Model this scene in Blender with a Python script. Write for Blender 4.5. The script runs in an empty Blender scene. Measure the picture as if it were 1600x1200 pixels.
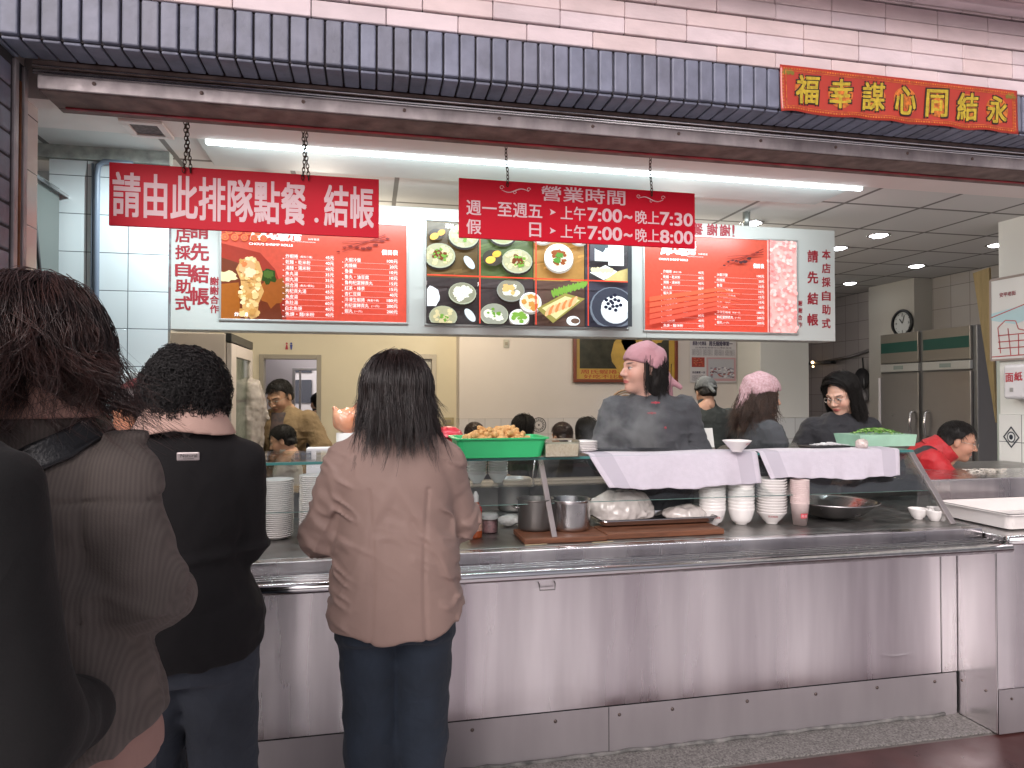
import bpy, bmesh, math, random
import numpy as np
from mathutils import Vector, Matrix
S = bpy.context.scene
COL = S.collection
random.seed(7)
RNG = np.random.default_rng(7)
R = math.radians
# ------------------------------------------------------------------ camera, sky, sun, exposure
EYE, YAW, PITCH, FPX = 1.5, 11.85, 0.84, 1052.0      # metres, degrees, degrees, focal length in px of a 1600 px wide frame
cam_data = bpy.data.cameras.new("camera")
cam_data.sensor_width = 36.0
cam_data.lens = 36.0 * FPX / 1600.0
cam_data.clip_start, cam_data.clip_end = 0.05, 500
cam = bpy.data.objects.new("camera", cam_data)
cam.location = (0, 0, EYE)
cam.rotation_euler = (R(90 + PITCH), 0, R(-YAW))
COL.objects.link(cam)
S.camera = cam
SUN_EL, SUN_AZ = 30.0, 205.0
w = bpy.data.worlds.new("World")
S.world = w
w.use_nodes = True
nt = w.node_tree
for n in list(nt.nodes): nt.nodes.remove(n)
sky = nt.nodes.new("ShaderNodeTexSky")
sky.sky_type = 'NISHITA'; sky.sun_disc = False
sky.sun_elevation = R(SUN_EL); sky.sun_rotation = R(SUN_AZ)
sky.air_density, sky.dust_density, sky.ozone_density = 1.0, 6.0, 0.6
hs = nt.nodes.new("ShaderNodeHueSaturation"); hs.inputs['Saturation'].default_value = 0.25
tint = nt.nodes.new("ShaderNodeMix"); tint.data_type = 'RGBA'; tint.blend_type = 'MULTIPLY'
tint.inputs['Factor'].default_value = 1.0
tint.inputs[7].default_value = (1.0, 0.945, 0.985, 1)
bg = nt.nodes.new("ShaderNodeBackground"); bg.inputs['Strength'].default_value = 0.15
wo = nt.nodes.new("ShaderNodeOutputWorld")
nt.links.new(sky.outputs[0], hs.inputs['Color']); nt.links.new(hs.outputs[0], tint.inputs[6])
nt.links.new(tint.outputs[2], bg.inputs[0]); nt.links.new(bg.outputs[0], wo.inputs[0])
sun_d = bpy.data.lights.new("sun", 'SUN'); sun_d.energy = 0.6; sun_d.angle = R(20); sun_d.color = (1, .95, .9)
sun = bpy.data.objects.new("sun", sun_d); COL.objects.link(sun)
_a = R(SUN_AZ)
_dir = Vector((math.sin(_a) * math.cos(R(SUN_EL)), math.cos(_a) * math.cos(R(SUN_EL)), math.sin(R(SUN_EL))))
sun.rotation_euler = _dir.to_track_quat('Z', 'Y').to_euler()
S.view_settings.view_transform = 'Standard'; S.view_settings.look = 'None'
S.view_settings.exposure = -0.08; S.view_settings.gamma = 1.0
S.cycles.max_bounces = 8; S.cycles.transparent_max_bounces = 16
S.cycles.use_denoising = True
S.cycles.sample_clamp_indirect = 4.0

# ------------------------------------------------------------------ measuring helpers (pixel of the photo + a known plane -> place)
_cy, _sy, _cp, _sp = math.cos(R(YAW)), math.sin(R(YAW)), math.cos(R(PITCH)), math.sin(R(PITCH))
_F = Vector((_sy * _cp, _cy * _cp, _sp)); _Rt = Vector((_cy, -_sy, 0)); _U = _Rt.cross(_F); _C = Vector((0, 0, EYE))
def _ray(px, py): return _F + _Rt * ((px - 800) / FPX) + _U * ((600 - py) / FPX)
def atY(px, py, Y): d = _ray(px, py); return _C + d * (Y / d.y)
def atZ(px, py, Z): d = _ray(px, py); return _C + d * ((Z - EYE) / d.z)
def atX(px, py, X): d = _ray(px, py); return _C + d * (X / d.x)
def atD(px, py, D): return _C + _ray(px, py) * D

# ------------------------------------------------------------------ materials
MATS = {}
def mat(name, col=(.5, .5, .5), rough=.6, metal=0., var=0., vscale=8., bump=0., bscale=60., stretch=(1, 1, 1),
        rvar=0., sheen=0., coat=0., emit=None, estr=0., attr=False, sss=0., trans=0., alpha=1., col2=None, spec=.5,
        aniso=0., detail=4.):
    if name in MATS: return MATS[name]
    m = bpy.data.materials.new(name); m.use_nodes = True
    t = m.node_tree; b = t.nodes['Principled BSDF']; L = t.links
    c4 = (*col, 1)
    b.inputs['Base Color'].default_value = c4
    b.inputs['Roughness'].default_value = rough; b.inputs['Metallic'].default_value = metal
    b.inputs['Specular IOR Level'].default_value = spec
    b.inputs['Sheen Weight'].default_value = sheen; b.inputs['Coat Weight'].default_value = coat
    b.inputs['Subsurface Weight'].default_value = sss
    if sss: b.inputs['Subsurface Radius'].default_value = (.01, .004, .002)
    b.inputs['Transmission Weight'].default_value = trans; b.inputs['Alpha'].default_value = alpha
    b.inputs['Anisotropic'].default_value = aniso
    tc = mp = None
    def coords():
        nonlocal tc, mp
        if mp is None:
            tc = t.nodes.new('ShaderNodeTexCoord'); mp = t.nodes.new('ShaderNodeMapping')
            mp.inputs['Scale'].default_value = stretch
            L.new(tc.outputs['Object'], mp.inputs[0])
        return mp.outputs[0]
    colsock = None
    if attr:
        a = t.nodes.new('ShaderNodeAttribute'); a.attribute_name = 'Col'; colsock = a.outputs[0]
    if var > 0 or col2 is not None:
        n = t.nodes.new('ShaderNodeTexNoise'); n.inputs['Scale'].default_value = vscale; n.inputs['Detail'].default_value = detail
        L.new(coords(), n.inputs[0])
        mr = t.nodes.new('ShaderNodeMapRange'); mr.inputs[1].default_value = .3; mr.inputs[2].default_value = .7
        L.new(n.outputs[0], mr.inputs[0])
        mx = t.nodes.new('ShaderNodeMix'); mx.data_type = 'RGBA'
        L.new(mr.outputs[0], mx.inputs[0])
        if attr:
            mx.blend_type = 'MULTIPLY'
            mr.inputs[3].default_value = 0; mr.inputs[4].default_value = 1
            L.new(colsock, mx.inputs[6]); mx.inputs[7].default_value = (1 - var, 1 - var, 1 - var, 1)
        else:
            mx.inputs[6].default_value = tuple(max(0, c * (1 - var)) for c in col) + (1,)
            mx.inputs[7].default_value = (*(col2 if col2 else [min(1, c * (1 + var)) for c in col]), 1)
        colsock = mx.outputs[2]
    if colsock is not None: L.new(colsock, b.inputs['Base Color'])
    if rvar > 0:
        n2 = t.nodes.new('ShaderNodeTexNoise'); n2.inputs['Scale'].default_value = vscale * 1.7; n2.inputs['Detail'].default_value = 5
        L.new(coords(), n2.inputs[0])
        mr2 = t.nodes.new('ShaderNodeMapRange'); mr2.inputs[3].default_value = max(.02, rough - rvar); mr2.inputs[4].default_value = rough + rvar
        mr2.inputs[1].default_value = .3; mr2.inputs[2].default_value = .7
        L.new(n2.outputs[0], mr2.inputs[0]); L.new(mr2.outputs[0], b.inputs['Roughness'])
    if bump > 0:
        n3 = t.nodes.new('ShaderNodeTexNoise'); n3.inputs['Scale'].default_value = bscale; n3.inputs['Detail'].default_value = detail
        L.new(coords(), n3.inputs[0])
        bp = t.nodes.new('ShaderNodeBump'); bp.inputs['Strength'].default_value = min(1, bump); bp.inputs['Distance'].default_value = .004 * max(1, bump)
        L.new(n3.outputs[0], bp.inputs['Height']); L.new(bp.outputs[0], b.inputs['Normal'])
    if emit is not None:
        b.inputs['Emission Color'].default_value = (*emit, 1); b.inputs['Emission Strength'].default_value = estr
        if attr: L.new(colsock, b.inputs['Emission Color'])
    MATS[name] = m
    return m
def glass_mat(name, tintc=(.86, .93, .9), rough=.02, f=1.0):
    if name in MATS: return MATS[name]
    m = bpy.data.materials.new(name); m.use_nodes = True
    t = m.node_tree; L = t.links
    for n in list(t.nodes): t.nodes.remove(n)
    tr = t.nodes.new('ShaderNodeBsdfTransparent'); tr.inputs[0].default_value = (*tintc, 1)
    gl = t.nodes.new('ShaderNodeBsdfGlossy'); gl.inputs['Roughness'].default_value = rough
    fr = t.nodes.new('ShaderNodeFresnel'); fr.inputs[0].default_value = 1.45
    mu = t.nodes.new('ShaderNodeMath'); mu.operation = 'MULTIPLY'; mu.inputs[1].default_value = f
    mx = t.nodes.new('ShaderNodeMixShader'); o = t.nodes.new('ShaderNodeOutputMaterial')
    L.new(fr.outputs[0], mu.inputs[0]); L.new(mu.outputs[0], mx.inputs[0]); L.new(tr.outputs[0], mx.inputs[1]); L.new(gl.outputs[0], mx.inputs[2])
    L.new(mx.outputs[0], o.inputs[0]); MATS[name] = m
    return m

# ------------------------------------------------------------------ mesh builder
class MB:
    def __init__(s): s.v = []; s.f = []; s.m = []; s.c = []; s.n = 0; s.col = (1, 1, 1); s.mi = 0; s.sm = []; s.smooth = False
    def add(s, vs, fs):
        o = s.n; vs = [tuple(v) for v in vs]; s.v += vs; s.n += len(vs)
        for f in fs: s.f.append(tuple(i + o for i in f)); s.m.append(s.mi); s.c.append(s.col); s.sm.append(s.smooth)
        return s
    def setc(s, c=None, mi=None, smooth=None):
        if c is not None: s.col = c
        if mi is not None: s.mi = mi
        if smooth is not None: s.smooth = smooth
        return s
    def quad(s, a, b, c, d): return s.add([a, b, c, d], [(0, 1, 2, 3)])
    def box(s, x0, y0, z0, x1, y1, z1, M=None):
        vs = [Vector(p) for p in ((x0, y0, z0), (x1, y0, z0), (x1, y1, z0), (x0, y1, z0), (x0, y0, z1), (x1, y0, z1), (x1, y1, z1), (x0, y1, z1))]
        if M is not None: vs = [M @ v for v in vs]
        return s.add(vs, [(3, 2, 1, 0), (4, 5, 6, 7), (0, 1, 5, 4), (1, 2, 6, 5), (2, 3, 7, 6), (3, 0, 4, 7)])
    def bbox(s, x0, y0, z0, x1, y1, z1, b=.004, M=None, seg=2):       # box with rounded edges
        bm = bmesh.new(); bmesh.ops.create_cube(bm, size=1)
        for v in bm.verts: v.co = Vector(((x0 + x1) / 2 + v.co.x * (x1 - x0), (y0 + y1) / 2 + v.co.y * (y1 - y0), (z0 + z1) / 2 + v.co.z * (z1 - z0)))
        bmesh.ops.bevel(bm, geom=bm.edges[:], offset=b, segments=seg, affect='EDGES', profile=.5)
        bm.verts.index_update(); vs = [v.co.copy() for v in bm.verts]
        if M is not None: vs = [M @ v for v in vs]
        s.add(vs, [tuple(v.index for v in f.verts) for f in bm.faces]); bm.free(); return s
    def prism(s, pts, ext):                                            # closed outline swept along a vector
        n = len(pts); a = [Vector(p) for p in pts]; e = Vector(ext); b = [p + e for p in a]
        nrm = Vector((0, 0, 0))
        for i in range(n): nrm += a[i].cross(a[(i + 1) % n])
        fl = nrm.dot(e) > 0
        fs = [tuple(range(n)), tuple(range(2 * n - 1, n - 1, -1))] + [(i, n + i, n + (i + 1) % n, (i + 1) % n) for i in range(n)]
        if fl: fs = [f[::-1] for f in fs]
        return s.add(a + b, fs)
    def tube(s, pts, r, n=8, cap=True):
        pts = [Vector(p) for p in pts]; k = len(pts)
        rs = r if isinstance(r, (list, tuple)) else [r] * k
        vs = []; up = None
        for i in range(k):
            d = (pts[min(i + 1, k - 1)] - pts[max(i - 1, 0)]).normalized()
            if up is None:
                up = Vector((0, 0, 1)) if abs(d.z) < .9 else Vector((1, 0, 0))
            a = d.cross(up)
            if a.length < 1e-6: a = d.orthogonal()
            a.normalize(); b = a.cross(d); up = b
            for j in range(n):
                t = 2 * math.pi * j / n
                vs.append(pts[i] + (a * math.cos(t) + b * math.sin(t)) * rs[i])
        fs = [(i * n + j, i * n + (j + 1) % n, (i + 1) * n + (j + 1) % n, (i + 1) * n + j) for i in range(k - 1) for j in range(n)]
        if cap: fs += [tuple(range(n))[::-1], tuple((k - 1) * n + j for j in range(n))]
        return s.add(vs, fs)
    def lathe(s, prof, c=(0, 0, 0), n=24, M=None, close=False):        # profile of (radius, z)
        vs = []; k = len(prof); c = Vector(c)
        for (r, z) in prof:
            for j in range(n):
                t = 2 * math.pi * j / n; p = Vector((r * math.cos(t), r * math.sin(t), z))
                vs.append((M @ p if M is not None else p) + c)
        fs = [(i * n + j, i * n + (j + 1) % n, (i + 1) * n + (j + 1) % n, (i + 1) * n + j) for i in range(k - 1) for j in range(n)]
        if close: fs.append(tuple((k - 1) * n + j for j in range(n))); fs.append(tuple(range(n))[::-1])
        return s.add(vs, fs)
    def disc(s, c, r, ax=(1, 0, 0), ay=(0, 0, 1), ry=None, n=16, a0=0, a1=2 * math.pi):
        c = Vector(c); ax = Vector(ax); ay = Vector(ay); ry = r if ry is None else ry
        return s.add([c + ax * (r * math.cos(a0 + (a1 - a0) * j / n)) + ay * (ry * math.sin(a0 + (a1 - a0) * j / n)) for j in range(n)], [tuple(range(n))])
    def ball(s, c, r, n=12, M=None, squash=(1, 1, 1)):
        prof = [(max(1e-4, r * math.sin(math.pi * i / (n // 2))), -r * math.cos(math.pi * i / (n // 2))) for i in range(n // 2 + 1)]
        MM = Matrix.Diagonal((*squash, 1)); MM = (M.to_4x4() @ MM) if M is not None else MM
        return s.lathe(prof, c, n, MM)
    def build(s, name, mats, parent=None, link=True):
        me = bpy.data.meshes.new(name); me.from_pydata(s.v, [], s.f)
        for m in (mats if isinstance(mats, (list, tuple)) else [mats]): me.materials.append(m)
        me.polygons.foreach_set('material_index', s.m); me.polygons.foreach_set('use_smooth', s.sm)
        if any(tuple(c) != (1, 1, 1) for c in s.c):
            at = me.color_attributes.new('Col', 'FLOAT_COLOR', 'CORNER')
            out = np.ones((len(me.loops), 4), np.float32); k = 0
            for f, c in zip(s.f, s.c): out[k:k + len(f), :3] = c; k += len(f)
            at.data.foreach_set('color', out.ravel())
        me.update()
        o = bpy.data.objects.new(name, me)
        if parent is not None: o.parent = parent
        COL.objects.link(o); return o
def tag(o, label=None, cat=None, group=None, kind=None):
    if label: o['label'] = label
    if cat: o['category'] = cat
    if group: o['group'] = group
    if kind: o['kind'] = kind
    return o
def thing(name, label, cat, loc=(0, 0, 0), group=None):
    o = bpy.data.objects.new(name, None); o.empty_display_size = .1; COL.objects.link(o); o.location = loc
    return tag(o, label, cat, group)
def rel(o, c):                                                        # keep a child's world place under a moved parent
    for k in (c if isinstance(c, (list, tuple)) else [c]): k.location = k.location - o.location if k.parent == o else k.location
def dup(o, loc=None, rz=None, label=None):
    def cp(a, par):
        c = a.copy(); COL.objects.link(c)
        if par is not None: c.parent = par
        for ch in list(a.children): cp(ch, c)
        return c
    c = cp(o, None)
    if loc is not None: c.location = loc
    if rz is not None: c.rotation_euler = (c.rotation_euler.x, c.rotation_euler.y, rz)
    if label: c['label'] = label
    return c

# ------------------------------------------------------------------ lettering: real glyph outlines from Blender's own font
def glyphs(s, bold=0.0, res=3):
    cu = bpy.data.curves.new('lettering', 'FONT'); cu.body = s; cu.size = 1; cu.offset = bold; cu.resolution_u = res
    ob = bpy.data.objects.new('lettering', cu); COL.objects.link(ob)
    dg = bpy.context.evaluated_depsgraph_get(); dg.update()
    me = bpy.data.meshes.new_from_object(ob.evaluated_get(dg))
    vs = [v.co.copy() for v in me.vertices]; fs = [tuple(p.vertices) for p in me.polygons]
    bpy.data.objects.remove(ob); bpy.data.curves.remove(cu); bpy.data.meshes.remove(me)
    return vs, fs
_gc = {}
def put_text(mb, s, o, ax, ay, wd=None, ht=None, bold=0.0, align='C', em=None):
    """write s centred on o; ax, ay unit directions; wd / ht: size of the ink box (em: font size instead)"""
    if s not in _gc: _gc[s] = glyphs(s)
    vs, fs = _gc[s]
    if not vs: return
    x0, x1 = min(v.x for v in vs), max(v.x for v in vs); y0, y1 = min(v.y for v in vs), max(v.y for v in vs)
    if em: sx = sy = em
    else:
        sx = wd / (x1 - x0) if wd else None; sy = ht / (y1 - y0) if ht else None
        sx = sx or sy; sy = sy or sx
    cx = {'C': (x0 + x1) / 2, 'L': x0, 'R': x1}[align]; cyy = (y0 + y1) / 2
    o = Vector(o); ax = Vector(ax); ay = Vector(ay); n = ax.cross(ay).normalized()
    for i, (a, b) in enumerate([(0, 0)] if bold <= 0 else [(-1, -.8), (1, -.8), (1, .8), (-1, .8)]):   # heavier strokes: close-set overprints
        q = o + n * (.00012 * i); mb.add([q + ax * ((v.x - cx + a * bold) * sx) + ay * ((v.y - cyy + b * bold) * sy) for v in vs], fs)
X3, Z3 = Vector((1, 0, 0)), Vector((0, 0, 1))
def C(r, g, b): return tuple(((c / 255 + .055) / 1.055) ** 2.4 if c > 10 else c / 255 / 12.92 for c in (r, g, b))
ZC = 2.70                                                             # shop ceiling
YF = 2.36                                                             # street face of the storefront
# ---- materials of the setting
M_pink = mat('pink_tile', (1, 1, 1), .55, attr=True, var=.16, vscale=7, bump=.35, bscale=38, stretch=(1, 1, 2.2))
M_blue = mat('blue_grey_tile', (1, 1, 1), .5, attr=True, var=.30, vscale=13, bump=.5, bscale=45)
M_grout = mat('dark_grout', (.05, .045, .05), .9)
M_plaster = mat('soffit_paint', (.74, .66, .63), .7, var=.05, vscale=2)
M_white = mat('white_paint', (.72, .72, .69), .6, var=.04, vscale=1.5)
M_steel = mat('brushed_steel', (.50, .46, .49), .29, 1., col2=(1, .97, .98), rvar=.14, vscale=2.4, stretch=(1.6, 1, .16), detail=4, aniso=.75)  # upright light and dark bands in the base colour stand in for reflections
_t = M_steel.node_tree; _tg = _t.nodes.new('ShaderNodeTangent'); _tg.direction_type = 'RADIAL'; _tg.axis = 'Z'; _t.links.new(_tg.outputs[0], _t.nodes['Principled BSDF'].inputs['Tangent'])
M_steel2 = mat('steel', (.58, .57, .57), .22, 1., rvar=.07, vscale=12)
M_dsteel = mat('dull_steel', (.36, .35, .34), .42, 1., rvar=.1, vscale=9)
M_chrome = mat('chrome_tube', (.72, .71, .72), .10, 1., rvar=.04, vscale=20)
M_black = mat('black_plastic', (.012, .012, .013), .45)
M_rust = mat('rusty_metal', (.24, .17, .15), .75, .1, col2=(.11, .075, .065), vscale=14, bump=.3)
M_alu = mat('weathered_aluminium', (.40, .355, .36), .55, .4, var=.25, vscale=7, rvar=.12, stretch=(2, 1, 1))
M_wood = mat('brown_wood', (.17, .065, .03), .5, var=.35, vscale=12, stretch=(1, 6, 6), bump=.2)
M_signred = mat('sign_red', (.60, .004, .022), .45, var=.05, vscale=2, spec=.2)
M_signpink = mat('sign_letter', (.80, .55, .58), .5)
def tile_mat(name, base, grout, size, off=(0, 0, 0), rough=.16, plane='XZ', gw=.012):
    """square glazed wall tiles with thin joints, in object coordinates"""
    if name in MATS: return MATS[name]
    m = bpy.data.materials.new(name); m.use_nodes = True; t = m.node_tree; L = t.links; b = t.nodes['Principled BSDF']
    tc = t.nodes.new('ShaderNodeTexCoord'); sp = t.nodes.new('ShaderNodeSeparateXYZ'); cb = t.nodes.new('ShaderNodeCombineXYZ')
    L.new(tc.outputs['Object'], sp.inputs[0])
    L.new(sp.outputs['XYZ'.index(plane[0])], cb.inputs[0]); L.new(sp.outputs['XYZ'.index(plane[1])], cb.inputs[1])
    mp = t.nodes.new('ShaderNodeMapping'); mp.inputs['Location'].default_value = off; L.new(cb.outputs[0], mp.inputs[0])
    br = t.nodes.new('ShaderNodeTexBrick'); br.offset = 0; br.inputs['Scale'].default_value = 1
    br.inputs['Brick Width'].default_value = size; br.inputs['Row Height'].default_value = size
    br.inputs['Mortar Size'].default_value = gw * size; br.inputs['Mortar Smooth'].default_value = .3
    br.inputs['Color1'].default_value = (*base, 1); br.inputs['Color2'].default_value = (*[c * .93 for c in base], 1); br.inputs['Mortar'].default_value = (*grout, 1)
    L.new(mp.outputs[0], br.inputs[0]); L.new(br.outputs[0], b.inputs['Base Color'])
    bp = t.nodes.new('ShaderNodeBump'); bp.invert = True; bp.inputs['Distance'].default_value = .002; bp.inputs['Strength'].default_value = .6
    L.new(br.outputs[1], bp.inputs['Height']); L.new(bp.outputs[0], b.inputs['Normal'])
    b.inputs['Roughness'].default_value = rough; MATS[name] = m
    return m
M_wtile = tile_mat('white_wall_tile', (.74, .78, .78), (.10, .11, .12), .185, (.06, .03, 0))
M_wtileY = tile_mat('white_side_tile', (.70, .70, .68), (.10, .11, .12), .20, (.06, .03, 0), plane='YZ')
M_dado = tile_mat('dado_tile', (.66, .62, .60), (.30, .27, .26), .165, (.02, -1.25 % .165, 0), rough=.25)
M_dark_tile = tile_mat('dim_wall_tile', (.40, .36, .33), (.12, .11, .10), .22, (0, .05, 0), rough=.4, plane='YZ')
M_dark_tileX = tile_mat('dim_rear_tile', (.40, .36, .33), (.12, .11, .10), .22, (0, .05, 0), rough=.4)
M_floor = mat('terrazzo_floor', (.20, .18, .17), .4, var=.2, vscale=40)
M_ceil = tile_mat('ceiling_board', (.64, .63, .61), (.18, .17, .16), .555, (.415 - .555 * 3, -3.70 % .555, 0), rough=.85, plane='XY', gw=.028)
def tint(g, c, r, v=.10): k = 1 + r.uniform(-v, v); q = r.uniform(-.03, .03); g.setc(c=(min(.95, c[0] * k * (1 + q)), c[1] * k, min(.95, c[2] * k * (1 - q))))
PINK, BLUE = (.74, .60, .61), (.205, .215, .285)
tr = random.Random(77)
def rug(n, a, b, sc):                                                 # speckled granite
    m = mat(n, a, .5, col2=b, vscale=sc, bump=.2, bscale=sc, detail=8); return m
M_granite = rug('speckled_granite', (.06, .056, .054), (.30, .285, .27), 130)
M_redstep = mat('red_brown_step', (.075, .028, .026), .35, var=.25, vscale=5, rvar=.1)
# ---- ground, floors, ceilings
g = MB(); g.box(-40, -60, -.30, 40, 60, -.12); tag(g.build('street', mat('asphalt', (.36, .35, .35), .8, var=.2, vscale=2, bump=.2)), kind='structure')
g = MB(); g.box(-12, -1.4, -.118, 12, 2.30, -.10); tag(g.build('pavement', mat('paving', (.62, .57, .58), .35, var=.15, vscale=3)), kind='structure')
g = MB(); g.box(-4, 2.30, -.116, 8, 12, -.006); tag(g.build('floor', M_floor), kind='structure')
g = MB()
g.bbox(-3.0, 2.505, -.005, 2.70, 2.70, .004, .003)
tag(g.build('granite_strip', M_granite), kind='structure')
g = MB()                                                              # the red brown step in front of the counter
g.bbox(-4, 2.20, -.10, 8, 2.503, -.004, .012)
tag(g.build('step', M_redstep), kind='structure')
g = MB(); g.box(-4, 2.36 + .42, ZC - .03, 8, 3.30, ZC + .12)
for a in (0,): pass
tag(g.build('ceiling', M_plaster), kind='structure')
g = MB(); g.box(-4, 3.302, ZC, 8, 7.16, ZC + .12); g.box(2.4, 7.165, ZC, 8, 12, ZC + .12); tag(g.build('ceiling_grid', M_ceil), kind='structure')
# smooth white board behind the fluorescent strip
g = MB(); g.bbox(-.80, 3.335, ZC - .012, 2.73, 3.735, ZC - .002, .004); tag(g.build('ceiling_panel', mat('white_board', (.50, .54, .53), .6)), kind='structure')
# arcade ceiling over the pavement: pink boards
g = MB(); 
for i in range(30):
    tint(g, PINK, tr); g.box(-4 + i * .42, 2.20, 3.14, -4 + i * .42 + .405, YF - .012, 3.19)
g.setc(mi=1); g.box(-4.5, 2.20, 3.192, 9, YF, 3.30)
g.setc(mi=0); g.bbox(-4.5, YF - .06, 3.105, 9, YF - .014, 3.139, .004); g.box(-4.5, 2.14, 3.10, 9, 2.198, 3.3)
tag(g.build('arcade_ceiling', [M_pink, M_grout]), kind='structure')

# ---- storefront wall
fw = thing('storefront_wall', 'pink tiled wall over the shop opening edged by upright blue grey tiles', 'wall', (0, YF, 0))
g = MB()
g.setc(mi=1); g.box(-3.2, YF + .004, 2.775, 7.2, YF + .3, 3.2); g.setc(mi=0)
zt = 2.777
rnd = random.Random(3)
rows = []
z = zt; k = 0
while z < 3.14:
    rows.append((z, z + .0585, k)); z += .0585
    if k % 2 == 0: z += .0085
    else: z += .0022
    k += 1
for (z0, z1, k) in rows:
    pair = (k + 1) // 2
    x = -3.2 + (.125 if pair % 2 else 0)
    while x < 7:
        j = rnd.uniform(-.0012, .0012)
        tint(g, PINK, tr, .07); g.bbox(x, YF - .010 + j, z0, x + .2475, YF + .01, z1, .0025, seg=1); x += .25
g.build('pink_tiles', [M_pink, M_grout], fw)
g = MB()
g.setc(mi=1); g.box(-3.2, YF + .006, 2.618, 7.2, YF + .13, 2.772); g.setc(mi=0)
x = -3.2
while x < 7:
    j = rnd.uniform(-.002, .002)
    tint(g, BLUE, tr, .13)                                            # one upright tile: face, rounded lip and the return under the lintel
    g.bbox(x, YF - .010 + j, 2.620, x + .0510, YF + .012, 2.772, .005)
    g.bbox(x, YF + .003 + j, 2.607, x + .0510, YF + .128, 2.6175, .004)
    x += .0575
g.build('lintel_tiles', [M_blue, M_grout], fw)
g = MB()                                                              # jamb on the left, stacked blue grey tiles
g.setc(mi=1); g.box(-2.2, YF + .004, -.1, -1.150, YF + .2, 2.606); g.setc(mi=0)
z = -.1
while z < 2.53:
    tint(g, BLUE, tr, .13); g.bbox(-1.40, YF - .012, z, -1.145, YF + .10, z + .069, .006); g.bbox(-1.70, YF - .012, z, -1.41, YF + .10, z + .069, .006)
    g.bbox(-2.0, YF - .012, z, -1.71, YF + .10, z + .069, .006)
    z += .0765
g.build('jamb_tiles', [M_blue, M_grout], fw)
for c in fw.children: c.location.y -= YF
# ---- shutter head and guide rails
st = thing('roller_shutter', 'weathered aluminium shutter head with steel lips and bolt heads across the top of the opening', 'shutter', (0, 2.5, 2.55))
g = MB()
g.box(-1.10, 2.492, 2.585, 7, 2.50, 2.606)                            # dark gap board
rail = g.build('backing', M_rust, st)
g = MB()
for (y, z, r) in ((2.494, 2.590, .0045), (2.500, 2.576, .006), (2.497, 2.5665, .004)):
    g.setc(smooth=True); g.tube([(-1.10, y, z), (7, y, z)], r, 8)
l1 = g.build('steel_lip', M_chrome, st)
g = MB(); g.bbox(-1.09, 2.503, 2.518, 7, 2.512, 2.572, .003)
l2 = g.build('fascia', M_alu, st)
g = MB(); g.bbox(-1.09, 2.5135, 2.515, 7, 2.66, 2.530, .003)
g.box(-1.09, 2.662, 2.515, 7, 2.70, 2.72)
l3 = g.build('slot_underside', M_rust, st)
g = MB(); g.bbox(-1.06, 2.64, 2.509, 3.2, 2.655, 2.5145, .001); lr = g.build('red_edge_strip', mat('faded_red_paint', (.30, .02, .03), .6, var=.5, vscale=9), st)
g = MB(); g.box(-1.30, 2.702, 2.56, 7, 2.79, 2.76); l4 = g.build('head_box', M_plaster, st)
bolts = []
for px in (147, 315, 474, 632, 780, 926, 1060, 1188, 1305, 1417, 1518):
    p = atY(px, 150, 2.503); g = MB(); g.setc(smooth=True)
    g.lathe([(.0065, 0), (.0065, .003), (.003, .0045), (.0005, .0045)], (p.x, 2.5028, 2.548), 10, Matrix.Rotation(R(90), 4, 'X'))
    bolts.append(g.build('bolt', M_rust, st))
for c in st.children: c.location = Vector(c.location) - st.location
gd = thing('shutter_guide', 'upright rusty steel shutter guide channel at the left jamb of the opening', 'guide rail', (-1.15, 2.45, -.1))
g = MB(); g.bbox(-1.170, 2.475, -.1, -1.140, 2.50, 2.60, .003); g.bbox(-1.170, 2.535, -.1, -1.140, 2.56, 2.60, .003); g.box(-1.173, 2.475, -.1, -1.1705, 2.56, 2.6)
a = g.build('channel', M_alu, gd); g = MB(); g.setc(smooth=True); g.tube([(-1.148, 2.515, -.1), (-1.148, 2.515, 2.54)], .008, 6); b_ = g.build('guide_rod', mat('rust_streak', (.20, .075, .03), .7, .3, var=.5, vscale=12), gd)
for c in (a, b_): c.location = -Vector(gd.location)
# ---- inner walls
def wall(name, label, boxes, m):
    g = MB()
    for b in boxes: g.box(*b)
    return tag(g.build(name, m), label, 'wall')
wall('side_wall', 'short pale pink tiled return wall beside the rusty shutter guide', [(-1.37, 2.565, -.1, -1.215, 2.80, ZC)], tile_mat('pale_pink_tile', (.66, .56, .53), (.12, .1, .1), .2, (.1, .09, 0), plane='YZ'))
wall('tiled_wall', 'white square tiled wall section behind the queue on the left', [(-1.52, 3.62, 0, -.985, 3.66, ZC - .065)], M_wtile)
wall('plaster_band', 'grey dusty plaster band on top of the white tiled wall', [(-1.7, 3.60, ZC - .063, -.98, 3.66, ZC)], mat('dusty_plaster', (.34, .36, .33), .8, var=.3, vscale=20))
wall('recess_wall', 'grey tiled wall deep in the recess at the far left', [(-2.6, 4.05, 0, -1.53, 4.15, ZC)], tile_mat('grey_tile', (.40, .42, .42), (.12, .12, .12), .2))
wall('kitchen_side_wall', 'plain cream side wall behind the beige display fridge', [(-1.70, 4.16, 0, -1.53, 7.0, ZC)], M_white)
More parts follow.
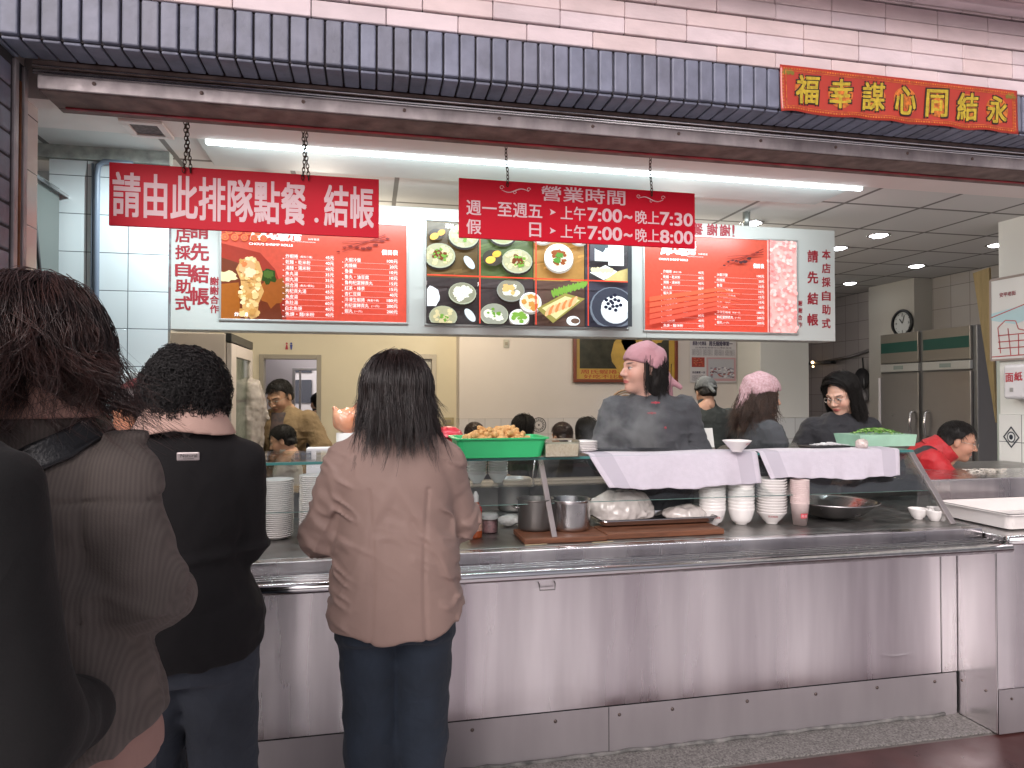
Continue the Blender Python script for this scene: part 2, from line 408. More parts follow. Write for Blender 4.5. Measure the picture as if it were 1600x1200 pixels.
# rear wall with two doorways: door A (open passage) and door B (closed, glazed)
YB = 7.0
dA0, dA1 = atY(405, 600, YB).x, atY(502, 600, YB).x; zA = atY(450, 554, YB).z
dB0, dB1 = atY(588, 600, YB).x, atY(682, 600, YB).x; zB = atY(630, 553, YB).z
xj = atY(713, 600, YB).x                                              # where the yellow wall meets the pillar of the dining room
M_cream = mat('cream_wall', (.74, .67, .52), .7, var=.04, vscale=2)
wall('rear_wall', 'cream painted rear wall with two doorways behind the counter', [(-1.70, YB, 0, dA0, YB + .15, ZC), (dA0, YB, zA, dA1, YB + .15, ZC), (dA1, YB, 0, dB0, YB + .15, ZC), (dB0, YB, zB, dB1, YB + .15, ZC), (dB1, YB, 0, xj, YB + .15, ZC)], M_cream)
xc0, xc1 = atY(1188, 600, 6.3).x, atY(1264, 600, 6.3).x
wall('dining_wall', 'white painted dining room wall above a tiled dado', [(xj, YB - .25, 1.25, xc0 + .3, YB + .15, ZC)], mat('dining_paint', (.66, .60, .56), .7, var=.03, vscale=2))
wall('tiled_dado', 'low band of pale square tiles along the foot of the dining room wall', [(xj, YB - .258, 0, xc0 + .3, YB + .15, 1.249)], M_dado)
col = thing('column', 'square white column with tiled foot between the dining room and the dim side kitchen', 'column', ((xc0 + xc1) / 2, 6.3, 0))
g = MB(); g.bbox(xc0, 6.30, 1.25, xc1, 6.9, ZC, .004); a = g.build('shaft', mat('column_paint', (.70, .70, .66), .6, var=.03, vscale=2), col)
g = MB(); g.bbox(xc0 - .003, 6.296, 0, xc1 + .003, 6.9, 1.249, .003); b_ = g.build('tiled_foot', tile_mat('foot_tile', (.68, .70, .70), (.25, .25, .25), .22, (.05, .07, 0)), col)
for c in (a, b_): c.location = -Vector(col.location)
# dim side kitchen on the right
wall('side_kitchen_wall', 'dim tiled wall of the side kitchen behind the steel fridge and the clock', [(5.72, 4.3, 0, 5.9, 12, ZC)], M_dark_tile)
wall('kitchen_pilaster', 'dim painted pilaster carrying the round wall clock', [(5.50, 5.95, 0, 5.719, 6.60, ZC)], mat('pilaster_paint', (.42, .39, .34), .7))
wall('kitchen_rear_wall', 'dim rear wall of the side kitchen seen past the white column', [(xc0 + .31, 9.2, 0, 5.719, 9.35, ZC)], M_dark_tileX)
XW = 4.30
wall('right_wall', 'white wall with ornament tiles at the right end of the counter', [(XW, 2.52, 1.36, XW + .35, 3.90, ZC)], M_white)
wall('right_tiled_base', 'white square tiles under the tissue dispenser on the right wall', [(XW - .006, 2.52, 0, XW + .35, 3.906, 1.359)], M_wtileY)
wall('door_post', 'pale green upright post just behind the map board', [(4.60, 4.10, 0, 4.70, 4.2, 2.25)], mat('green_white_paint', (.50, .55, .50), .5))
# passage behind door A with an outside window
wall('passage_wall', 'white passage wall with a window seen through the open rear door', [(-2.6, 9.0, 0, -.98, 9.1, ZC), (-.98, 9.0, 0, -.48, 9.1, .85), (-.98, 9.0, 1.83, -.48, 9.1, ZC), (-.48, 9.0, 0, .2, 9.1, ZC)], mat('passage_paint', (.74, .70, .72), .7))
wall('passage_side_wall', 'white side wall of the passage left of the window', [(-1.62, 7.16, 0, -1.52, 9.0, ZC)], M_white)
wn = thing('passage_window', 'bright aluminium window at the end of the passage showing the house behind', 'window', (-.73, 9.0, .85))
g = MB()
for b in ((-.98, 8.985, .85, -.95, 9.06, 1.83), (-.51, 8.985, .85, -.48, 9.06, 1.83), (-.95, 8.985, .85, -.51, 9.06, .88), (-.95, 8.985, 1.80, -.51, 9.06, 1.83), (-.90, 9.0, .88, -.875, 9.05, 1.80)): g.bbox(*b, .003)
a = g.build('frame', mat('window_alu', (.45, .44, .45), .4, .6), wn); a.location = -Vector(wn.location)
hb = thing('neighbour_house', 'pale house with window grids behind the passage window', 'house', (-1, 11.5, -.1))
g = MB(); g.box(-4, 11.5, -.1, 3, 12.5, 6); a = g.build('wall', mat('house_plaster', (.75, .73, .72), .8), hb)
a.location = -Vector(hb.location)
for (x, z) in ((-1.35, 1.35), (-.85, 1.35), (-1.35, 1.85), (-.85, 1.85), (-.35, 1.35), (-.35, 1.85)):
    g = MB(); g.bbox(x, 11.47, z, x + .40, 11.499, z + .38, .004); f = g.build('window', mat('house_window', (.10, .11, .13), .15), hb)
    f.location = -Vector(hb.location)
# opposite side of the street (seen as reflections in the steel)
ob = thing('street_building', 'pale building row across the street mirrored in the steel counter', 'building', (0, -22, -.1))
g = MB(); g.box(-30, -23, -.1, 30, -22, 6.0); a = g.build('facade', mat('far_facade', (.62, .52, .52), .8, var=.2, vscale=.4, stretch=(1, 1, .3)), ob); a.location = -Vector(ob.location)
for i in range(12):
    g = MB(); x = -22 + i * 4
    g.bbox(x, -22.0, 0, x + 2.4, -21.9, 2.4, .02); s_ = g.build('shop_shutter', mat('shop_dark', (.10, .10, .12) if i % 3 else (.10, .10, .12), .4), ob); s_.location = -Vector(ob.location)
    g = MB(); g.bbox(x, -22.0, 3.2, x + 2.4, -21.92, 4.8, .02); s_ = g.build('window', mat('far_glass', (.06, .07, .09), .1), ob); s_.location = -Vector(ob.location)
# ------------------------------------------------------------------ lamps of the place, with an added wall light
def emis(n, col, s): return mat(n, (.9, .9, .9), .5, emit=col, estr=s)
fl = thing('fluorescent_light', 'long glowing white tube light along the ceiling edge above the counter', 'ceiling light', (1.0, 3.318, ZC))
g = MB(); g.bbox(-.755, 3.303, ZC - .012, 2.73, 3.333, ZC - .001, .002); a = g.build('batten', M_white, fl)
g = MB(); g.bbox(-.75, 3.305, ZC - .048, 2.725, 3.331, ZC - .0125, .008); b_ = g.build('tube', emis('tube_glow', (.80, .95, 1.0), 7), fl)
for c in (a, b_): c.location = -Vector(fl.location)
DL = [(1373, 367), (1432, 415), (1328, 442), (1310, 387), (1175, 348), (1558, 382), (1290, 420)]
M_glow = emis('downlight_glow', (.93, .96, 1.0), 26.)
dl0 = None
names = ['downlight between the menu box and the right wall, nearest to the fluorescent strip', 'downlight farthest to the right in the dim kitchen ceiling', 'small downlight lowest in the picture beside the column',
         'downlight half hidden behind the right edge of the menu box', 'downlight peeking over the top edge of the menu box beside the suspension pole', 'downlight half hidden by the white right wall', 'downlight deep in the dining room ceiling behind the menu box']
for i, (px, py) in enumerate(DL):
    p = atZ(px, py, ZC)
    if i == 6: p = Vector((2.6, 5.6, ZC))
    t = thing('downlight', 'glowing ' + names[i], 'downlight', p, 'ceiling downlights')
    if dl0 is None:
        g = MB(); g.setc(smooth=True); g.lathe([(.066, -.0005), (.084, -.001), (.082, -.007), (.066, -.009), (.066, -.0005)], (0, 0, 0), 24); r0 = g.build('trim_ring', M_chrome, t)
        g = MB(); g.setc(smooth=True); g.lathe([(.065, -.004), (.04, -.016), (.001, -.021)], (0, 0, 0), 20); l0 = g.build('bulb', M_glow, t); dl0 = (r0, l0)
    else:
        for q in dl0:
            c = q.copy(); COL.objects.link(c); c.parent = t
    ld = bpy.data.lights.new('downlight_lamp', 'SPOT'); ld.energy = 4.5; ld.spot_size = R(110); ld.spot_blend = .8; ld.shadow_soft_size = .05; ld.color = (.95, .97, 1)
    lo = bpy.data.objects.new('lamp', ld); lo.location = (0, 0, -.03); COL.objects.link(lo); lo.parent = t
# two ceiling lights over the rear room (their light falls on the rear wall)
for (x, y, colr, en, lab) in ((.75, 5.9, (1, .84, .58), 36, 'warm round ceiling light near the cream rear wall'), (-.35, 4.65, (1, .90, .76), 50, 'round ceiling light over the staff corner'), (2.4, 5.0, (1, .92, .84), 40, 'round ceiling light over the dining tables')):
    t = thing('ceiling_light', lab, 'ceiling light', (x, y, ZC), 'round ceiling lights behind the menu box')
    g = MB(); g.setc(smooth=True); g.lathe([(.16, -.001), (.16, -.03), (.12, -.06), (.02, -.07), (.001, -.07)], (0, 0, 0), 24); g.build('shade', emis('warm_glow%d' % int(en * 10 + colr[2] * 100), colr, 2.5), t)
    ld = bpy.data.lights.new('ceiling_lamp', 'POINT'); ld.energy = en; ld.shadow_soft_size = .12; ld.color = colr
    lo = bpy.data.objects.new('lamp', ld); lo.location = (0, 0, -.14); COL.objects.link(lo); lo.parent = t
ld = bpy.data.lights.new('tube_lamp', 'AREA'); ld.shape = 'RECTANGLE'; ld.size = 3.4; ld.size_y = .04; ld.energy = 30; ld.color = (.82, .96, 1)
lo = bpy.data.objects.new('lamp', ld); lo.location = (0, .016, -.056); lo.rotation_euler = (R(38), 0, 0); COL.objects.link(lo); lo.parent = fl
ld = bpy.data.lights.new('added_wall_spot', 'SPOT'); ld.spot_size = R(120); ld.spot_blend = 1; ld.shadow_soft_size = .01; ld.energy = 60; ld.color = (.80, .95, 1)  # added spot by the tube's left end, there to brighten the tiled wall
lo = bpy.data.objects.new('lamp', ld); lo.location = (-1.78, -.03, -.06); lo.rotation_euler = Vector((.42, -.32, .75)).to_track_quat('Z', 'Y').to_euler(); COL.objects.link(lo); lo.parent = fl
# ------------------------------------------------------------------ steel counter
CT = .905                                                             # counter top height
ct = thing('serving_counter', 'long brushed steel serving counter with a tubular rail and riveted kick plate', 'counter', (1.0, 2.7, 0))
def part(mb, name, m, par, **k):
    o = mb.build(name, m, par); o.location = -Vector(par.location); return o
# front panel with the gentle waves of thin sheet
def wavy(x0, x1, z0, z1, y, nx=90, nz=26, amp=.0022, seed=1):
    r = np.random.default_rng(seed); ph = r.uniform(0, 6.28, 8); fr = r.uniform(2.5, 11, 8)
    g = MB(); g.setc(smooth=True); vs = []
    for k in range(nz + 1):
        for i in range(nx + 1):
            x = x0 + (x1 - x0) * i / nx; z = z0 + (z1 - z0) * k / nz
            d = sum(math.sin(fr[q] * x + ph[q] + 1.1 * z * (q % 3)) / (1 + q * .5) for q in range(8)) * amp * math.sin(math.pi * (z - z0) / (z1 - z0)) ** .5
            vs.append((x, y + d, z))
    W = nx + 1
    g.add(vs, [(k * W + i, k * W + i + 1, (k + 1) * W + i + 1, (k + 1) * W + i) for k in range(nz) for i in range(nx)])
    return g
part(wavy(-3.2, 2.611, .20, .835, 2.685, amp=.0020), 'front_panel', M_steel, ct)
part(wavy(-3.2, 2.69, .004, .197, 2.680, amp=.0008, seed=3, nz=8), 'kick_plate', mat('kick_steel', (.40, .37, .385), .46, .65, var=.12, vscale=3, stretch=(1.5, 1, .3)), ct)
g = MB(); g.box(-3.2, 2.689, .004, 2.69, 2.70, .84); part(g, 'backing', M_black, ct)
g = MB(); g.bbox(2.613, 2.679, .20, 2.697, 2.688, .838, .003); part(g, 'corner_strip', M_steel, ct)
for i, px in enumerate((738, 868, 968, 1051, 1168, 1275, 1371, 1461)):   # screws along the kick plate
    py = 1141 - (px - 738) * .105
    p = atY(px, py, 2.677); g = MB(); g.setc(smooth=True)
    g.lathe([(.0075, 0), (.0075, .002), (.004, .005), (.0005, .005)], (p.x, 2.679, p.z), 12, Matrix.Rotation(R(90), 4, 'X'))
    part(g, 'screw', mat('screw_steel', (.14, .11, .10), .4, .8), ct)
xs = atY(951, 1150, 2.678).x; g = MB(); g.box(xs, 2.6775, .006, xs + .0025, 2.6795, .196); part(g, 'plate_seam', M_black, ct)
g = MB(); g.setc(smooth=True)                                          # mastic bead at the floor
pts = [(-3.2 + i * .06, 2.676 + random.uniform(-.004, .003), .006 + random.uniform(0, .006)) for i in range(98)]
g.tube(pts, [.006 + random.uniform(0, .005) for _ in pts], 6); part(g, 'sealant_bead', mat('grimy_sealant', (.25, .24, .23), .8, col2=(.05, .05, .05), vscale=18), ct)
# drawer pull under the rail
p0 = atY(842, 911, 2.672); p1 = atY(867, 920, 2.672)
g = MB(); g.setc(smooth=True); g.tube([(p0.x, 2.682, p0.z), (p0.x, 2.668, p0.z - .004), (p0.x + .002, 2.664, p1.z), (p1.x - .002, 2.664, p1.z), (p1.x, 2.668, p0.z - .004), (p1.x, 2.682, p0.z)], .0028, 6); part(g, 'wire_latch', M_dsteel, ct)
# rail, tray slide and riser
g = MB(); g.setc(smooth=True); g.tube([(-3.2, 2.375, .846), (2.66, 2.375, .846)], .0195, 20); part(g, 'rail', M_chrome, ct)
g = MB(); g.bbox(-3.2, 2.395, .838, 2.70, 2.66, .858, .003)
for y in (2.425, 2.452, 2.480): g.setc(smooth=True); g.tube([(-3.2, y, .8585), (2.69, y, .8585)], .0058, 8); g.setc(smooth=False)
part(g, 'tray_slide', M_steel2, ct)
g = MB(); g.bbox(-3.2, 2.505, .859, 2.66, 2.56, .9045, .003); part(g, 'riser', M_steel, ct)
g = MB(); g.bbox(-3.2, 2.561, .86, 2.66, 3.42, CT, .003); part(g, 'worktop', M_dsteel, ct)
g = MB(); g.box(-3.2, 3.38, 0, 2.66, 3.41, .858); part(g, 'back_panel', M_dsteel, ct)
# return block and its continuation to the right
rt = thing('steel_cabinet', 'projecting steel cabinet at the right end of the counter', 'cabinet', (3.2, 2.5, 0))
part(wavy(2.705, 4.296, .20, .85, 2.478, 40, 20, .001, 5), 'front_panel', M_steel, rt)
part(wavy(2.705, 4.296, .004, .197, 2.476, 30, 8, .0006, 6), 'kick_plate', mat('kick_steel'), rt)
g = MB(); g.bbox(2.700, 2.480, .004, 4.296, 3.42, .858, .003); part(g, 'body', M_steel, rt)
g = MB(); g.bbox(2.668, 2.40, .862, 4.296, 3.42, .885, .004); part(g, 'worktop', M_steel2, rt)
g = MB(); g.setc(smooth=True); g.tube([(2.665, 2.392, .872), (4.29, 2.392, .872)], .0195, 18); part(g, 'rail', M_chrome, rt)
for px, py in ((1503, 1063), (1540, 1079), (1581, 1092)):
    p = atX(px, py, 2.699) if px < 1560 else atY(px, py, 2.474)
    g = MB(); g.ball(p, .006, 8); part(g, 'screw', mat('screw_steel'), rt)
# deep steel sink wall beside the case: upstand + shelf behind
sk = thing('steel_splashback', 'raised grey steel splashback standing on the counter behind the white tray', 'splashback', (3.2, 3.1, .9))
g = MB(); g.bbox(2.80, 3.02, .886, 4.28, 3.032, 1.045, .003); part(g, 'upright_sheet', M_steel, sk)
g = MB(); g.bbox(2.80, 3.033, 1.03, 4.28, 3.42, 1.046, .003); part(g, 'shelf', M_steel2, sk); g = MB(); g.bbox(1.85, 3.425, .9, 2.79, 3.435, 1.06, .002); part(g, 'rear_sheet', M_dsteel, sk)
tr = MB()
def tray_mesh(x0, y0, z0, x1, y1, h, t=.012, lip=.014):
    g = MB()
    def ring(dx, z): return [(x0 - dx, y0 - dx, z), (x1 + dx, y0 - dx, z), (x1 + dx, y1 + dx, z), (x0 - dx, y1 + dx, z)]
    prof = [(-.02, 0), (0, .006), (.008, h - .008), (lip + .008, h - .006), (lip + .008, h), (.004, h), (-t, .012), (-.028, t * .8)]
    bm = bmesh.new(); rings = [[bm.verts.new((p[0], p[1], z0 + z)) for p in ring(d, z)] for d, z in prof]
    for a, b in zip(rings, rings[1:]):
        for i in range(4): bm.faces.new((a[i], a[(i + 1) % 4], b[(i + 1) % 4], b[i]))
    bm.faces.new(rings[0][::-1]); bm.faces.new(rings[-1])
    ve = [e for e in bm.edges if abs(e.verts[0].co.z - e.verts[1].co.z) > 1e-5 and abs((e.verts[0].co - e.verts[1].co).xy.normalized().x if (e.verts[0].co - e.verts[1].co).xy.length > 1e-6 else .7) > .3 and abs((e.verts[0].co - e.verts[1].co).xy.normalized().x if (e.verts[0].co - e.verts[1].co).xy.length > 1e-6 else .7) < .95]
    bmesh.ops.bevel(bm, geom=ve, offset=.022, segments=4, affect='EDGES', profile=.5)
    bm.verts.index_update(); g.setc(smooth=False); g.add([v.co.copy() for v in bm.verts], [tuple(v.index for v in f.verts) for f in bm.faces]); bm.free(); return g
o = tray_mesh(2.80, 2.50, .887, 3.45, 2.90, .075, .014, .012).build('plastic_tray', mat('white_tray', (.72, .68, .66), .4, var=.06, vscale=5))
tag(o, 'white plastic tray on the counter in front of the steel splashback', 'tray')
# ------------------------------------------------------------------ display case on the counter
M_glass = glass_mat('case_glass', (.975, .99, .985), .02, .8)
M_gedge = mat('glass_edge', (.06, .20, .19), .15, spec=.8)
GZ, GY = 1.215, 2.845                                                 # front edge of the top pane
BY = 2.60
xcl = -3.0
ca = thing('glass_display_case', 'glass food display case with slanted steel posts along the counter', 'display case', (1.0, 2.9, CT))
def slant(z): return BY + (GY - BY) * (z - CT) / (GZ - CT)
def bar(x, wd=.020, th=.014):
    g = MB(); M = Matrix.Translation((x, BY, CT)) @ Matrix.Rotation(-math.atan2(GY - BY, GZ - CT), 4, 'X')
    g.bbox(-wd / 2, -th / 2, 0, wd / 2, th / 2, math.hypot(GY - BY, GZ - CT) + .002, .002, M); return g
xr = 2.60
xp = atY(868, 852, 2.60).x
for x in (xp, xr, -1.15): part(bar(x, .022 if x != xr else .030), 'post', mat('post_steel', (.48, .43, .42), .35, .8, rvar=.1, vscale=8), ca)
g = MB(); g.bbox(xr - .012, GY, GZ - .014, xr + .012, 3.38, GZ, .002); g.bbox(xr - .012, 3.36, CT, xr + .012, 3.38, GZ - .015, .002); part(g, 'end_frame', mat('post_steel'), ca)
g = MB(); g.bbox(xcl, GY - .006, GZ + .001, xr + .012, 3.38, GZ + .011, .002); part(g, 'top_pane', M_glass, ca)
g = MB(); g.bbox(xcl, GY - .0092, GZ - .0015, xr + .012, GY - .0063, GZ + .0105, .001); part(g, 'pane_edge', M_gedge, ca)
ZL = 1.045
g = MB(); y1, y0 = slant(GZ - .004) + .008, slant(ZL) + .008
for (xa, xb) in ((xcl, xp - .013), (xp + .013, xr - .017)):
    g.add([(xa, y0, ZL), (xb, y0, ZL), (xb, y1, GZ - .004), (xa, y1, GZ - .004), (xa, y0 + .006, ZL), (xb, y0 + .006, ZL), (xb, y1 + .006, GZ - .004), (xa, y1 + .006, GZ - .004)],
          [(0, 1, 2, 3), (7, 6, 5, 4), (0, 4, 5, 1), (2, 6, 7, 3), (1, 5, 6, 2), (0, 3, 7, 4)])
part(g, 'slanted_pane', M_glass, ca)
g = MB(); g.setc(smooth=True); g.tube([(xcl, y0 + .003, ZL - .0015), (xr - .017, y0 + .003, ZL - .0015)], .0016, 6); part(g, 'lower_edge', mat('glass_lower_edge', (.20, .34, .31), .2), ca)
g = MB(); g.add([(xr, BY + .02, CT + .004), (xr, 3.355, CT + .004), (xr, 3.355, GZ - .018), (xr, GY + .012, GZ - .018)], [(0, 1, 2, 3)]); part(g, 'end_pane', M_glass, ca)
# inner middle shelf of glass towards the cook's side
g = MB(); g.bbox(xcl, 3.12, 1.06, xr - .02, 3.37, 1.068, .002); part(g, 'inner_shelf', M_glass, ca)
g = MB(); g.box(-3.0, 3.382, CT, xr, 3.39, 1.06); part(g, 'back_sheet', mat('grimy_back', (.20, .19, .18), .5, .6, var=.4, vscale=6), ca)
TOP = GZ + .0115
# ------------------------------------------------------------------ crockery
M_china = mat('white_china', (.82, .79, .77), .22, coat=.3)
M_melam = mat('white_melamine', (.70, .68, .66), .25)
def plate_mesh(r, h=.02, name='plate'):
    g = MB(); g.setc(smooth=True)
    g.lathe([(.0005, 0), (r * .55, 0), (r * .58, .003), (r * .80, h * .45), (r, h - .002), (r + .001, h), (r - .003, h + .001), (r * .78, h * .6), (r * .55, .007), (.0005, .0065)], n=36); return g
def stack(mesh_obj, x, y, z0, n, dz, label, group, toplab=None, jit=.0012):
    for i in range(n):
        o = mesh_obj if mesh_obj.get('fresh') else mesh_obj.copy()
        if mesh_obj.get('fresh'): del mesh_obj['fresh']
        else: COL.objects.link(o)
        o.location = (x + random.uniform(-jit, jit), y + random.uniform(-jit, jit), z0 + i * dz); o.rotation_euler = (0, 0, random.uniform(0, 6.28))
        tag(o, (toplab if (toplab and i == n - 1) else label), mesh_obj['category'], group)
pl = plate_mesh(.066, .016).build('plate', M_china); pl['fresh'] = 1; pl['category'] = 'plate'
def base(px, py, z=CT + .001): return atZ(px, py, z)
p = base(428, 848); stack(pl, p.x, p.y + .09, CT + .001, 29, .0081, 'white plate under the top of the stack next to the woman in the black cardigan', 'plates in the stack beside the black cardigan', 'topmost white plate of the stack beside the woman in the black cardigan')
p = base(490, 848); stack(pl, p.x, p.y + .10, CT + .001, 31, .0081, 'white plate under the top of the taller stack beside the pink coat', 'plates in the stack beside the pink coat', 'topmost white plate of the taller stack beside the pink coat')
# hanging stacks of bowls seen through the glass (inverted cone shape: nested bowls)
def bowl_mesh(r, h, foot, thick=.003, curve=1.6):
    g = MB(); g.setc(smooth=True); pr = [(.0005, .004), (foot * .8, .004), (foot * .85, 0), (foot, 0), (foot * 1.02, .006)]
    for i in range(1, 11):
        t = i / 10; pr.append((foot + (r - foot) * (t ** (1 / curve)), .006 + (h - .006) * t))
    pr.append((r - thick * .5, h + .001))
    for i in range(10, 0, -1):
        t = i / 10; pr.append((max(.001, foot + (r - foot) * (t ** (1 / curve)) - thick), .009 + (h - .009) * t))
    pr.append((.0005, .009)); g.lathe(pr, n=36); return g
M_rimred = mat('bowl_red_ink', (.45, .02, .03), .4); M_rimblack = mat('bowl_black_ink', (.03, .03, .05), .4)
def bowl(r, h, foot, curve, deco, label=None, text='周氏蝦捲'):
    b = bowl_mesh(r, h, foot, curve=curve).build('bowl', M_china); b['category'] = 'bowl'
    if deco:
        for k, (a0, zz, hh, m, s) in enumerate(deco):
            g = MB()
            vs, fs = glyphs(s)
            x0, x1 = min(v.x for v in vs), max(v.x for v in vs); yy0, yy1 = min(v.y for v in vs), max(v.y for v in vs); sc = hh / (yy1 - yy0)
            out = []
            for v in vs:
                z = zz + (v.y - yy0) * sc; t = min(1, max(0, (z - .006) / (h - .006))); rr = foot + (r - foot) * (t ** (1 / curve)) + .0011
                a = a0 + (v.x - x0) * sc / rr; out.append((rr * math.sin(a), -rr * math.cos(a), z))
            g.add(out, fs); g.build('lettering', m, b)
    return b
DEC = [(-.3, .034, .010, M_rimred, '周氏蝦捲'), (.62, .036, .012, M_rimblack, '〳〵'), (1.6, .03, .010, M_rimred, '周氏蝦捲'), (-2.0, .034, .010, M_rimred, '周氏蝦捲')]
def bare(o): c = o.copy(); COL.objects.link(c); return c
def bstack(proto, px, py, n, dz, label, group, toplab, yy=.150, rot=0):
    p = base(px, py)
    for i in range(n):
        o = proto if i == 0 else (dup(proto) if i % 4 == 1 else bare(proto))
        o.location = (p.x + random.uniform(-.001, .001), p.y + yy, CT + .002 + i * dz); o.rotation_euler = (0, 0, rot + random.uniform(-.5, .9))
        tag(o, toplab if i == n - 1 else label, 'bowl', group)
bstack(bowl(.060, .075, .026, 2.6, DEC), 1140, 830, 10, .0145, 'white deep bowl below the top of the stack touching the metal tray', 'deep bowls in the stack beside the metal tray', 'topmost bowl of the deep stack touching the metal tray', rot=.2)
bstack(bowl(.060, .075, .026, 2.6, None), 1187, 829, 9, .0155, 'plain white deep bowl in the middle stack, under the gap between the towels', 'deep bowls in the middle stack', 'topmost plain deep bowl of the middle stack below the gap between the towels', rot=0)
bstack(bowl(.068, .056, .026, 1.2, DEC), 1237, 828, 13, .0125, 'white flared bowl with red writing below the top of the stack beside the paper cups', 'flared bowls in the stack beside the cups', 'topmost flared bowl of the stack beside the paper cups', rot=-.2)
# paper cups
def cup_mesh():
    g = MB(); g.setc(smooth=True); g.lathe([(.0005, .004), (.028, .004), (.029, 0), (.0405, .098), (.0425, .100), (.0415, .102), (.0395, .100), (.0282, .006), (.0005, .006)], n=28); return g
cp = cup_mesh().build('paper_cup', mat('cup_paper', (.74, .60, .58), .5)); cp['fresh'] = 1; cp['category'] = 'paper cup'
g = MB()
for i in range(9):
    a0, a1 = -.75 + i * .11, -.75 + (i + 1) * .11
    def cpt(a, z): rr = .029 + .0115 * z / .098 + .0006; return (rr * math.sin(a), -rr * math.cos(a), z)
    g.quad(cpt(a0, .034), cpt(a1, .034), cpt(a1, .056), cpt(a0, .056))
g.build('red_label', mat('cup_red', (.55, .03, .05), .5), cp)
g = MB(); vs, fs = glyphs('周氏'); g.add([(lambda a, z: ((.029 + .0115 * z / .098 + .0012) * math.sin(a), -(.029 + .0115 * z / .098 + .0012) * math.cos(a), z))(-.7 + v.x * .42, .039 + v.y * .014) for v in vs], fs); g.build('lettering', mat('cup_white', (.8, .7, .7), .5), cp)
p = base(1279, 829)
for i in range(13):
    o = cp if i == 0 else dup(cp)
    o.location = (p.x, p.y + .13, CT + .002 + i * .0085 + (0)); o.rotation_euler = (0, 0, .25 if i == 0 else random.uniform(0, 6))
    tag(o, 'topmost paper cup of the tall cup stack' if i == 12 else 'paper cup nested in the tall stack between the bowls and the big steel wok' if i else 'lowest paper cup of the stack with a red label', 'paper cup', 'paper cups in one stack')
# rear stacks of bowls standing on the glass shelf inside the case
ib = bowl(.05, .045, .022, 1.3, None)
p = atZ(756, 770, 1.075)
for q, (px, n) in enumerate(((745, 10), (778, 9))):
    pp = atY(px, 760, 3.24)
    for i in range(n):
        o = ib if (q == 0 and i == 0) else dup(ib)
        o.location = (pp.x, 3.24, 1.0685 + i * .0125); o.rotation_euler = (0, 0, random.uniform(0, 6))
        tag(o, ('white bowl in the shelf stack seen through the glass just right of the pink coat' if q == 0 else 'white bowl in the second shelf stack behind the glass, under the green basket'), 'bowl', 'shelf bowls left stack' if q == 0 else 'shelf bowls right stack')
# big steel wok basin
wk = MB(); wk.setc(smooth=True); wk.lathe([(.0005, .004), (.07, .004), (.135, .030), (.190, .078), (.203, .084), (.204, .088), (.199, .088), (.185, .080), (.13, .034), (.07, .010), (.0005, .010)], n=48)
p = base(1345, 822); o = wk.build('steel_basin', M_steel2); o.location = (p.x, p.y + .19, CT + .001); tag(o, 'wide shallow steel basin right of the paper cups', 'basin')
for q, (px, py, r) in enumerate(((1440, 812, .045), (1466, 815, .04))):
    b = bowl(r, .05, .02, 1.6, None); p = base(px, py); b.location = (p.x, p.y + .02, CT + .001)
    tag(b, 'small white bowl beside the right end frame of the case' if q else 'white bowl between the steel basin and the small end bowl', 'bowl')
# wooden chopping boards, pots
def board(x0, x1, y0, y1, z0, h, label):
    g = MB(); g.bbox(x0, y0, z0, x1, y1, z0 + h, .004); tag(g.build('cutting_board', mat('board_wood', (.16, .060, .028), .6, var=.35, vscale=9, stretch=(1, 7, 7))), label, 'cutting board')
a = base(802, 846); b = base(951, 846)
board(a.x + .03, b.x, b.y + .01, b.y + .22, CT + .001, .022, 'orange brown wooden board under the steel pot')
c = base(1140, 838); board(b.x + .004, c.x, b.y + .03, b.y + .20, CT + .001, .024, 'reddish wooden board under the metal tray of noodles')
for (px, w_, lab) in ((800, .16, None),):
    pass
for q, (px, py, n) in enumerate(((925, 848, 1), (820, 852, 1), (1105, 810, 1))):
    p = base(px, py); g = MB()
    for k in range(3): g.bbox(p.x + k * .02, p.y - .004 + k * .002, CT + .0012, p.x + k * .02 + .05, p.y + .001 + k * .002, CT + .003, .0005)
    tag(g.build('noodle_scraps', mat('scrap', (.60, .50, .32), .6)), ('noodle scraps in front of the steel pot', 'noodle scraps left of the wooden board', 'crumbs beside the metal tray')[q], 'food scraps')
def pot(px, py, r, h, label, dy=0, handle=True, z=CT + .001, m=None):
    p = base(px, py, z); t = thing('steel_pot', label, 'pot', (p.x, p.y + r + dy, z))
    g = MB(); g.setc(smooth=True); g.lathe([(.0005, 0), (r * .93, 0), (r * .985, .005), (r, .013), (r, .018), (r, h * .5), (r, h - .010), (r, h - .005), (r + .006, h), (r + .004, h + .003), (r - .003, h), (r - .004, .014), (.0005, .008)], n=40); g.build('body', m or M_steel2, t)
    if handle:
        for s in (-1, 1):
            g = MB(); g.setc(smooth=True); g.tube([(s * r, -.03, h * .75), (s * (r + .022), -.026, h * .77), (s * (r + .026), 0, h * .78), (s * (r + .022), .026, h * .77), (s * r, .03, h * .75)], .004, 6); g.build('handle', M_steel2, t)
    return t
pot(900, 832, .086, .125, 'shiny steel pot just right of the slanted post', z=CT + .024, handle=False)
pot(846, 834, .074, .128, 'darker steel pot with scraps on its rim behind the slanted post', z=CT + .024, m=mat('dark_pot', (.20, .19, .18), .4, .9), dy=.03)
pot(815, 806, .085, .16, 'tall grey steel pot at the back of the case below the basket', m=M_dsteel, dy=.10)
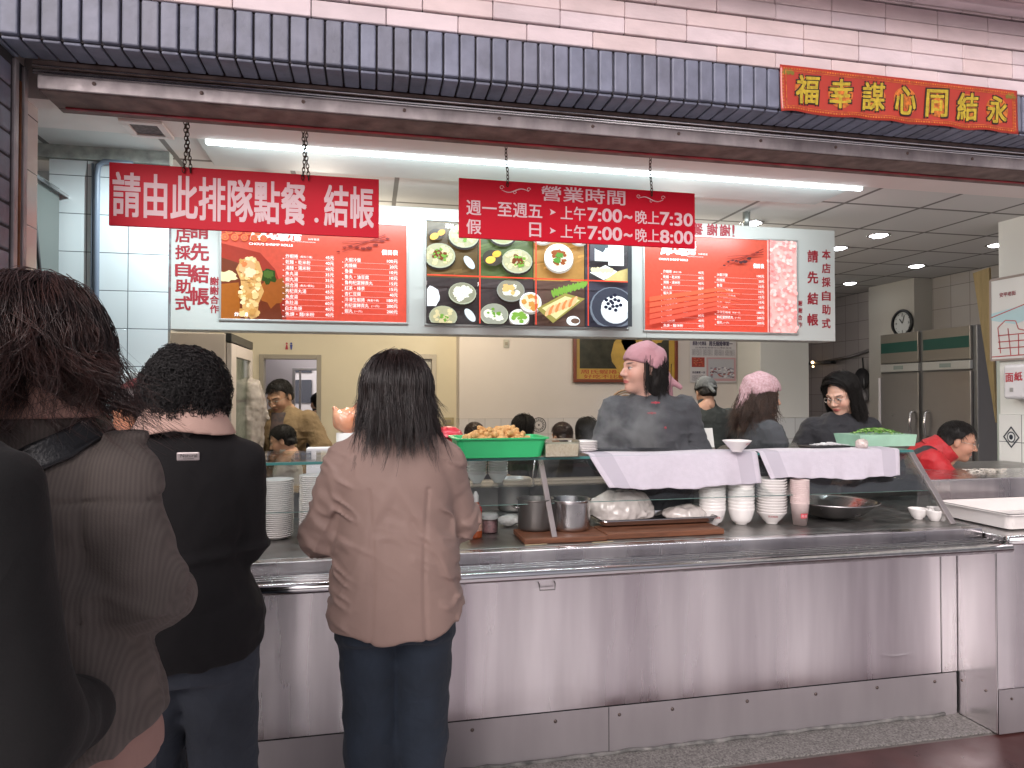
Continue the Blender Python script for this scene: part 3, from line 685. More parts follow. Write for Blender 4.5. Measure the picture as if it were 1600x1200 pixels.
# steel spoon ladles in the tall pot
for q, dx in enumerate((-.04, .02)):
    p = base(815 + q * 20, 800); g = MB(); g.setc(smooth=True); g.tube([(p.x + dx, p.y + .17, CT + .05), (p.x + dx * 2.0, p.y + .15, CT + .25)], .004, 6); g.ball((p.x + dx, p.y + .17, CT + .05), .02, 10)
    tag(g.build('ladle', M_steel2), 'steel ladle handle leaning %s out of the tall pot' % ('left' if q == 0 else 'right'), 'ladle')
# metal tray carrying two bags of noodles
a = base(945, 826, CT + .026); b = base(1130, 822, CT + .026)
o = tray_mesh(a.x, a.y + .02, CT + .0265, b.x, a.y + .20, .03, .004, .006).build('metal_tray', M_steel2); tag(o, 'shallow steel tray holding two plastic bags of noodles', 'tray')
# ------------------------------------------------------------------ soft solid modelling: signed distances -> one continuous skin
def vnoise(P, seed=0):
    P = np.asarray(P, np.float32); I = np.floor(P).astype(np.int64); F = P - I; F = F * F * (3 - 2 * F)
    def h(i, j, k):
        n = (i * 374761393 + j * 668265263 + k * 2147483647 + seed * 1274126177) & 0xffffffff
        n = ((n ^ (n >> 13)) * 1274126177) & 0xffffffff
        return ((n ^ (n >> 16)) & 0xffff).astype(np.float32) / 32768 - 1
    x, y, z = I[:, 0], I[:, 1], I[:, 2]; fx, fy, fz = F[:, 0], F[:, 1], F[:, 2]
    def l(a, b, t): return a + (b - a) * t
    return l(l(l(h(x, y, z), h(x + 1, y, z), fx), l(h(x, y + 1, z), h(x + 1, y + 1, z), fx), fy),
             l(l(h(x, y, z + 1), h(x + 1, y, z + 1), fx), l(h(x, y + 1, z + 1), h(x + 1, y + 1, z + 1), fx), fy), fz)
def smin(a, b, k):
    if k <= 0: return np.minimum(a, b)
    h = np.clip(.5 + .5 * (b - a) / k, 0, 1); return b + (a - b) * h - k * h * (1 - h)
def smax(a, b, k): return -smin(-a, -b, k)
def d_caps(P, a, b, ra, rb, flat=None):
    """tapered limb; flat: (direction, factor) squeezes the limb along one direction"""
    a = np.asarray(a, np.float32); b = np.asarray(b, np.float32); Q = P - a; d = b - a
    if flat is not None:
        n = np.asarray(flat[0], np.float32); n = n / np.linalg.norm(n); Q = Q + np.outer(Q @ n, n) * (flat[1] - 1); d = d + n * (d @ n) * (flat[1] - 1)
    t = np.clip((Q @ d) / max(d @ d, 1e-9), 0, 1); return np.linalg.norm(Q - t[:, None] * d, axis=1) - (ra + (rb - ra) * t)
def d_ell(P, c, r, M=None):
    Q = P - np.asarray(c, np.float32)
    if M is not None: Q = Q @ np.asarray(M, np.float32)
    r = np.asarray(r, np.float32); k0 = np.linalg.norm(Q / r, axis=1); k1 = np.linalg.norm(Q / (r * r), axis=1)
    return k0 * (k0 - 1) / np.maximum(k1, 1e-6)
def d_loft(P, rings, p=2.3):
    """stack of rounded cross-sections: rings of (z, cx, cy, rx, ry)"""
    A = np.array(sorted(rings), np.float32); z = np.clip(P[:, 2], A[0, 0], A[-1, 0])
    # smooth interpolation of the sections
    def itp(c):
        zz = A[:, 0]; v = A[:, c]; m = np.gradient(v, zz) if len(zz) > 2 else np.zeros_like(v)
        i = np.clip(np.searchsorted(zz, z) - 1, 0, len(zz) - 2); h = zz[i + 1] - zz[i]; t = (z - zz[i]) / h
        return (2 * t ** 3 - 3 * t ** 2 + 1) * v[i] + (t ** 3 - 2 * t ** 2 + t) * h * m[i] + (-2 * t ** 3 + 3 * t ** 2) * v[i + 1] + (t ** 3 - t ** 2) * h * m[i + 1]
    rx, ry = np.maximum(itp(3), .004), np.maximum(itp(4), .004)
    q = (np.abs((P[:, 0] - itp(1)) / rx) ** p + np.abs((P[:, 1] - itp(2)) / ry) ** p) ** (1 / p)
    d = (q - 1) * np.minimum(rx, ry) * .9
    return np.maximum(d, np.maximum(P[:, 2] - A[-1, 0], A[0, 0] - P[:, 2]))
def snets(fn, lo, hi, h):
    """naive surface nets over a box"""
    lo = np.asarray(lo, float); n = np.ceil((np.asarray(hi, float) - lo) / h).astype(int) + 1
    ax = [lo[i] + h * np.arange(n[i]) for i in range(3)]
    V = np.empty(n, np.float32); yz = np.stack(np.meshgrid(ax[1], ax[2], indexing='ij'), -1).reshape(-1, 2).astype(np.float32)
    st = max(1, int(250000 / len(yz)))
    for i in range(0, n[0], st):
        xs = ax[0][i:i + st]; P = np.empty((len(xs) * len(yz), 3), np.float32)
        P[:, 0] = np.repeat(xs, len(yz)); P[:, 1:] = np.tile(yz, (len(xs), 1)); V[i:i + st] = fn(P).reshape(len(xs), n[1], n[2])
    V[0] = V[-1] = 1; V[:, 0] = V[:, -1] = 1; V[:, :, 0] = V[:, :, -1] = 1
    B = V < 0; c = [B[a:n[0] - 1 + a, b:n[1] - 1 + b, d:n[2] - 1 + d] for a in (0, 1) for b in (0, 1) for d in (0, 1)]
    s = sum(x.astype(np.int8) for x in c); mk = (s > 0) & (s < 8); I = np.argwhere(mk); idx = -np.ones(mk.shape, np.int64); idx[mk] = np.arange(len(I))
    acc = np.zeros((len(I), 3)); cnt = np.zeros(len(I)); off = [(a, b, d) for a in (0, 1) for b in (0, 1) for d in (0, 1)]
    val = [V[I[:, 0] + o[0], I[:, 1] + o[1], I[:, 2] + o[2]] for o in off]
    for u in range(8):
        for v in range(u + 1, 8):
            if sum(abs(off[u][k] - off[v][k]) for k in range(3)) != 1: continue
            x = (val[u] < 0) != (val[v] < 0); t = np.where(x, val[u] / np.where(x, val[u] - val[v], 1), 0)
            p = np.array(off[u]) + t[:, None] * (np.array(off[v]) - np.array(off[u])); acc[x] += p[x]; cnt[x] += 1
    verts = lo + h * (I + acc / cnt[:, None]); F = []
    for a in range(3):
        b, d = (a + 1) % 3, (a + 2) % 3; sl0 = [slice(1, -1)] * 3; sl1 = [slice(1, -1)] * 3
        sl0[a] = slice(0, n[a] - 1); sl1[a] = slice(1, n[a]); A, Bb = B[tuple(sl0)], B[tuple(sl1)]
        for sg in (0, 1):
            E = np.argwhere((A != Bb) & (A == bool(sg)))
            if not len(E): continue
            E[:, b] += 1; E[:, d] += 1
            def g(ob, od): q = E.copy(); q[:, b] += ob; q[:, d] += od; return idx[q[:, 0], q[:, 1], q[:, 2]]
            f = np.stack([g(-1, -1), g(0, -1), g(0, 0), g(-1, 0)], 1); F.append(f if sg else f[:, ::-1])
    F = np.concatenate(F) if F else np.zeros((0, 4), int); F = F[(F >= 0).all(1)]
    return verts, F
def relax(v, F, it=2, lam=.5):
    for _ in range(it):
        acc = np.zeros_like(v); cnt = np.zeros(len(v))
        for a, b in ((0, 1), (1, 2), (2, 3), (3, 0)):
            np.add.at(acc, F[:, a], v[F[:, b]]); np.add.at(acc, F[:, b], v[F[:, a]]); np.add.at(cnt, F[:, a], 1); np.add.at(cnt, F[:, b], 1)
        v = v + lam * (acc / np.maximum(cnt, 1)[:, None] - v)
    return v
def raw_mesh(name, v, F, mats, parent=None, col=None, smooth=True):
    """numpy verts + quad (or tri) array to an object"""
    me = bpy.data.meshes.new(name); v = np.asarray(v, np.float32); F = np.asarray(F); k = F.shape[1]
    me.vertices.add(len(v)); me.vertices.foreach_set('co', v.ravel()); me.loops.add(F.size); me.loops.foreach_set('vertex_index', F.ravel().astype(np.int32))
    me.polygons.add(len(F)); me.polygons.foreach_set('loop_start', np.arange(0, F.size, k, dtype=np.int32)); me.polygons.foreach_set('loop_total', np.full(len(F), k, np.int32))
    me.polygons.foreach_set('use_smooth', np.full(len(F), smooth))
    for m in (mats if isinstance(mats, (list, tuple)) else [mats]): me.materials.append(m)
    me.update(calc_edges=True); me.validate()
    if col is not None:
        at = me.color_attributes.new('Col', 'FLOAT_COLOR', 'POINT'); c = np.ones((len(v), 4), np.float32); c[:, :3] = col; at.data.foreach_set('color', c.ravel())
    o = bpy.data.objects.new(name, me); COL.objects.link(o)
    if parent is not None: o.parent = parent
    return o
def solid(name, fn, lo, hi, h, mats, parent=None, it=1, T=None, colfn=None):
    v, F = snets(fn, lo, hi, h); v = relax(v, F, it)
    c = colfn(v) if colfn else None
    if T is not None: v = v @ np.array(T.to_3x3()).T + np.array(T.translation)
    return raw_mesh(name, v, F, mats, parent, c)

# ------------------------------------------------------------------ bags, towels, food on and in the case
rr_ = None
M_bag = mat('noodle_bag', (.58, .53, .50), .22, coat=.6, var=.12, vscale=30, bump=.7, bscale=38)
M_clear = glass_mat('thin_plastic', (.93, .93, .91), .12, 1.6)
def lump(P, c, r, am, sc, seed):
    return d_ell(P, c, r) + am * vnoise(P * sc, seed) + am * .4 * vnoise(P * sc * 2.7, seed + 1)
for q, (px, w_, h_, lab) in enumerate(((985, .158, .125, 'full plastic bag of white noodles on the steel tray'), (1088, .095, .062, 'smaller crumpled plastic bag at the right end of the steel tray'))):
    p = base(px, 818, CT + .03); c = np.array((p.x, p.y + .11, CT + .034))
    fn = (lambda P, c=c, w_=w_, h_=h_, q=q: smax(lump(P, c + np.array((0, 0, h_ * .32)), (w_, .088, h_ * .72), .012, 24, q * 5 + 3), (c[2] - P[:, 2]), .01))
    tag(solid('noodle_bag', fn, c - (.20, .13, .02), c + (.20, .13, .17), .0055, M_bag), lab, 'bag')
# towels hanging from the top front edge
M_towel = mat('white_towel', (.55, .50, .565), .9, sheen=.4, var=.04, vscale=40, bump=.6, bscale=260)
M_border = mat('towel_border', (.47, .43, .49), .9, bump=.5, bscale=300)
def towel(label, tl, tr, br, bl, seed, back=.13):
    """cloth over the pane edge: from on top of the glass, over the edge and down the slanted pane"""
    r = random.Random(seed); NX, NZ = 60, 22; rows = []
    def onslant(px, py):                                               # point on the slanted front plane
        d = _ray(px, py); k = (GY - BY) / (GZ - CT)
        t = (BY - 0.012 + k * (EYE - CT)) / (d.y - k * d.z); return _C + d * t
    TL, TR, BR, BL = [onslant(*q) for q in (tl, tr, br, bl)]
    ph = [r.uniform(0, 6) for _ in range(4)]
    vs = []; NB = 8
    for k in range(NB + NZ + 1):
        for i in range(NX + 1):
            u = i / NX
            if k < NB:                                                 # on top
                t = 1 - k / NB; a = TL.lerp(TR, u); v = Vector((a.x, GY - .010 + back * t, TOP + .003 + .0025 * math.sin(9 * u + ph[0]) * t + .001))
            else:
                t = (k - NB) / NZ; a = TL.lerp(TR, u); b = BL.lerp(BR, u); v = a.lerp(b, t); 
                if t < .08: v.z = min(v.z, TOP + .004); 
                v.y -= .004 + .008 * t * (math.sin(11 * u + ph[1] + 1.5 * t) + .6 * math.sin(27 * u + ph[2] + 2 * t)) + .009 * t
                v.z += t * (.006 * math.sin(7 * u + ph[3]) + .003 * math.sin(19 * u + ph[0]) + .0015 * math.sin(53 * u))
            vs.append(v)
    g = MB(); g.setc(smooth=True); W = NX + 1; g.add(vs, [])
    for k in range(NB + NZ):
        for i in range(NX):
            u = i / NX; g.mi = 1 if (.03 < u < .13 or .86 < u < .96) else 0
            o = 0; g.f.append((k * W + i, (k + 1) * W + i, (k + 1) * W + i + 1, k * W + i + 1)); g.m.append(g.mi); g.c.append(g.col); g.sm.append(True)
    o = g.build('towel', [M_towel, M_border]); sol = o.modifiers.new('thick', 'SOLIDIFY'); sol.thickness = .0018; sol.offset = 1
    tag(o, label, 'towel')
towel('longer white towel hanging over the case edge below the bowl with red writing', (921, 714), (1182, 708), (1188, 757), (950, 765), 1)
towel('white towel hanging over the case edge at the right, reaching to the case end', (1186, 708), (1404, 703), (1405, 744), (1200, 749), 2)
# bowl on the towel
b = bowl(.066, .052, .024, 1.05, [(.25, .032, .012, M_rimred, '周氏蝦捲'), (.52, .016, .012, M_rimblack, '〳〵'), (2.4, .03, .012, M_rimred, '周氏蝦捲')])
p = atZ(1158, 707, TOP + .008); b.location = (p.x, p.y + .035, TOP + .008); tag(b, 'white flared bowl with red writing standing on the towel edge', 'bowl')
# green basket full of fried shrimp rolls
p0 = atZ(722, 718, TOP); p1 = atZ(850, 716, TOP); 
bx0, bx1, by0 = p0.x - .005, p1.x, p0.y + .01
bk = thing('green_basket', 'bright green plastic basket heaped with fried shrimp rolls on the glass case', 'basket', ((bx0 + bx1) / 2, by0 + .1, TOP))
g = MB(); bm = bmesh.new()
hx = (bx1 - bx0) / 2; prof = [(-.02, 0), (0, .004), (.018, .080), (.030, .082), (.030, .088), (.014, .088), (-.006, .008), (-.03, .007)]
rings = []
for d, z in prof:
    ring = []
    for (sx, sy) in ((-1, -1), (1, -1), (1, 1), (-1, 1)):
        for k in range(7):
            a = {(-1, -1): math.pi, (1, -1): 1.5 * math.pi, (1, 1): 0, (-1, 1): .5 * math.pi}[(sx, sy)] + k / 6 * math.pi / 2; rr = .03
            ring.append(bm.verts.new((sx * (hx + d - rr) + rr * math.cos(a), sy * (.10 + d - rr) + rr * math.sin(a), z)))
    rings.append(ring)
for a, b in zip(rings, rings[1:]):
    for i in range(28): bm.faces.new((a[i], a[(i + 1) % 28], b[(i + 1) % 28], b[i]))
bm.faces.new(rings[0][::-1]); bm.faces.new(rings[-1]); bm.verts.index_update()
g.setc(smooth=False); g.add([v.co.copy() for v in bm.verts], [tuple(v.index for v in f.verts) for f in bm.faces]); bm.free()
g.build('basin', mat('green_plastic', (.03, .46, .16), .35, sss=.0, var=.08, vscale=6), bk)
M_fry = mat('fried_crust', (.50, .24, .075), .65, col2=(.68, .42, .17), vscale=45, bump=.8, bscale=90)
rr = random.Random(5); first = None
def frn(P): return d_caps(P, (-.026, 0, 0), (.026, 0, 0), .013, .0125) + .003 * vnoise(P * 110, 4) + .002 * vnoise(P * 260, 8)
fry = solid('fried_roll', frn, (-.045, -.022, -.022), (.045, .022, .022), .0032, M_fry)
k = 0
for lay, (n, z) in enumerate(((26, .052), (26, .070), (22, .086), (15, .100), (6, .112))):
    for i in range(n):
        fx = rr.uniform(-1, 1) * (hx - .032) * (1 - .17 * lay * .6); fy = rr.uniform(-1, 1) * (.066 - .010 * lay)
        if lay > 2: fx = fx * .8 + .0 * hx
        o = fry if k == 0 else fry.copy()
        if k: COL.objects.link(o)
        o.location = (bk.location.x + fx, bk.location.y + fy, TOP + z + rr.uniform(-.005, .005) + .008 * (math.sin(fx * 30) > 0)); o.rotation_euler = (rr.uniform(0, 6), rr.uniform(-.45, .45), rr.uniform(0, 6)); o.scale = [rr.uniform(.85, 1.1)] * 3
        tag(o, 'golden fried shrimp roll in the heap inside the green basket', 'fried roll', 'fried rolls in the green basket'); k += 1
# box of white strips
p0 = atZ(853, 716, TOP); p1 = atZ(910, 716, TOP)
t = thing('food_container', 'clear square tub of pale shredded radish right of the green basket', 'food tub', ((p0.x + p1.x) / 2, p0.y + .07, TOP + .001))
hx2 = (p1.x - p0.x) / 2
g = MB(); g.add([(-hx2 + .004, -.056, .004), (hx2 - .006, -.056, .004), (hx2 - .006, .056, .004), (-hx2 + .004, .056, .004), (-hx2 + .001, -.06, .058), (hx2 - .002, -.06, .058), (hx2 - .002, .06, .058), (-hx2 + .001, .06, .058)], [(3, 2, 1, 0), (4, 5, 6, 7), (0, 1, 5, 4), (1, 2, 6, 5), (2, 3, 7, 6), (3, 0, 4, 7)])
g.build('filling', mat('shredded_radish', (.60, .53, .40), .6, col2=(.74, .70, .60), vscale=120, bump=.9, bscale=150, stretch=(1, 1, .6)), t)
g = MB(); g.bbox(-hx2, -.062, .001, hx2 + .002, .062, .074, .004); g.build('tub', M_clear, t)
# pale green tub with chopped greens
p0 = atZ(1352, 700, TOP); p1 = atZ(1434, 698, TOP); hx3 = (p1.x - p0.x) / 2
t = thing('vegetable_tub', 'translucent pale green tub of chopped spring onion near the right end of the case', 'food tub', ((p0.x + p1.x) / 2, p0.y + .12, TOP + .001))
g = MB(); g.add([(-hx3, -.09, .002), (hx3 - .004, -.09, .002), (hx3 - .004, .09, .002), (-hx3, .09, .002), (-hx3 - .014, -.1, .062), (hx3, -.1, .062), (hx3, .1, .062), (-hx3 - .014, .1, .062)], [(3, 2, 1, 0), (4, 5, 6, 7), (0, 1, 5, 4), (1, 2, 6, 5), (2, 3, 7, 6), (3, 0, 4, 7)])
g.build('tub', mat('pale_green_plastic', (.36, .60, .45), .3, var=.1, vscale=14), t)
g = MB(); rr = random.Random(9)
for i in range(700):
    a, b = rr.gauss(0, .4), rr.gauss(0, .4)
    if abs(a) > .95 or abs(b) > .95: continue
    c = Vector((a * (hx3 - .01), b * .085, .058 + .030 * max(0, 1 - (a * a + b * b)) + rr.uniform(-.004, .006)))
    M = Matrix.Rotation(rr.uniform(0, 6), 3, 'Z') @ Matrix.Rotation(rr.uniform(0, 3), 3, 'X'); s_ = rr.uniform(.003, .008)
    g.setc(c=rr.choice(((.10, .26, .03), (.20, .42, .06), (.05, .16, .02), (.38, .52, .18)))); g.add([c + M @ Vector(q) * s_ for q in ((-1, -.35, 0), (1, -.35, .1), (1, .35, 0), (-1, .35, .1))], [(0, 1, 2, 3)])
g.build('chopped_greens', mat('greens', (1, 1, 1), .5, attr=True), t)
# knotted bag of peanuts beside it
p = atZ(1355, 703, TOP); c = np.array((p.x, p.y + .035, TOP + .026))
tag(solid('twisted_bag', lambda P: lump(P, c, (.032, .03, .028), .005, 60, 2), c - .05, c + .05, .0035, mat('peanut_bag', (.50, .40, .36), .3, coat=.7, col2=(.70, .62, .60), vscale=90, bump=.9, bscale=110)), 'small lumpy bundle in clear wrap beside the green tub', 'bag')
# dark tray of shaved white food under the hand
p0 = atZ(1272, 703, TOP); p1 = atZ(1338, 702, TOP)
t = thing('black_tray', 'flat black tray with white shreds in front of the woman with glasses', 'tray', ((p0.x + p1.x) / 2, p0.y + .08, TOP + .005)); h4 = (p1.x - p0.x) / 2
g = MB(); g.bbox(-h4, -.05, 0, h4, .05, .010, .004); g.build('base', M_black, t)
g = MB(); rr = random.Random(2)
for i in range(160):
    a = rr.gauss(.25, .35); c = Vector((max(-.95, min(.95, a)) * h4, rr.uniform(-.04, .04), .012 + .012 * max(0, 1 - abs(a - .3) * 1.5) * rr.random())); M = Matrix.Rotation(rr.uniform(0, 6), 3, 'Z') @ Matrix.Rotation(rr.uniform(-.5, .5), 3, 'X')
    g.box(-.010, -.0012, 0, .010, .0012, .002, Matrix.Translation(c) @ M.to_4x4())
g.build('white_shreds', mat('white_shred', (.75, .75, .76), .5), t)
# sauce bottle, jar, plastic pack, noodle pack, card, plates behind
p = base(745, 842); t = thing('sauce_bottle', 'orange red sauce bottle with a white cap beside the right sleeve of the pink coat', 'bottle', (p.x, p.y + .03, CT + .001))
g = MB(); g.setc(smooth=True); g.lathe([(.0005, 0), (.026, 0), (.027, .01), (.027, .10), (.023, .122), (.013, .140), (.012, .152)], n=24); g.build('body', mat('orange_sauce', (.50, .10, .02), .25, coat=.4), t)
g = MB(); g.setc(smooth=True); g.lathe([(.0275, .03), (.0275, .075)], n=24); g.build('paper_label', mat('label_white', (.66, .40, .30), .5, var=.4, vscale=60), t)
g = MB(); g.setc(smooth=True); g.lathe([(.0278, .108), (.0245, .122), (.0145, .139)], n=24); g.build('red_shoulder', mat('label_red', (.55, .03, .03), .35), t)
g = MB(); g.setc(smooth=True); g.lathe([(.0125, .146), (.0125, .172), (.004, .19), (.0005, .19)], n=16); g.build('cap', mat('cap_white', (.75, .73, .72), .35), t)
g = MB(); vs, fs = glyphs('ケチャ'); g.add([(.0285 * math.sin(-.5 + v.x * .32), -.0285 * math.cos(-.5 + v.x * .32), .082 + v.y * .016) for v in vs], fs); g.build('lettering', mat('label_cream', (.8, .7, .6), .5), t)
p = base(768, 836); t = thing('plastic_jar', 'clear jar of pink pickles behind the sauce bottle', 'jar', (p.x, p.y + .06, CT + .001))
g = MB(); g.setc(smooth=True); g.lathe([(.0005, .002), (.034, .002), (.036, .01), (.036, .052), (.0005, .054)], n=24); g.build('pickles', mat('pink_pickle', (.56, .34, .36), .5, var=.35, vscale=70), t)
g = MB(); g.setc(smooth=True); g.lathe([(.0005, 0), (.037, 0), (.039, .006), (.039, .060)], n=24); g.build('glass', M_clear, t)
g = MB(); g.setc(smooth=True); g.lathe([(.0405, .060), (.0405, .072), (.034, .082), (.0005, .084)], n=24); g.build('lid', mat('jar_lid', (.45, .47, .46), .3), t)
p = base(800, 828); c = np.array((p.x + .01, p.y + .08, CT + .03))
tag(solid('plastic_pack', lambda P: lump(P, c, (.055, .045, .026), .005, 50, 12), c - .08, c + .08, .004, mat('clear_pack', (.46, .46, .45), .2, coat=.8, col2=(.66, .66, .64), vscale=25, bump=.8, bscale=45)), 'crumpled clear plastic pack between the jar and the pots', 'pack')
# pile of white plates behind the radish tub
pp = atZ(928, 714, TOP)
bp_ = pl.copy(); bp_.scale = (1.05, 1.05, 1)
for i in range(6):
    o = bp_ if i == 0 else bp_.copy(); COL.objects.link(o); o.location = (pp.x + .02, pp.y + .22, TOP + .001 + i * .0075); tag(o, 'white plate in the low pile behind the radish tub', 'plate', 'plates in the low pile on the case')
pp = atY(1104, 705, 3.15); g = MB(); Mx = Matrix.Translation((pp.x, 3.15, TOP + .001)) @ Matrix.Rotation(R(-12), 4, 'X'); g.bbox(-.045, 0, 0, .045, .006, .10, .002, Mx)
tag(g.build('menu_card', mat('card_white', (.66, .66, .63), .6)), 'plain white card standing on the case behind the towel', 'card')
# ------------------------------------------------------------------ hanging signs on chains
def sign_board(name, label, px0, px1, Y, z0, z1, th=.012):
    x0, x1 = atY(px0, 310, Y).x, atY(px1, 330, Y).x
    t = thing(name, label, 'sign', ((x0 + x1) / 2, Y, z0))
    g = MB(); g.bbox(x0, Y, z0, x1, Y + th, z1, .002); part(g, 'board', M_signred, t); return t, x0, x1
YS = 2.85
t1, a0, a1 = sign_board('hanging_sign', 'wide red hanging sign with one line of large pink characters', 170, 592, YS, 2.150, 2.395)
g = MB(); zc = 2.272; W1 = a1 - a0
put_text(g, '請由此排隊點餐', (a0 + W1 * .365, YS - .0015, zc), X3, Z3, W1 * .700, .168, .022)
put_text(g, '.', (a0 + W1 * .755, YS - .0015, zc - .062), X3, Z3, .017, .020)
put_text(g, '結帳', (a0 + W1 * .882, YS - .0015, zc), X3, Z3, W1 * .192, .168, .022)
part(g, 'lettering', M_signpink, t1)
t2, a0, a1 = sign_board('opening_hours_sign', 'red hanging sign listing the opening hours in pink characters', 717, 1086, YS, 2.168, 2.424)
g = MB(); W2 = a1 - a0; H2 = .256
def P2(u, v): return (a0 + W2 * u, YS - .0015, 2.424 - H2 * v)
put_text(g, '營業時間', P2(.51, .17), X3, Z3, W2 * .355, .066, .01)
for (r, v, lst) in ((0, .49, [('週一至週五', .03, .335)]), (1, .81, [('假', .03, .088), ('日', .283, .33)])):
    for s, u0, u1 in lst: put_text(g, s, P2((u0 + u1) / 2, v), X3, Z3, W2 * (u1 - u0), .062, .014)
    p = Vector(P2(.378, v)); g.add([p + Vector((-.012, 0, .014)), p + Vector((.016, 0, 0)), p + Vector((-.012, 0, -.014)), p + Vector((-.006, 0, 0))], [(0, 3, 2, 1)])
    put_text(g, '上午', P2(.465, v), X3, Z3, W2 * .105, .060, .012)
    put_text(g, '7:00', P2(.60, v), X3, Z3, W2 * .145, .058, .022)
    p = P2(.70, v + .01); put_text(g, '~', p, X3, Z3, W2 * .035, .014, .02)
    put_text(g, '晚上', P2(.785, v), X3, Z3, W2 * .105, .060, .012)
    put_text(g, '7:30' if r == 0 else '8:00', P2(.915, v), X3, Z3, W2 * .145, .058, .022)
for s, u in ((1, .225), (-1, .80)):                                    # scroll flourishes
    pts = []
    for i in range(26):
        k = i / 25; pts.append(Vector(P2(u + s * (-.055 + .11 * k), .16 + .035 * math.sin(k * 6.3))))
    g.tube([p + Vector((0, 0, 0)) for p in pts], [.0012 + .0012 * math.sin(k / 25 * math.pi) for k in range(26)], 5)
    for e, rr in ((0, .010), (.5, .008), (1, .009)):
        c = pts[int(e * 25)]; g.tube([c + Vector((rr * math.cos(q * .5) * (1 - q * .05), 0, rr * math.sin(q * .5) * (1 - q * .05) + (rr if e != .5 else -rr))) for q in range(13)], .0013, 5)
part(g, 'lettering', M_signpink, t2)
M_chain = mat('dark_chain', (.06, .035, .025), .5, .6)
def chain(x, y, z0, z1, label, strands=1, sag=.0):
    t = MB(); t.setc(smooth=True); L = .021
    for s in range(strands):
        n = int((z1 - z0) / (L * .72))
        for i in range(n):
            z = z0 + (z1 - z0) * (i + .5) / n; k = (i + .5) / n; dx = (s - .5 * (strands - 1)) * .020 * (1 - k * .8) + .004 * math.sin(k * 7 + s * 2 + x)
            pts = []; ang = (i % 2) * math.pi / 2 + .5 + s
            for q in range(13):
                a = q / 12 * 2 * math.pi; ww, hh = .0056 * math.cos(a), (L / 2) * math.sin(a)
                pts.append((x + dx + ww * math.cos(ang), y + ww * math.sin(ang), z + hh))
            t.tube(pts, .0019, 5, False)
    t.tube([(x, y, z1 - .004), (x + .006, y, z1 + .008), (x, y, z1 + .018), (x, y, ZC - .03)], .002, 5)
    return tag(t.build('chain', M_chain), label, 'chain', 'sign chains')
ys = YS - .008
def zz_(py, Y): return atY(500, py, Y).z
for (px, top, bot, n, lab) in ((292, 180, 278, 2, 'double dark chain holding the left end of the wide red sign'), (477, 188, 276, 2, 'double dark chain holding the right end of the wide red sign'), (792, 207, 296, 1, 'dark chain holding the left end of the opening hours sign'), (1017, 227, 300, 1, 'dark chain holding the right end of the opening hours sign')):
    x = atY(px, 250, ys).x; zs = (2.372 if px < 600 else 2.398)
    chain(x, ys, zs, 2.655, lab, n)
# ------------------------------------------------------------------ gold on red New Year banner
zb0, zb1 = 2.600, 2.786; yb = YF - .022; xb0, xb1 = atY(1219, 135, yb).x, atY(1590, 190, yb).x
bn = thing('red_banner', 'red banner with seven golden brush characters on the lintel', 'banner', ((xb0 + xb1) / 2, yb, zb0))
def bsurf(u, v, off=0): x = xb0 + (xb1 - xb0) * u; return Vector((x, yb - off - .002 * math.sin(u * 19) * (1 - v) - .006 * (1 - v) ** 4 * (1 + math.sin(u * 31)), zb0 + (zb1 - zb0) * v + (.0022 * math.sin(u * 23) + .0015 * math.sin(u * 47)) * (1 - v)))
g = MB(); g.setc(smooth=True); NX, NZ = 80, 12
vs = [bsurf(i / NX, k / NZ) for k in range(NZ + 1) for i in range(NX + 1)]
g.add(vs, [(k * (NX + 1) + i, k * (NX + 1) + i + 1, (k + 1) * (NX + 1) + i + 1, (k + 1) * (NX + 1) + i) for k in range(NZ) for i in range(NX)])
o = part(g, 'cloth', mat('banner_red', (.42, .035, .018), .35, coat=.3, var=.12, vscale=9), bn); sm_ = o.modifiers.new('thick', 'SOLIDIFY'); sm_.thickness = .0015; sm_.offset = -1
gold = mat('banner_gold', (.50, .36, .03), .4, .1, var=.3, vscale=60); dim = mat('banner_dim_gold', (.50, .14, .02), .4, var=.5, vscale=70); ink = mat('banner_outline', (.03, .012, .008), .5)
g = MB(); gd_ = MB(); go = MB(); du = 1 / (xb1 - xb0)
def bquad(mb, u0, v0, u1, v1, off):
    n = max(1, int((u1 - u0) * 60))
    for i in range(n):
        a, b = u0 + (u1 - u0) * i / n, u0 + (u1 - u0) * (i + 1) / n
        mb.quad(bsurf(a, v0, off), bsurf(b, v0, off), bsurf(b, v1, off), bsurf(a, v1, off))
for i in range(96):
    a = .012 + i * .01016; bquad(gd_, a, .05, a + .006, .085, .0012); bquad(gd_, a, .915, a + .006, .95, .0012)
for k in range(12):
    bquad(gd_, .008, .08 + k * .07, .014, .12 + k * .07, .0012); bquad(gd_, .984, .08 + k * .07, .990, .12 + k * .07, .0012)
for (u0, v0, u1, v1) in ((.02, .11, .98, .122), (.02, .88, .98, .892), (.02, .122, .0225, .88), (.9775, .122, .98, .88)): bquad(gd_, u0, v0, u1, v1, .0011)
def warp(mb, off):                                                     # drape flat artwork onto the waving cloth
    for i, v in enumerate(mb.v):
        p = bsurf((v[0] - xb0) / (xb1 - xb0), (v[2] - zb0) / (zb1 - zb0), off + v[1]); mb.v[i] = tuple(p)
tmp = MB()
for i in range(7):                                                     # round cloud medallions
    cx = xb0 + (xb1 - xb0) * (.105 + i * .1335); tmp.disc((cx, 0, (zb0 + zb1) / 2), .056, n=28)
    for q in range(10):
        a = q * .63 + i; tmp.setc(mi=1); tmp.disc((cx + .036 * math.cos(a), -.0004, (zb0 + zb1) / 2 + .036 * math.sin(a)), .012, n=12); tmp.setc(mi=0)
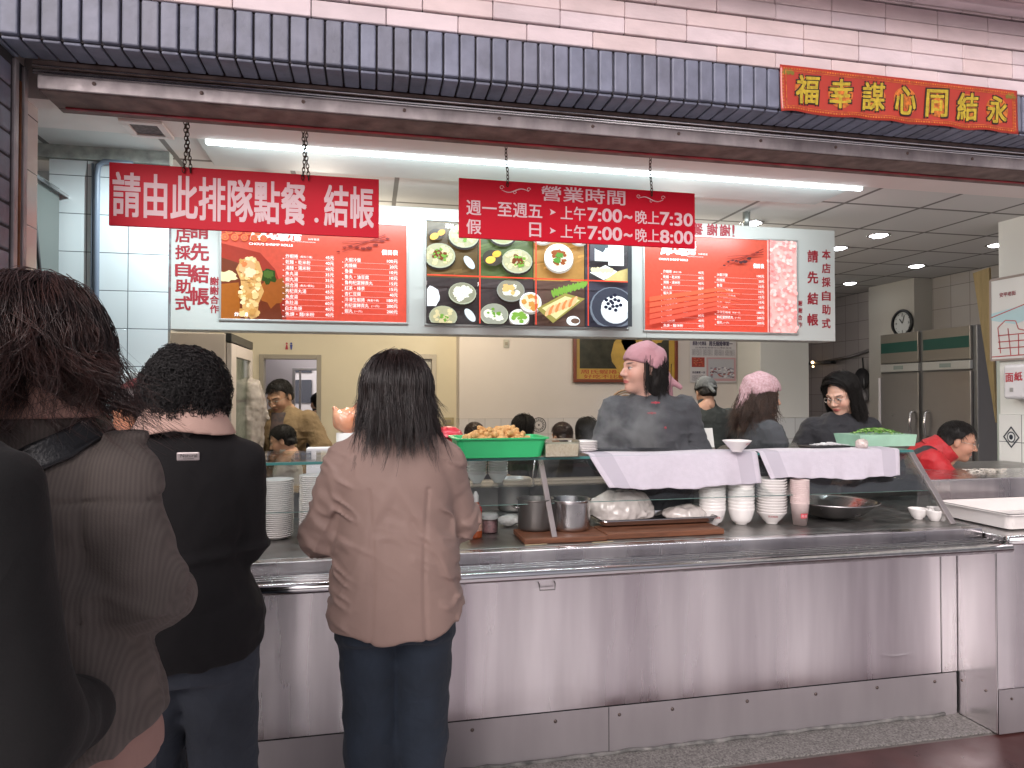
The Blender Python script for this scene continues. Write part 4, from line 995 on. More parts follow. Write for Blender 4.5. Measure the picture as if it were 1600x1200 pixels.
for cx in (xb0 + .035, xb1 - .035):                                    # corner clouds
    for q in range(5): tmp.setc(mi=2); tmp.disc((cx - .018 + q * .009, -.0003, zb1 - .030 + .006 * (q % 2)), .009, n=10); tmp.setc(mi=0)
warp(tmp, .0013); part(tmp, 'medallions', [dim, mat('banner_red2', (.50, .07, .015), .4), mat('banner_olive', (.20, .15, .02), .5)], bn)
part(gd_, 'border', dim, bn)
for mb, b, off, m, nm in ((go, .055, .0020, ink, 'lettering_outline'), (g, .022, .0028, gold, 'lettering')):
    for i, ch in enumerate('福幸謀心同結永'):
        c = (xb0 + (xb1 - xb0) * (.105 + i * .1335), 0, (zb0 + zb1) / 2 + .002)
        sl = .18; ax = Vector((1, 0, .06)); ay = Vector((sl * .5, 0, 1)); put_text(mb, ch, c, ax, ay, .098 if b < .04 else .104, .112 if b < .04 else .118, b)
    warp(mb, off); part(mb, nm, m, bn)
# ------------------------------------------------------------------ back-lit menu box
YM = 3.95; MZ0, MZ1 = 1.850, 2.592
mx0, mx1 = atY(264, 450, YM).x, atY(1305, 450, YM).x
mb_ = thing('menu_light_box', 'long white menu box with three glowing picture panels hanging above the counter', 'menu board', ((mx0 + mx1) / 2, YM, MZ0))
g = MB(); g.bbox(mx0, YM, MZ0, mx1, YM + .15, MZ1, .004); part(g, 'cabinet', mat('box_white', (.58, .58, .55), .45, var=.03, vscale=2), mb_)
g = MB(); g.box(atY(1010, 500, YM).x, YM - .001, MZ0 + .002, atY(1010, 500, YM).x + .002, YM + .0, 1.90); part(g, 'cabinet_seam', mat('grey_line', (.3, .3, .3), .6), mb_)
for px in (436, 1166):
    x = atY(px, 300, YM + .07).x; g = MB(); g.setc(smooth=True); g.tube([(x, YM + .07, MZ1 - .002), (x, YM + .07, ZC + .01)], .024, 16); part(g, 'suspension_pole', mat('pole_steel', (.35, .36, .34), .35, .8, rvar=.1, vscale=20), mb_)
M_menured = mat('sign_dark_red', (.34, .018, .03), .5)
g = MB()
def vtext(s, px, y0, y1, w):                                           # vertical column of characters between two pixel rows
    n = len(s)
    for i, ch in enumerate(s):
        p = atY(px, y0 + (y1 - y0) * (i + .5) / n, YM - .0015); put_text(g, ch, p, X3, Z3, w, w * 1.02, .028)
vtext('本店採自助式', 286, 328, 487, .074); vtext('請先結帳', 312, 342, 480, .092); vtext('謝謝合作', 335, 432, 490, .044)
vtext('本店採自助式', 1291, 387, 516, .062); vtext('請先結帳', 1270, 384, 516, .076); vtext('謝謝合作', 1250, 468, 513, .034)
for s, px in (('餐', 1090), ('謝', 1113), ('謝', 1133), ('!', 1146)): put_text(g, s, atY(px, 359 + (px - 1100) * .06, YM - .0015), X3, Z3, .072 if s != '!' else .012, .082, .03)
part(g, 'lettering', M_menured, mb_)
M_print = mat('lit_print', (1, 1, 1), .25, attr=True, emit=(1, 1, 1), estr=.48, spec=.4, var=.10, vscale=40)
M_white_lit = mat('lit_white', (.8, .78, .76), .4, emit=(1, .95, .93), estr=.75)
M_frame = mat('panel_frame', (.50, .50, .48), .35, .5)
def panel(px0, px1, py0, py1):
    ym = (py0 + py1) / 2; x0, x1 = atY(px0, ym, YM).x, atY(px1, ym, YM).x
    z1, z0 = atY((px0 + px1) / 2, py0, YM).z, atY((px0 + px1) / 2, py1, YM).z
    g = MB(); w_ = .011
    for b in ((x0 - w_, z0 - w_, x1 + w_, z0), (x0 - w_, z1, x1 + w_, z1 + w_), (x0 - w_, z0, x0, z1), (x1, z0, x1 + w_, z1)): g.bbox(b[0], YM - .009, b[1], b[2], YM - .0005, b[3], .0015)
    return g, x0, x1, z0, z1
LC = lambda r, g_, b: C(r, g_, b)
class Print(MB):                                                       # flat printed artwork, one thin layer over the next
    def start(s, x0, x1, z0, z1): s.b = (x0, x1, z0, z1); s.lay = 0; s.ar = (x1 - x0) / (z1 - z0); return s
    def P(s, u, v): return Vector((s.b[0] + (s.b[1] - s.b[0]) * u, YM - .002 - s.lay * .00012, s.b[2] + (s.b[3] - s.b[2]) * v))
    def poly(s, uv, c): s.lay += 1; s.col = c; s.add([s.P(*q) for q in uv], [tuple(range(len(uv)))])
    def rect(s, u0, v0, u1, v1, c): s.poly([(u0, v0), (u1, v0), (u1, v1), (u0, v1)], c)
    def ell(s, u, v, r, c, q=1., n=22, rot=0):
        ca, sa = math.cos(rot), math.sin(rot); out = []
        for i in range(n):
            a = 2 * math.pi * i / n; x, y = r * math.cos(a), r * q * math.sin(a); out.append((u + (x * ca - y * sa) / s.ar, v + x * sa + y * ca))
        s.poly(out, c)
    def blob(s, u, v, r, c, q=1., seed=0, n=18, am=.25):
        rr = random.Random(seed); k = [1 + am * rr.uniform(-1, 1) for _ in range(n)]
        s.poly([(u + r * k[i] * math.cos(2 * math.pi * i / n) / s.ar, v + r * q * k[i] * math.sin(2 * math.pi * i / n)) for i in range(n)], c)
    def clip(s):
        for i, p in enumerate(s.v): s.v[i] = (min(max(p[0], s.b[0]), s.b[1]), p[1], min(max(p[2], s.b[2]), s.b[3]))
ROWS_L = [('炸蝦捲', '(每份二塊)', '45元'), ('乾麵・乾米粉', '', '40元'), ('湯麵・湯米粉', '', '40元'), ('魚丸湯', '', '35元'), ('蝦丸湯', '', '35元'), ('綜合湯', '(魚丸+蝦丸)', '35元'), ('枸杞貢丸湯', '', '45元'), ('魚皮湯', '', '50元'), ('魚肚湯', '', '60元'), ('白北魚焿', '', '40元'), ('魚焿・麵/米粉', '', '40元')]
ROWS_R = [('大蝦冷盤', '', '100元'), ('肉燥飯', '', '20元'), ('魯蛋', '', '10元'), ('魯丸・油豆腐', '', '10元'), ('魯枸杞當歸貢丸', '', '15元'), ('紅茶・綠茶', '', '15元'), ('杏仁豆腐', '', '40元'), ('冷凍生蝦捲', '(每盒十條)', '180元'), ('枸杞當歸貢丸', '(一斤)', '200元'), ('蝦丸', '(一斤)', '200元')]
def price_panel(name, px0, px1, py0, py1, uL, uR, left):
    fr, x0, x1, z0, z1 = panel(px0, px1, py0, py1)
    w_, h_ = x1 - x0, z1 - z0
    pr = Print().start(x0, x1, z0, z1); pr.rect(0, 0, 1, 1, C(206, 76, 56))
    r = random.Random(4 if left else 6)
    for i in range(8):                                                  # slow colour drift of the printed sheet
        pr.rect(0, i / 8, 1 if left else .8, (i + 1) / 8, (C(208 - i * 2, 74 + i, 56 + i)))
    if left:
        pr.poly([(0, 0), (.34, 0), (.33, .25), (.28, .5), (.2, .66), (0, .74)], C(150, 48, 34)); pr.poly([(0, 0), (.32, 0), (.30, .22), (.22, .48), (0, .60)], C(104, 48, 28))
        pr.poly([(0, 0), (.10, 0), (.09, .36), (0, .34)], C(150, 84, 30)); pr.blob(.03, .42, .09, C(216, 200, 150), .6, 3); pr.blob(.275, .28, .15, C(150, 82, 36), 1, 8)
        pr.blob(.24, .43, .075, C(44, 66, 24), 1, 11); pr.blob(.245, .45, .045, C(70, 98, 38), 1, 12)
        roll = [(.155, .0), (.185, .02), (.195, .16), (.222, .28), (.205, .36), (.215, .46), (.195, .57), (.15, .62), (.10, .58), (.075, .49), (.10, .38), (.105, .24), (.11, .10)]
        pr.poly(roll, C(196, 150, 92))
        for i in range(70):
            t = r.random(); u = .15 + (r.random() - .5) * (.11 - .04 * abs(t - .5)); v = .03 + .57 * t
            pr.blob(u, v, r.uniform(.012, .034), r.choice((C(222, 186, 128), C(235, 208, 158), C(190, 138, 76), C(205, 160, 98))), 1, i)
        pr.blob(.135, .50, .07, C(232, 160, 112), 1, 5); pr.blob(.15, .46, .05, C(240, 196, 160), 1, 6); pr.blob(.12, .54, .03, C(222, 116, 66), 1, 9)
        for i in range(9):
            for k in range(3): pr.ell(.02 + .05 * (i % 5) + .02 * (i // 5), .80 + .06 * (i // 5), .035 - k * .011, C(226 - k * 12, 120 - 30 * (k % 2), 70), 1, 14)
    else:
        pr.rect(.80, 0, 1, 1, C(236, 176, 170))
        for i in range(190): pr.ell(.805 + .19 * r.random(), r.random(), .022, r.choice((C(246, 206, 200), C(224, 150, 148), C(240, 190, 186))), 1, 6)
        pr.rect(.797, 0, .803, 1, C(150, 36, 30))
        for i in range(5): pr.poly([(.02, .05 + i * .06), (.45, .22 + i * .05), (.62, .20 + i * .05), (.45, .26 + i * .05), (.02, .10 + i * .06)], C(210, 84 + 3 * i, 66))  # slanted paler streaks: faint reflections put into the panel's printed colour
    # shrimp brush drawing
    u0 = .62 if left else .50; k_ = .8 if not left else 1
    for q in range(9): pr.blob((u0 + q * .034 * k_), .70 + .14 * (q / 9) + .03 * math.sin(q), .030 - abs(q - 5) * .003, C(120, 40, 36) if left else C(70, 40, 44), .5, q + 30)
    for q in range(3): pr.poly([(u0 + .26, .84 + q * .03), (u0 + .02, .80 - q * .05), (u0 + .021, .795 - q * .05), (u0 + .26, .83 + q * .03)], C(140, 46, 38))
    pr.clip()
    t = part(pr, 'menu_panel', M_print, mb_); 
    fo = fr.build('frame', M_frame, t)
    g = MB(); S_ = 1 if left else .80; yy = YM - .0085
    def PP(u, v): return Vector((x0 + w_ * u, yy, z0 + h_ * v))
    ttl0 = .155 if left else .10; ch_w = .062 * w_ * (1 if left else .85)
    for i, ch in enumerate('周氏蝦捲'): put_text(g, ch, PP(ttl0 + .03 + i * (.068 if left else .056), .865 + .012 * (i % 2)), X3, Vector((.08, 0, 1)), ch_w, .085, .05)
    put_text(g, "CHOU'S SHRIMP ROLLS", PP(ttl0 - .012, .745), X3, Z3, w_ * (.23 if left else .185), .013, .03, 'L')
    put_text(g, 'http://www.chous.com.tw', PP(ttl0 + .21 * S_, .785), X3, Z3, w_ * .13 * S_, .009, .0, 'L'); put_text(g, '50年老店', PP(ttl0 + .30 * S_, .815), X3, Z3, w_ * .06, .013, .0, 'L')
    put_text(g, '價目表', PP(uR[1] + .0, .715), X3, Z3, w_ * .09 * S_, .030, .03, 'R')
    nl = len(ROWS_L); ch = .0305 if left else .026
    for (rows, (ua, ub), v0) in ((ROWS_L, uL, .637), (ROWS_R, uR, .625)):
        for i, (nm, sm, pc) in enumerate(rows):
            v = v0 - i * .0578 if left else v0 - .02 - i * .0565
            lw = len(nm) * ch * .78; put_text(g, nm, PP(ua, v), X3, Z3, lw * .94, ch * .76, .0, 'L')
            if sm: put_text(g, sm, PP(ua, v - .004) + X3 * (lw + .006), X3, Z3, len(sm) * ch * .36, ch * .5, .0, 'L')
            put_text(g, pc, PP(ub, v), X3, Z3, len(pc) * ch * .50, ch * .66, .006, 'R')
            g.box(x0 + w_ * ua - .010, yy - .0002, z0 + h_ * (v - .0285) - .0003, x0 + w_ * ub, yy, z0 + h_ * (v - .0285) + .0003); g.disc(PP(ua, v - .0285) + Vector((-.012, 0, .002)), .0026, n=6)
    if left: put_text(g, '炸蝦捲', PP(.105, .045), X3, Z3, .07, .022, .02)
    o = g.build('lettering', M_white_lit, t); return t
price_panel('left', 346, 635, 346, 501, (.335, .595), (.655, .95), True)
price_panel('right', 1007, 1244, 372, 518, (.115, .375), (.46, .775), False)
# middle panel: eight dishes in a four by two grid
fr, x0, x1, z0, z1 = panel(666, 980, 353, 509)
pr = Print().start(x0, x1, z0, z1); pr.rect(0, 0, 1, 1, C(58, 52, 48)); r = random.Random(12)
cols = [0, .245, .515, .775, 1.0]
bgs = [[C(92, 74, 46), C(82, 96, 58), C(170, 126, 68), C(74, 70, 74)], [C(62, 56, 56), C(70, 62, 62), C(96, 74, 66), C(64, 62, 74)]]
vr = [(.455, 1.0), (0, .45)]
for j in (0, 1):
    for i in range(4):
        u0, u1 = cols[i] + .002, cols[i + 1] - .002; v0, v1 = vr[j]; pr.rect(u0, v0, u1, v1, bgs[j][i])
        for q in range(16):                                            # slats of bamboo mats, table boards
            a = u0 + (u1 - u0) * r.random(); b_ = v0 + (v1 - v0) * r.random() * .9; L_ = r.uniform(.03, .09)
            k = r.uniform(.75, 1.5); c = tuple(min(1, x * k) for x in bgs[j][i]); pr.poly([(max(u0, a - L_), b_), (min(u1, a + L_), b_ + .05), (min(u1, a + L_), b_ + .075), (max(u0, a - L_), b_ + .022)], c)
def pbowl(u, v, rad, rim, inside, bits, q=.78, seed=0, white=False):
    rr = random.Random(seed)
    pr.ell(u, v - .02, rad * 1.02, C(40, 34, 30) if not white else C(150, 140, 130), q); pr.ell(u, v, rad, rim, q); pr.ell(u, v + .004, rad * .93, inside if not white else C(236, 238, 236), q)
    if white: pr.ell(u, v + .004, rad * .82, inside, q)
    for (c, n, rs, sp) in bits:
        for _ in range(n):
            a, d = rr.uniform(0, 6.3), sp * rad * rr.random() ** .5; pr.blob(u + d * math.cos(a) / pr.ar, v + d * q * math.sin(a), rs * rr.uniform(.6, 1.3), c, .8, rr.randint(0, 999))
noodle = (C(208, 194, 150), 26, .020, .78); meat = (C(110, 58, 30), 16, .020, .42); herb = (C(110, 152, 62), 12, .014, .5); ballw = (C(226, 222, 204), 8, .032, .6)
rimc = C(168, 170, 148); ins = C(168, 164, 132)
pbowl(.06, .66, .155, rimc, ins, [noodle, meat, herb], seed=1); pbowl(.175, .86, .15, rimc, ins, [noodle, herb, (C(190, 96, 56), 5, .02, .3)], seed=2); pr.ell(.045, .86, .07, C(60, 48, 38), .8)
pr.ell(.035, .84, .045, C(226, 178, 78), .7, rot=.5); pr.ell(.068, .88, .04, C(220, 160, 60), .7, rot=.5); pr.ell(.20, .60, .075, C(196, 206, 212), .5, rot=-.9)
pbowl(.36, .90, .14, rimc, C(160, 160, 118), [noodle, meat, herb], seed=3); pbowl(.43, .63, .155, rimc, ins, [noodle, meat, herb], seed=4); pr.ell(.31, .65, .10, C(66, 60, 52), .8); pr.ell(.30, .63, .05, C(232, 180, 80), .7, rot=.3); pr.ell(.33, .69, .045, C(228, 170, 66), .7, rot=.3)
pbowl(.635, .68, .15, C(238, 240, 236), C(226, 220, 190), [(C(236, 234, 220), 24, .022, .75), (C(138, 70, 34), 26, .022, .5), (C(80, 128, 50), 4, .03, .3)], .92, 5, True); pbowl(.55, .90, .11, C(238, 240, 236), C(226, 170, 90), [(C(214, 130, 46), 4, .04, .6)], .8, 6, True); pbowl(.735, .90, .10, C(238, 240, 236), C(220, 180, 120), [(C(180, 110, 50), 10, .025, .7)], .8, 7, True)
pr.rect(.815, .66, .895, .97, C(228, 232, 232)); pr.blob(.85, .83, .07, C(70, 76, 84), 1.1, 44); pr.rect(.885, .62, .965, .90, C(240, 242, 240)); pr.rect(.79, .66, .815, .99, C(80, 76, 84))
pr.poly([(.79, .54), (.86, .47), (.94, .55), (.87, .62)], C(240, 240, 234)); [pr.blob(.81 + .022 * i, .565 + .006 * (i % 2), .03, C(222, 206, 158), .9, i + 60) for i in range(5)]; pr.poly([(.86, .46), (.99, .46), (.99, .60), (.93, .56)], C(196, 176, 118))
pbowl(.165, .29, .135, rimc, C(140, 138, 118), [ballw, ballw], seed=8); pbowl(.075, .06, .135, rimc, ins, [noodle, herb], seed=9); pr.ell(.20, .08, .075, C(206, 214, 218), .5, rot=-.9); pr.blob(.02, .25, .08, C(236, 236, 240), 1.2, 50, am=.1)
pbowl(.395, .33, .14, C(140, 140, 132), C(136, 132, 116), [ballw, (C(214, 170, 110), 4, .03, .6)], seed=10); pbowl(.315, .09, .14, rimc, C(150, 150, 136), [ballw, herb], seed=11); pbowl(.435, .07, .10, C(240, 242, 240), C(220, 224, 200), [(C(122, 164, 66), 16, .022, .65)], .8, 12, True); pbowl(.49, .22, .11, C(240, 240, 236), C(222, 206, 170), [(C(198, 140, 70), 9, .028, .7)], .9, 13, True)
pr.poly([(.52, .16), (.66, .32), (.76, .27), (.60, .02)], C(150, 138, 74)); pr.poly([(.545, .165), (.66, .29), (.735, .255), (.615, .06)], C(216, 204, 146))
for i in range(9): pr.ell(.575 + i * .0165, .135 + i * .0135, .055, C(222, 130, 78) if i % 2 else C(240, 178, 130), .34, rot=1.1)
for i in range(16): pr.ell(.60 + i * .011, .31 + i * .007 + .01 * (i % 2), .04, C(116, 156, 62), .35, rot=1.9 - .05 * i)
pr.ell(.70, .045, .07, C(238, 240, 240), .7); pr.ell(.71, .045, .045, C(110, 84, 70), .6); pr.ell(.90, .18, .24, C(110, 116, 128), .9); pr.ell(.90, .19, .22, C(60, 62, 74), .9)
pr.ell(.915, .16, .155, C(214, 218, 222), .86); pr.ell(.915, .20, .15, C(244, 246, 248), .72); [pr.ell(.90 + .035 * math.cos(k * 2.4) * (k / 9) ** .5, .235 + .075 * math.sin(k * 2.4) * (k / 9) ** .5, .02, C(34, 36, 54), .85) for k in range(14)]
pr.rect(.978, .0, 1, 1, C(60, 62, 66))
for i in (1, 2, 3): pr.rect(cols[i] - .003, 0, cols[i] + .003, 1, C(214, 70, 54))
pr.rect(0, .447, .978, .459, C(222, 70, 50)); pr.clip()
t = part(pr, 'menu_panel', M_print, mb_); fr.build('frame', M_frame, t)
g = MB()
for s, u, v in (('湯麵・湯米粉', .15, .955), ('白北魚焿・綜合湯', .085, .40), ('魚丸湯 / 蝦丸湯', .335, .40), ('大蝦冷盤', .59, .40), ('杏仁豆腐', .955, .385)): put_text(g, s, (x0 + (x1 - x0) * u, YM - .0085, z0 + (z1 - z0) * v), X3, Z3, len(s) * .026, .028, .02)
g.build('lettering', M_white_lit, t)
# ------------------------------------------------------------------ things on and along the walls
def single(mb, name, m, label, cat, group=None): return tag(mb.build(name, m), label, cat, group)
# ceiling vent
c = [atZ(px, py, ZC - .031) for px, py in ((191, 188), (255, 192), (262, 208), (205, 208))]
vx0, vx1 = min(c[0].x, c[3].x), max(c[1].x, c[2].x); vy0, vy1 = c[0].y, c[3].y
t = thing('air_vent', 'square white ceiling vent with a dusty opening above the red sign', 'vent', ((vx0 + vx1) / 2, (vy0 + vy1) / 2, ZC - .03))
hw, hd = (vx1 - vx0) / 2, (vy1 - vy0) / 2 + .02
g = MB()
for b in ((-hw, -hd, hw, -hd + .03), (-hw, hd - .03, hw, hd), (-hw, -hd + .03, -hw + .03, hd - .03), (hw - .03, -hd + .03, hw, hd - .03)): g.bbox(b[0], b[1], -.012, b[2], b[3], 0, .003)
g.build('frame', M_plaster, t); g = MB(); g.box(-hw + .03, -hd + .03, -.004, hw - .03, hd - .03, -.001); g.build('dusty_filter', mat('dust', (.13, .10, .10), .9, var=.4, vscale=60, bump=.6), t)
# conduit and cables on the tiled wall
x = atY(150, 400, 3.60).x; g = MB(); g.setc(smooth=True)
g.tube([(x + .16, 3.605, ZC - .07), (x + .03, 3.605, ZC - .068), (x + .005, 3.603, ZC - .09), (x, 3.602, ZC - .14), (x, 3.602, .9)], .014, 10); g.tube([(x - .02, 3.606, ZC - .08), (x - .022, 3.608, .9)], .005, 6)
single(g, 'conduit_pipe', mat('grey_pvc', (.16, .19, .24), .4), 'blue grey conduit pipe running down the white tiled wall', 'pipe')
# recess at far left: hooded dark cabinet with lamp glint
t = thing('cooker_hood', 'dark cabinet with a sloping steel edge in the recess at far left', 'cabinet', (-1.65, 3.5, 1.6))
a, b = atY(50, 258, 3.35), atY(66, 278, 3.35); g = MB(); g.prism([(-1.9, 3.30, a.z + .07), (b.x, 3.30, b.z), (b.x, 3.30, b.z - .015), (-1.9, 3.30, a.z + .05)], (0, .55, 0)); part(g, 'sloping_edge', M_steel2, t)
g = MB(); g.box(-1.9, 3.32, .9, b.x - .025, 3.58, b.z + .02); part(g, 'body', mat('hood_dark', (.12, .13, .12), .35), t)
g = MB(); g.ball(atY(56, 287, 3.31), .006, 8); part(g, 'indicator_lamp', emis('hood_lamp', (1, .75, .5), 8), t)
g = MB(); g.setc(smooth=True); g.tube([atY(50, 262, 3.28), atY(52, 320, 3.28), atY(60, 400, 3.28), atY(66, 470, 3.28)], .008, 8); part(g, 'cable', M_black, t)
# wall telephone
p = atY(204, 615, 3.57); t = thing('wall_phone', 'pale grey wall telephone on the white tiles left of the black haired woman', 'telephone', (p.x, 3.58, p.z))
g = MB(); g.bbox(-.05, -.02, -.10, .085, .038, .105, .012); g.build('base', mat('phone_grey', (.50, .50, .48), .4), t)
g = MB(); g.setc(smooth=True); g.tube([(-.025, -.045, -.095), (-.025, -.06, -.085), (-.025, -.055, -.03), (-.025, -.055, .03), (-.025, -.06, .085), (-.025, -.045, .098)], [.018, .026, .016, .016, .026, .018], 12); g.build('handset', mat('handset_grey', (.56, .56, .55), .35), t)
g = MB()
for i in range(3):
    for k in range(4): g.bbox(.012 + i * .02, -.026, -.06 + k * .022, .026 + i * .02, -.019, -.046 + k * .022, .002)
g.build('keypad', mat('keys', (.30, .30, .30), .5), t)
g = MB(); g.setc(smooth=True); g.tube([(-.02 + .018 * math.cos(i * .8) - i * .0006, -.03 + .012 * math.sin(i * .8), -.11 - .20 * math.sin(i / 60 * math.pi)) for i in range(61)], .003, 5); g.build('coiled_cord', mat('cord_grey', (.25, .25, .25), .5), t)
# yellow notice board on a stand
p = atY(150, 668, 3.05); t = thing('notice_board', 'yellow notice board with round pictures leaning behind the shoulder of the brown jacket', 'notice board', (p.x, 3.05, .9))
A = atY(137, 640, 3.05); B_ = atY(178, 715, 3.05); zt_ = A.z
sl_ = (B_.x - A.x) / (B_.z - A.z)
def slp(x, z): return Vector((A.x + x + (z - zt_) * sl_ * .9, 3.05 + (zt_ - z) * -.0, z))
g = MB(); pts = [slp(-.055, zt_), slp(.055, zt_ + .0), slp(.055, 1.02), slp(-.055, 1.02)]; g.prism(pts, (0, .012, 0)); part(g, 'board', mat('board_grey', (.35, .33, .32), .5), t)
g = MB(); pts = [slp(-.018, zt_ - .022), slp(.052, zt_ - .022), slp(.052, 1.04), slp(-.018, 1.04)]; g.prism([q + Vector((0, -.002, 0)) for q in pts], (0, .0015, 0)); part(g, 'yellow_sheet', mat('notice_yellow', (.55, .30, .02), .45, var=.06, vscale=6), t)
g = MB()
for i in range(3):
    c_ = slp(-.032, zt_ - .045 - i * .055) + Vector((0, -.003, 0)); g.setc(mi=0); g.add([c_ + Vector((dx, 0, dz)) for dx, dz in ((-.019, -.022), (.021, -.022), (.017, .022), (-.023, .022))], [(0, 1, 2, 3)]); g.setc(mi=1); g.disc(c_ + Vector((0, -.0005, 0)), .015, n=14); g.setc(mi=0); g.disc(c_ + Vector((.004, -.001, -.002)), .006, n=10)
part(g, 'pictures', [mat('pic_white', (.6, .6, .6), .5), mat('pic_dark', (.05, .05, .07), .5)], t)
g = MB()
for i in range(3): put_text(g, '炸蝦捲' if i == 0 else ('乾麵' if i == 1 else '魚丸湯'), slp(.022, zt_ - .055 - i * .055) + Vector((0, -.0035, 0)), X3, Z3, .045, .013)
part(g, 'lettering', mat('notice_brown', (.42, .20, .02), .5), t)
# beige upright display fridge
YFr = 4.55; fx1 = atY(352, 600, YFr).x; fx0 = fx1 - .62; fz = atY(352, 521, YFr).z
yb_ = YFr + .80
t = thing('display_fridge', 'beige upright display fridge with a lit glass door facing right', 'fridge', ((fx0 + fx1) / 2, YFr + .4, 0))
g = MB(); g.bbox(fx0, YFr, 0, fx1, yb_, fz, .006); part(g, 'cabinet', mat('fridge_beige', (.58, .50, .44), .5, var=.05, vscale=2), t)
g = MB(); g.bbox(fx1 - .01, YFr + .005, fz - .052, fx1 + .035, yb_, fz + .004, .004); part(g, 'header', M_black, t)
g = MB()
for b in ((YFr + .01, .1, YFr + .17, fz - .06), (yb_ - .08, .1, yb_ - .005, fz - .06), (YFr + .17, .1, yb_ - .08, .2), (YFr + .17, fz - .14, yb_ - .08, fz - .06)): g.bbox(fx1 + .004, b[0], b[1], fx1 + .035, b[2], b[3], .003)
part(g, 'door_frame', mat('fridge_frame', (.52, .46, .42), .5), t)
g = MB(); g.box(fx1 + .002, YFr + .17, .2, fx1 + .010, yb_ - .08, fz - .14); part(g, 'lit_interior', mat('fridge_lit', (.45, .48, .36), .3, emit=(.62, .68, .48), estr=.28, var=.3, vscale=5), t)
g = MB(); g.box(fx1 + .018, YFr + .17, .2, fx1 + .022, yb_ - .08, fz - .14); part(g, 'glass', M_glass, t)
for q in range(4):
    g = MB(); g.bbox(fx1 + .0105, YFr + .17, .45 + q * .33, fx1 + .0165, yb_ - .08, .47 + q * .33, .001); part(g, 'shelf', M_alu, t)
# hanging bundle of clear plastic bags beside the fridge
p = atY(395, 640, 5.25); c_ = np.array(p)
fn = lambda P: smin(d_loft(P, [(c_[2] - .42, c_[0], c_[1], .05, .05), (c_[2] - .1, c_[0] - .01, c_[1], .085, .06), (c_[2] + .14, c_[0], c_[1], .06, .05), (c_[2] + .25, c_[0] - .01, c_[1], .014, .014)]), d_caps(P, c_ + (.01, 0, .18), c_ + (.10, .01, -.06), .03, .015), .05) + .016 * vnoise(P * (26, 26, 9), 3) + .006 * vnoise(P * 60, 5)
tag(solid('plastic_bag_bundle', fn, c_ - (.2, .15, .5), c_ + (.22, .15, .36), .010, mat('hanging_plastic', (.52, .46, .42), .25, coat=.5, var=.2, vscale=25, alpha=.8, bump=.6, bscale=40)), 'bundle of crumpled clear plastic bags hanging beside the display fridge', 'bags')
# doors
def doorframe(name, label, x0, x1, z1, y, w_=.045, m=None):
    t = thing(name, label, 'door', ((x0 + x1) / 2, y, 0)); g = MB()
    for b in ((x0, 0, x0 + w_, z1), (x1 - w_, 0, x1, z1), (x0 + w_, z1 - w_, x1 - w_, z1)): g.bbox(b[0], y - .02, b[1], b[2], y + .11, b[3], .004)
    part(g, 'frame', m or mat('door_frame_paint', (.34, .31, .26), .5), t); return t
doorframe('open_doorway', 'grey framed open doorway to the white passage behind the man in the tan jacket', dA0, dA1, zA, YB)
t = doorframe('glazed_door', 'closed pale door with a dark wire glass pane behind the woman in the pink coat', dB0, dB1, zB, YB, .05, mat('door_frame_pale', (.50, .45, .38), .5))
g = MB(); g.bbox(dB0 + .052, YB + .03, .01, dB1 - .052, YB + .06, zB - .052, .003); part(g, 'leaf', mat('door_leaf', (.56, .54, .50), .4, .2), t)
g = MB(); g.bbox(dB0 + .16, YB + .022, .9, dB1 - .17, YB + .0295, zB - .17, .002); part(g, 'wire_glass', mat('wire_glass', (.20, .16, .13), .25, var=.3, vscale=30), t)
g = MB(); 
for i in range(14):
    z_ = .95 + i * .07
    g.box(dB0 + .17, YB + .0205, z_, dB1 - .18, YB + .0215, z_ + .004)
part(g, 'wire_grid', mat('wire_dark', (.08, .07, .06), .5), t)
# restroom symbols
for q, (px, colr, lab) in enumerate(((448, (.45, .03, .06), 'small red female restroom symbol above the doorway'), (455, (.05, .07, .30), 'small blue male restroom symbol above the doorway'))):
    p = atY(px, 541, YB - .006); g = MB(); g.disc((p.x, YB - .006, p.z + .028), .010, n=12)
    g.prism([(p.x + dx, YB - .006, p.z + dz) for dx, dz in (((-.014, -.032), (.014, -.032), (.006, .016), (-.006, .016)) if q == 0 else ((-.006, -.034), (.006, -.034), (.013, .016), (-.013, .016)))], (0, .003, 0))
    single(g, 'restroom_symbol', mat('symbol_red' if q == 0 else 'symbol_blue', colr, .5), lab, 'symbol')
def plate_box(px, py, w_, h_, Y, label, m, name='switch_plate'):
    p = atY(px, py, Y); t = thing(name, label, 'switch plate', (p.x, Y, p.z)); g = MB(); g.bbox(-w_ / 2, -.008, -h_ / 2, w_ / 2, 0, h_ / 2, .003); g.build('cover', m, t)
    g = MB(); g.bbox(-w_ / 4, -.012, -h_ / 5, w_ / 4, -.0085, h_ / 5, .001); g.build('rocker', mat('rocker', (.30, .26, .20), .5), t)
plate_box(700, 658, .12, .075, YB - .01, 'beige switch plate low on the cream wall right of the glazed door', mat('plate_beige', (.42, .36, .22), .5))
plate_box(791, 537, .055, .085, YB - .255, 'small grey switch plate high on the dining room wall under the menu box', mat('plate_grey', (.44, .42, .36), .5))
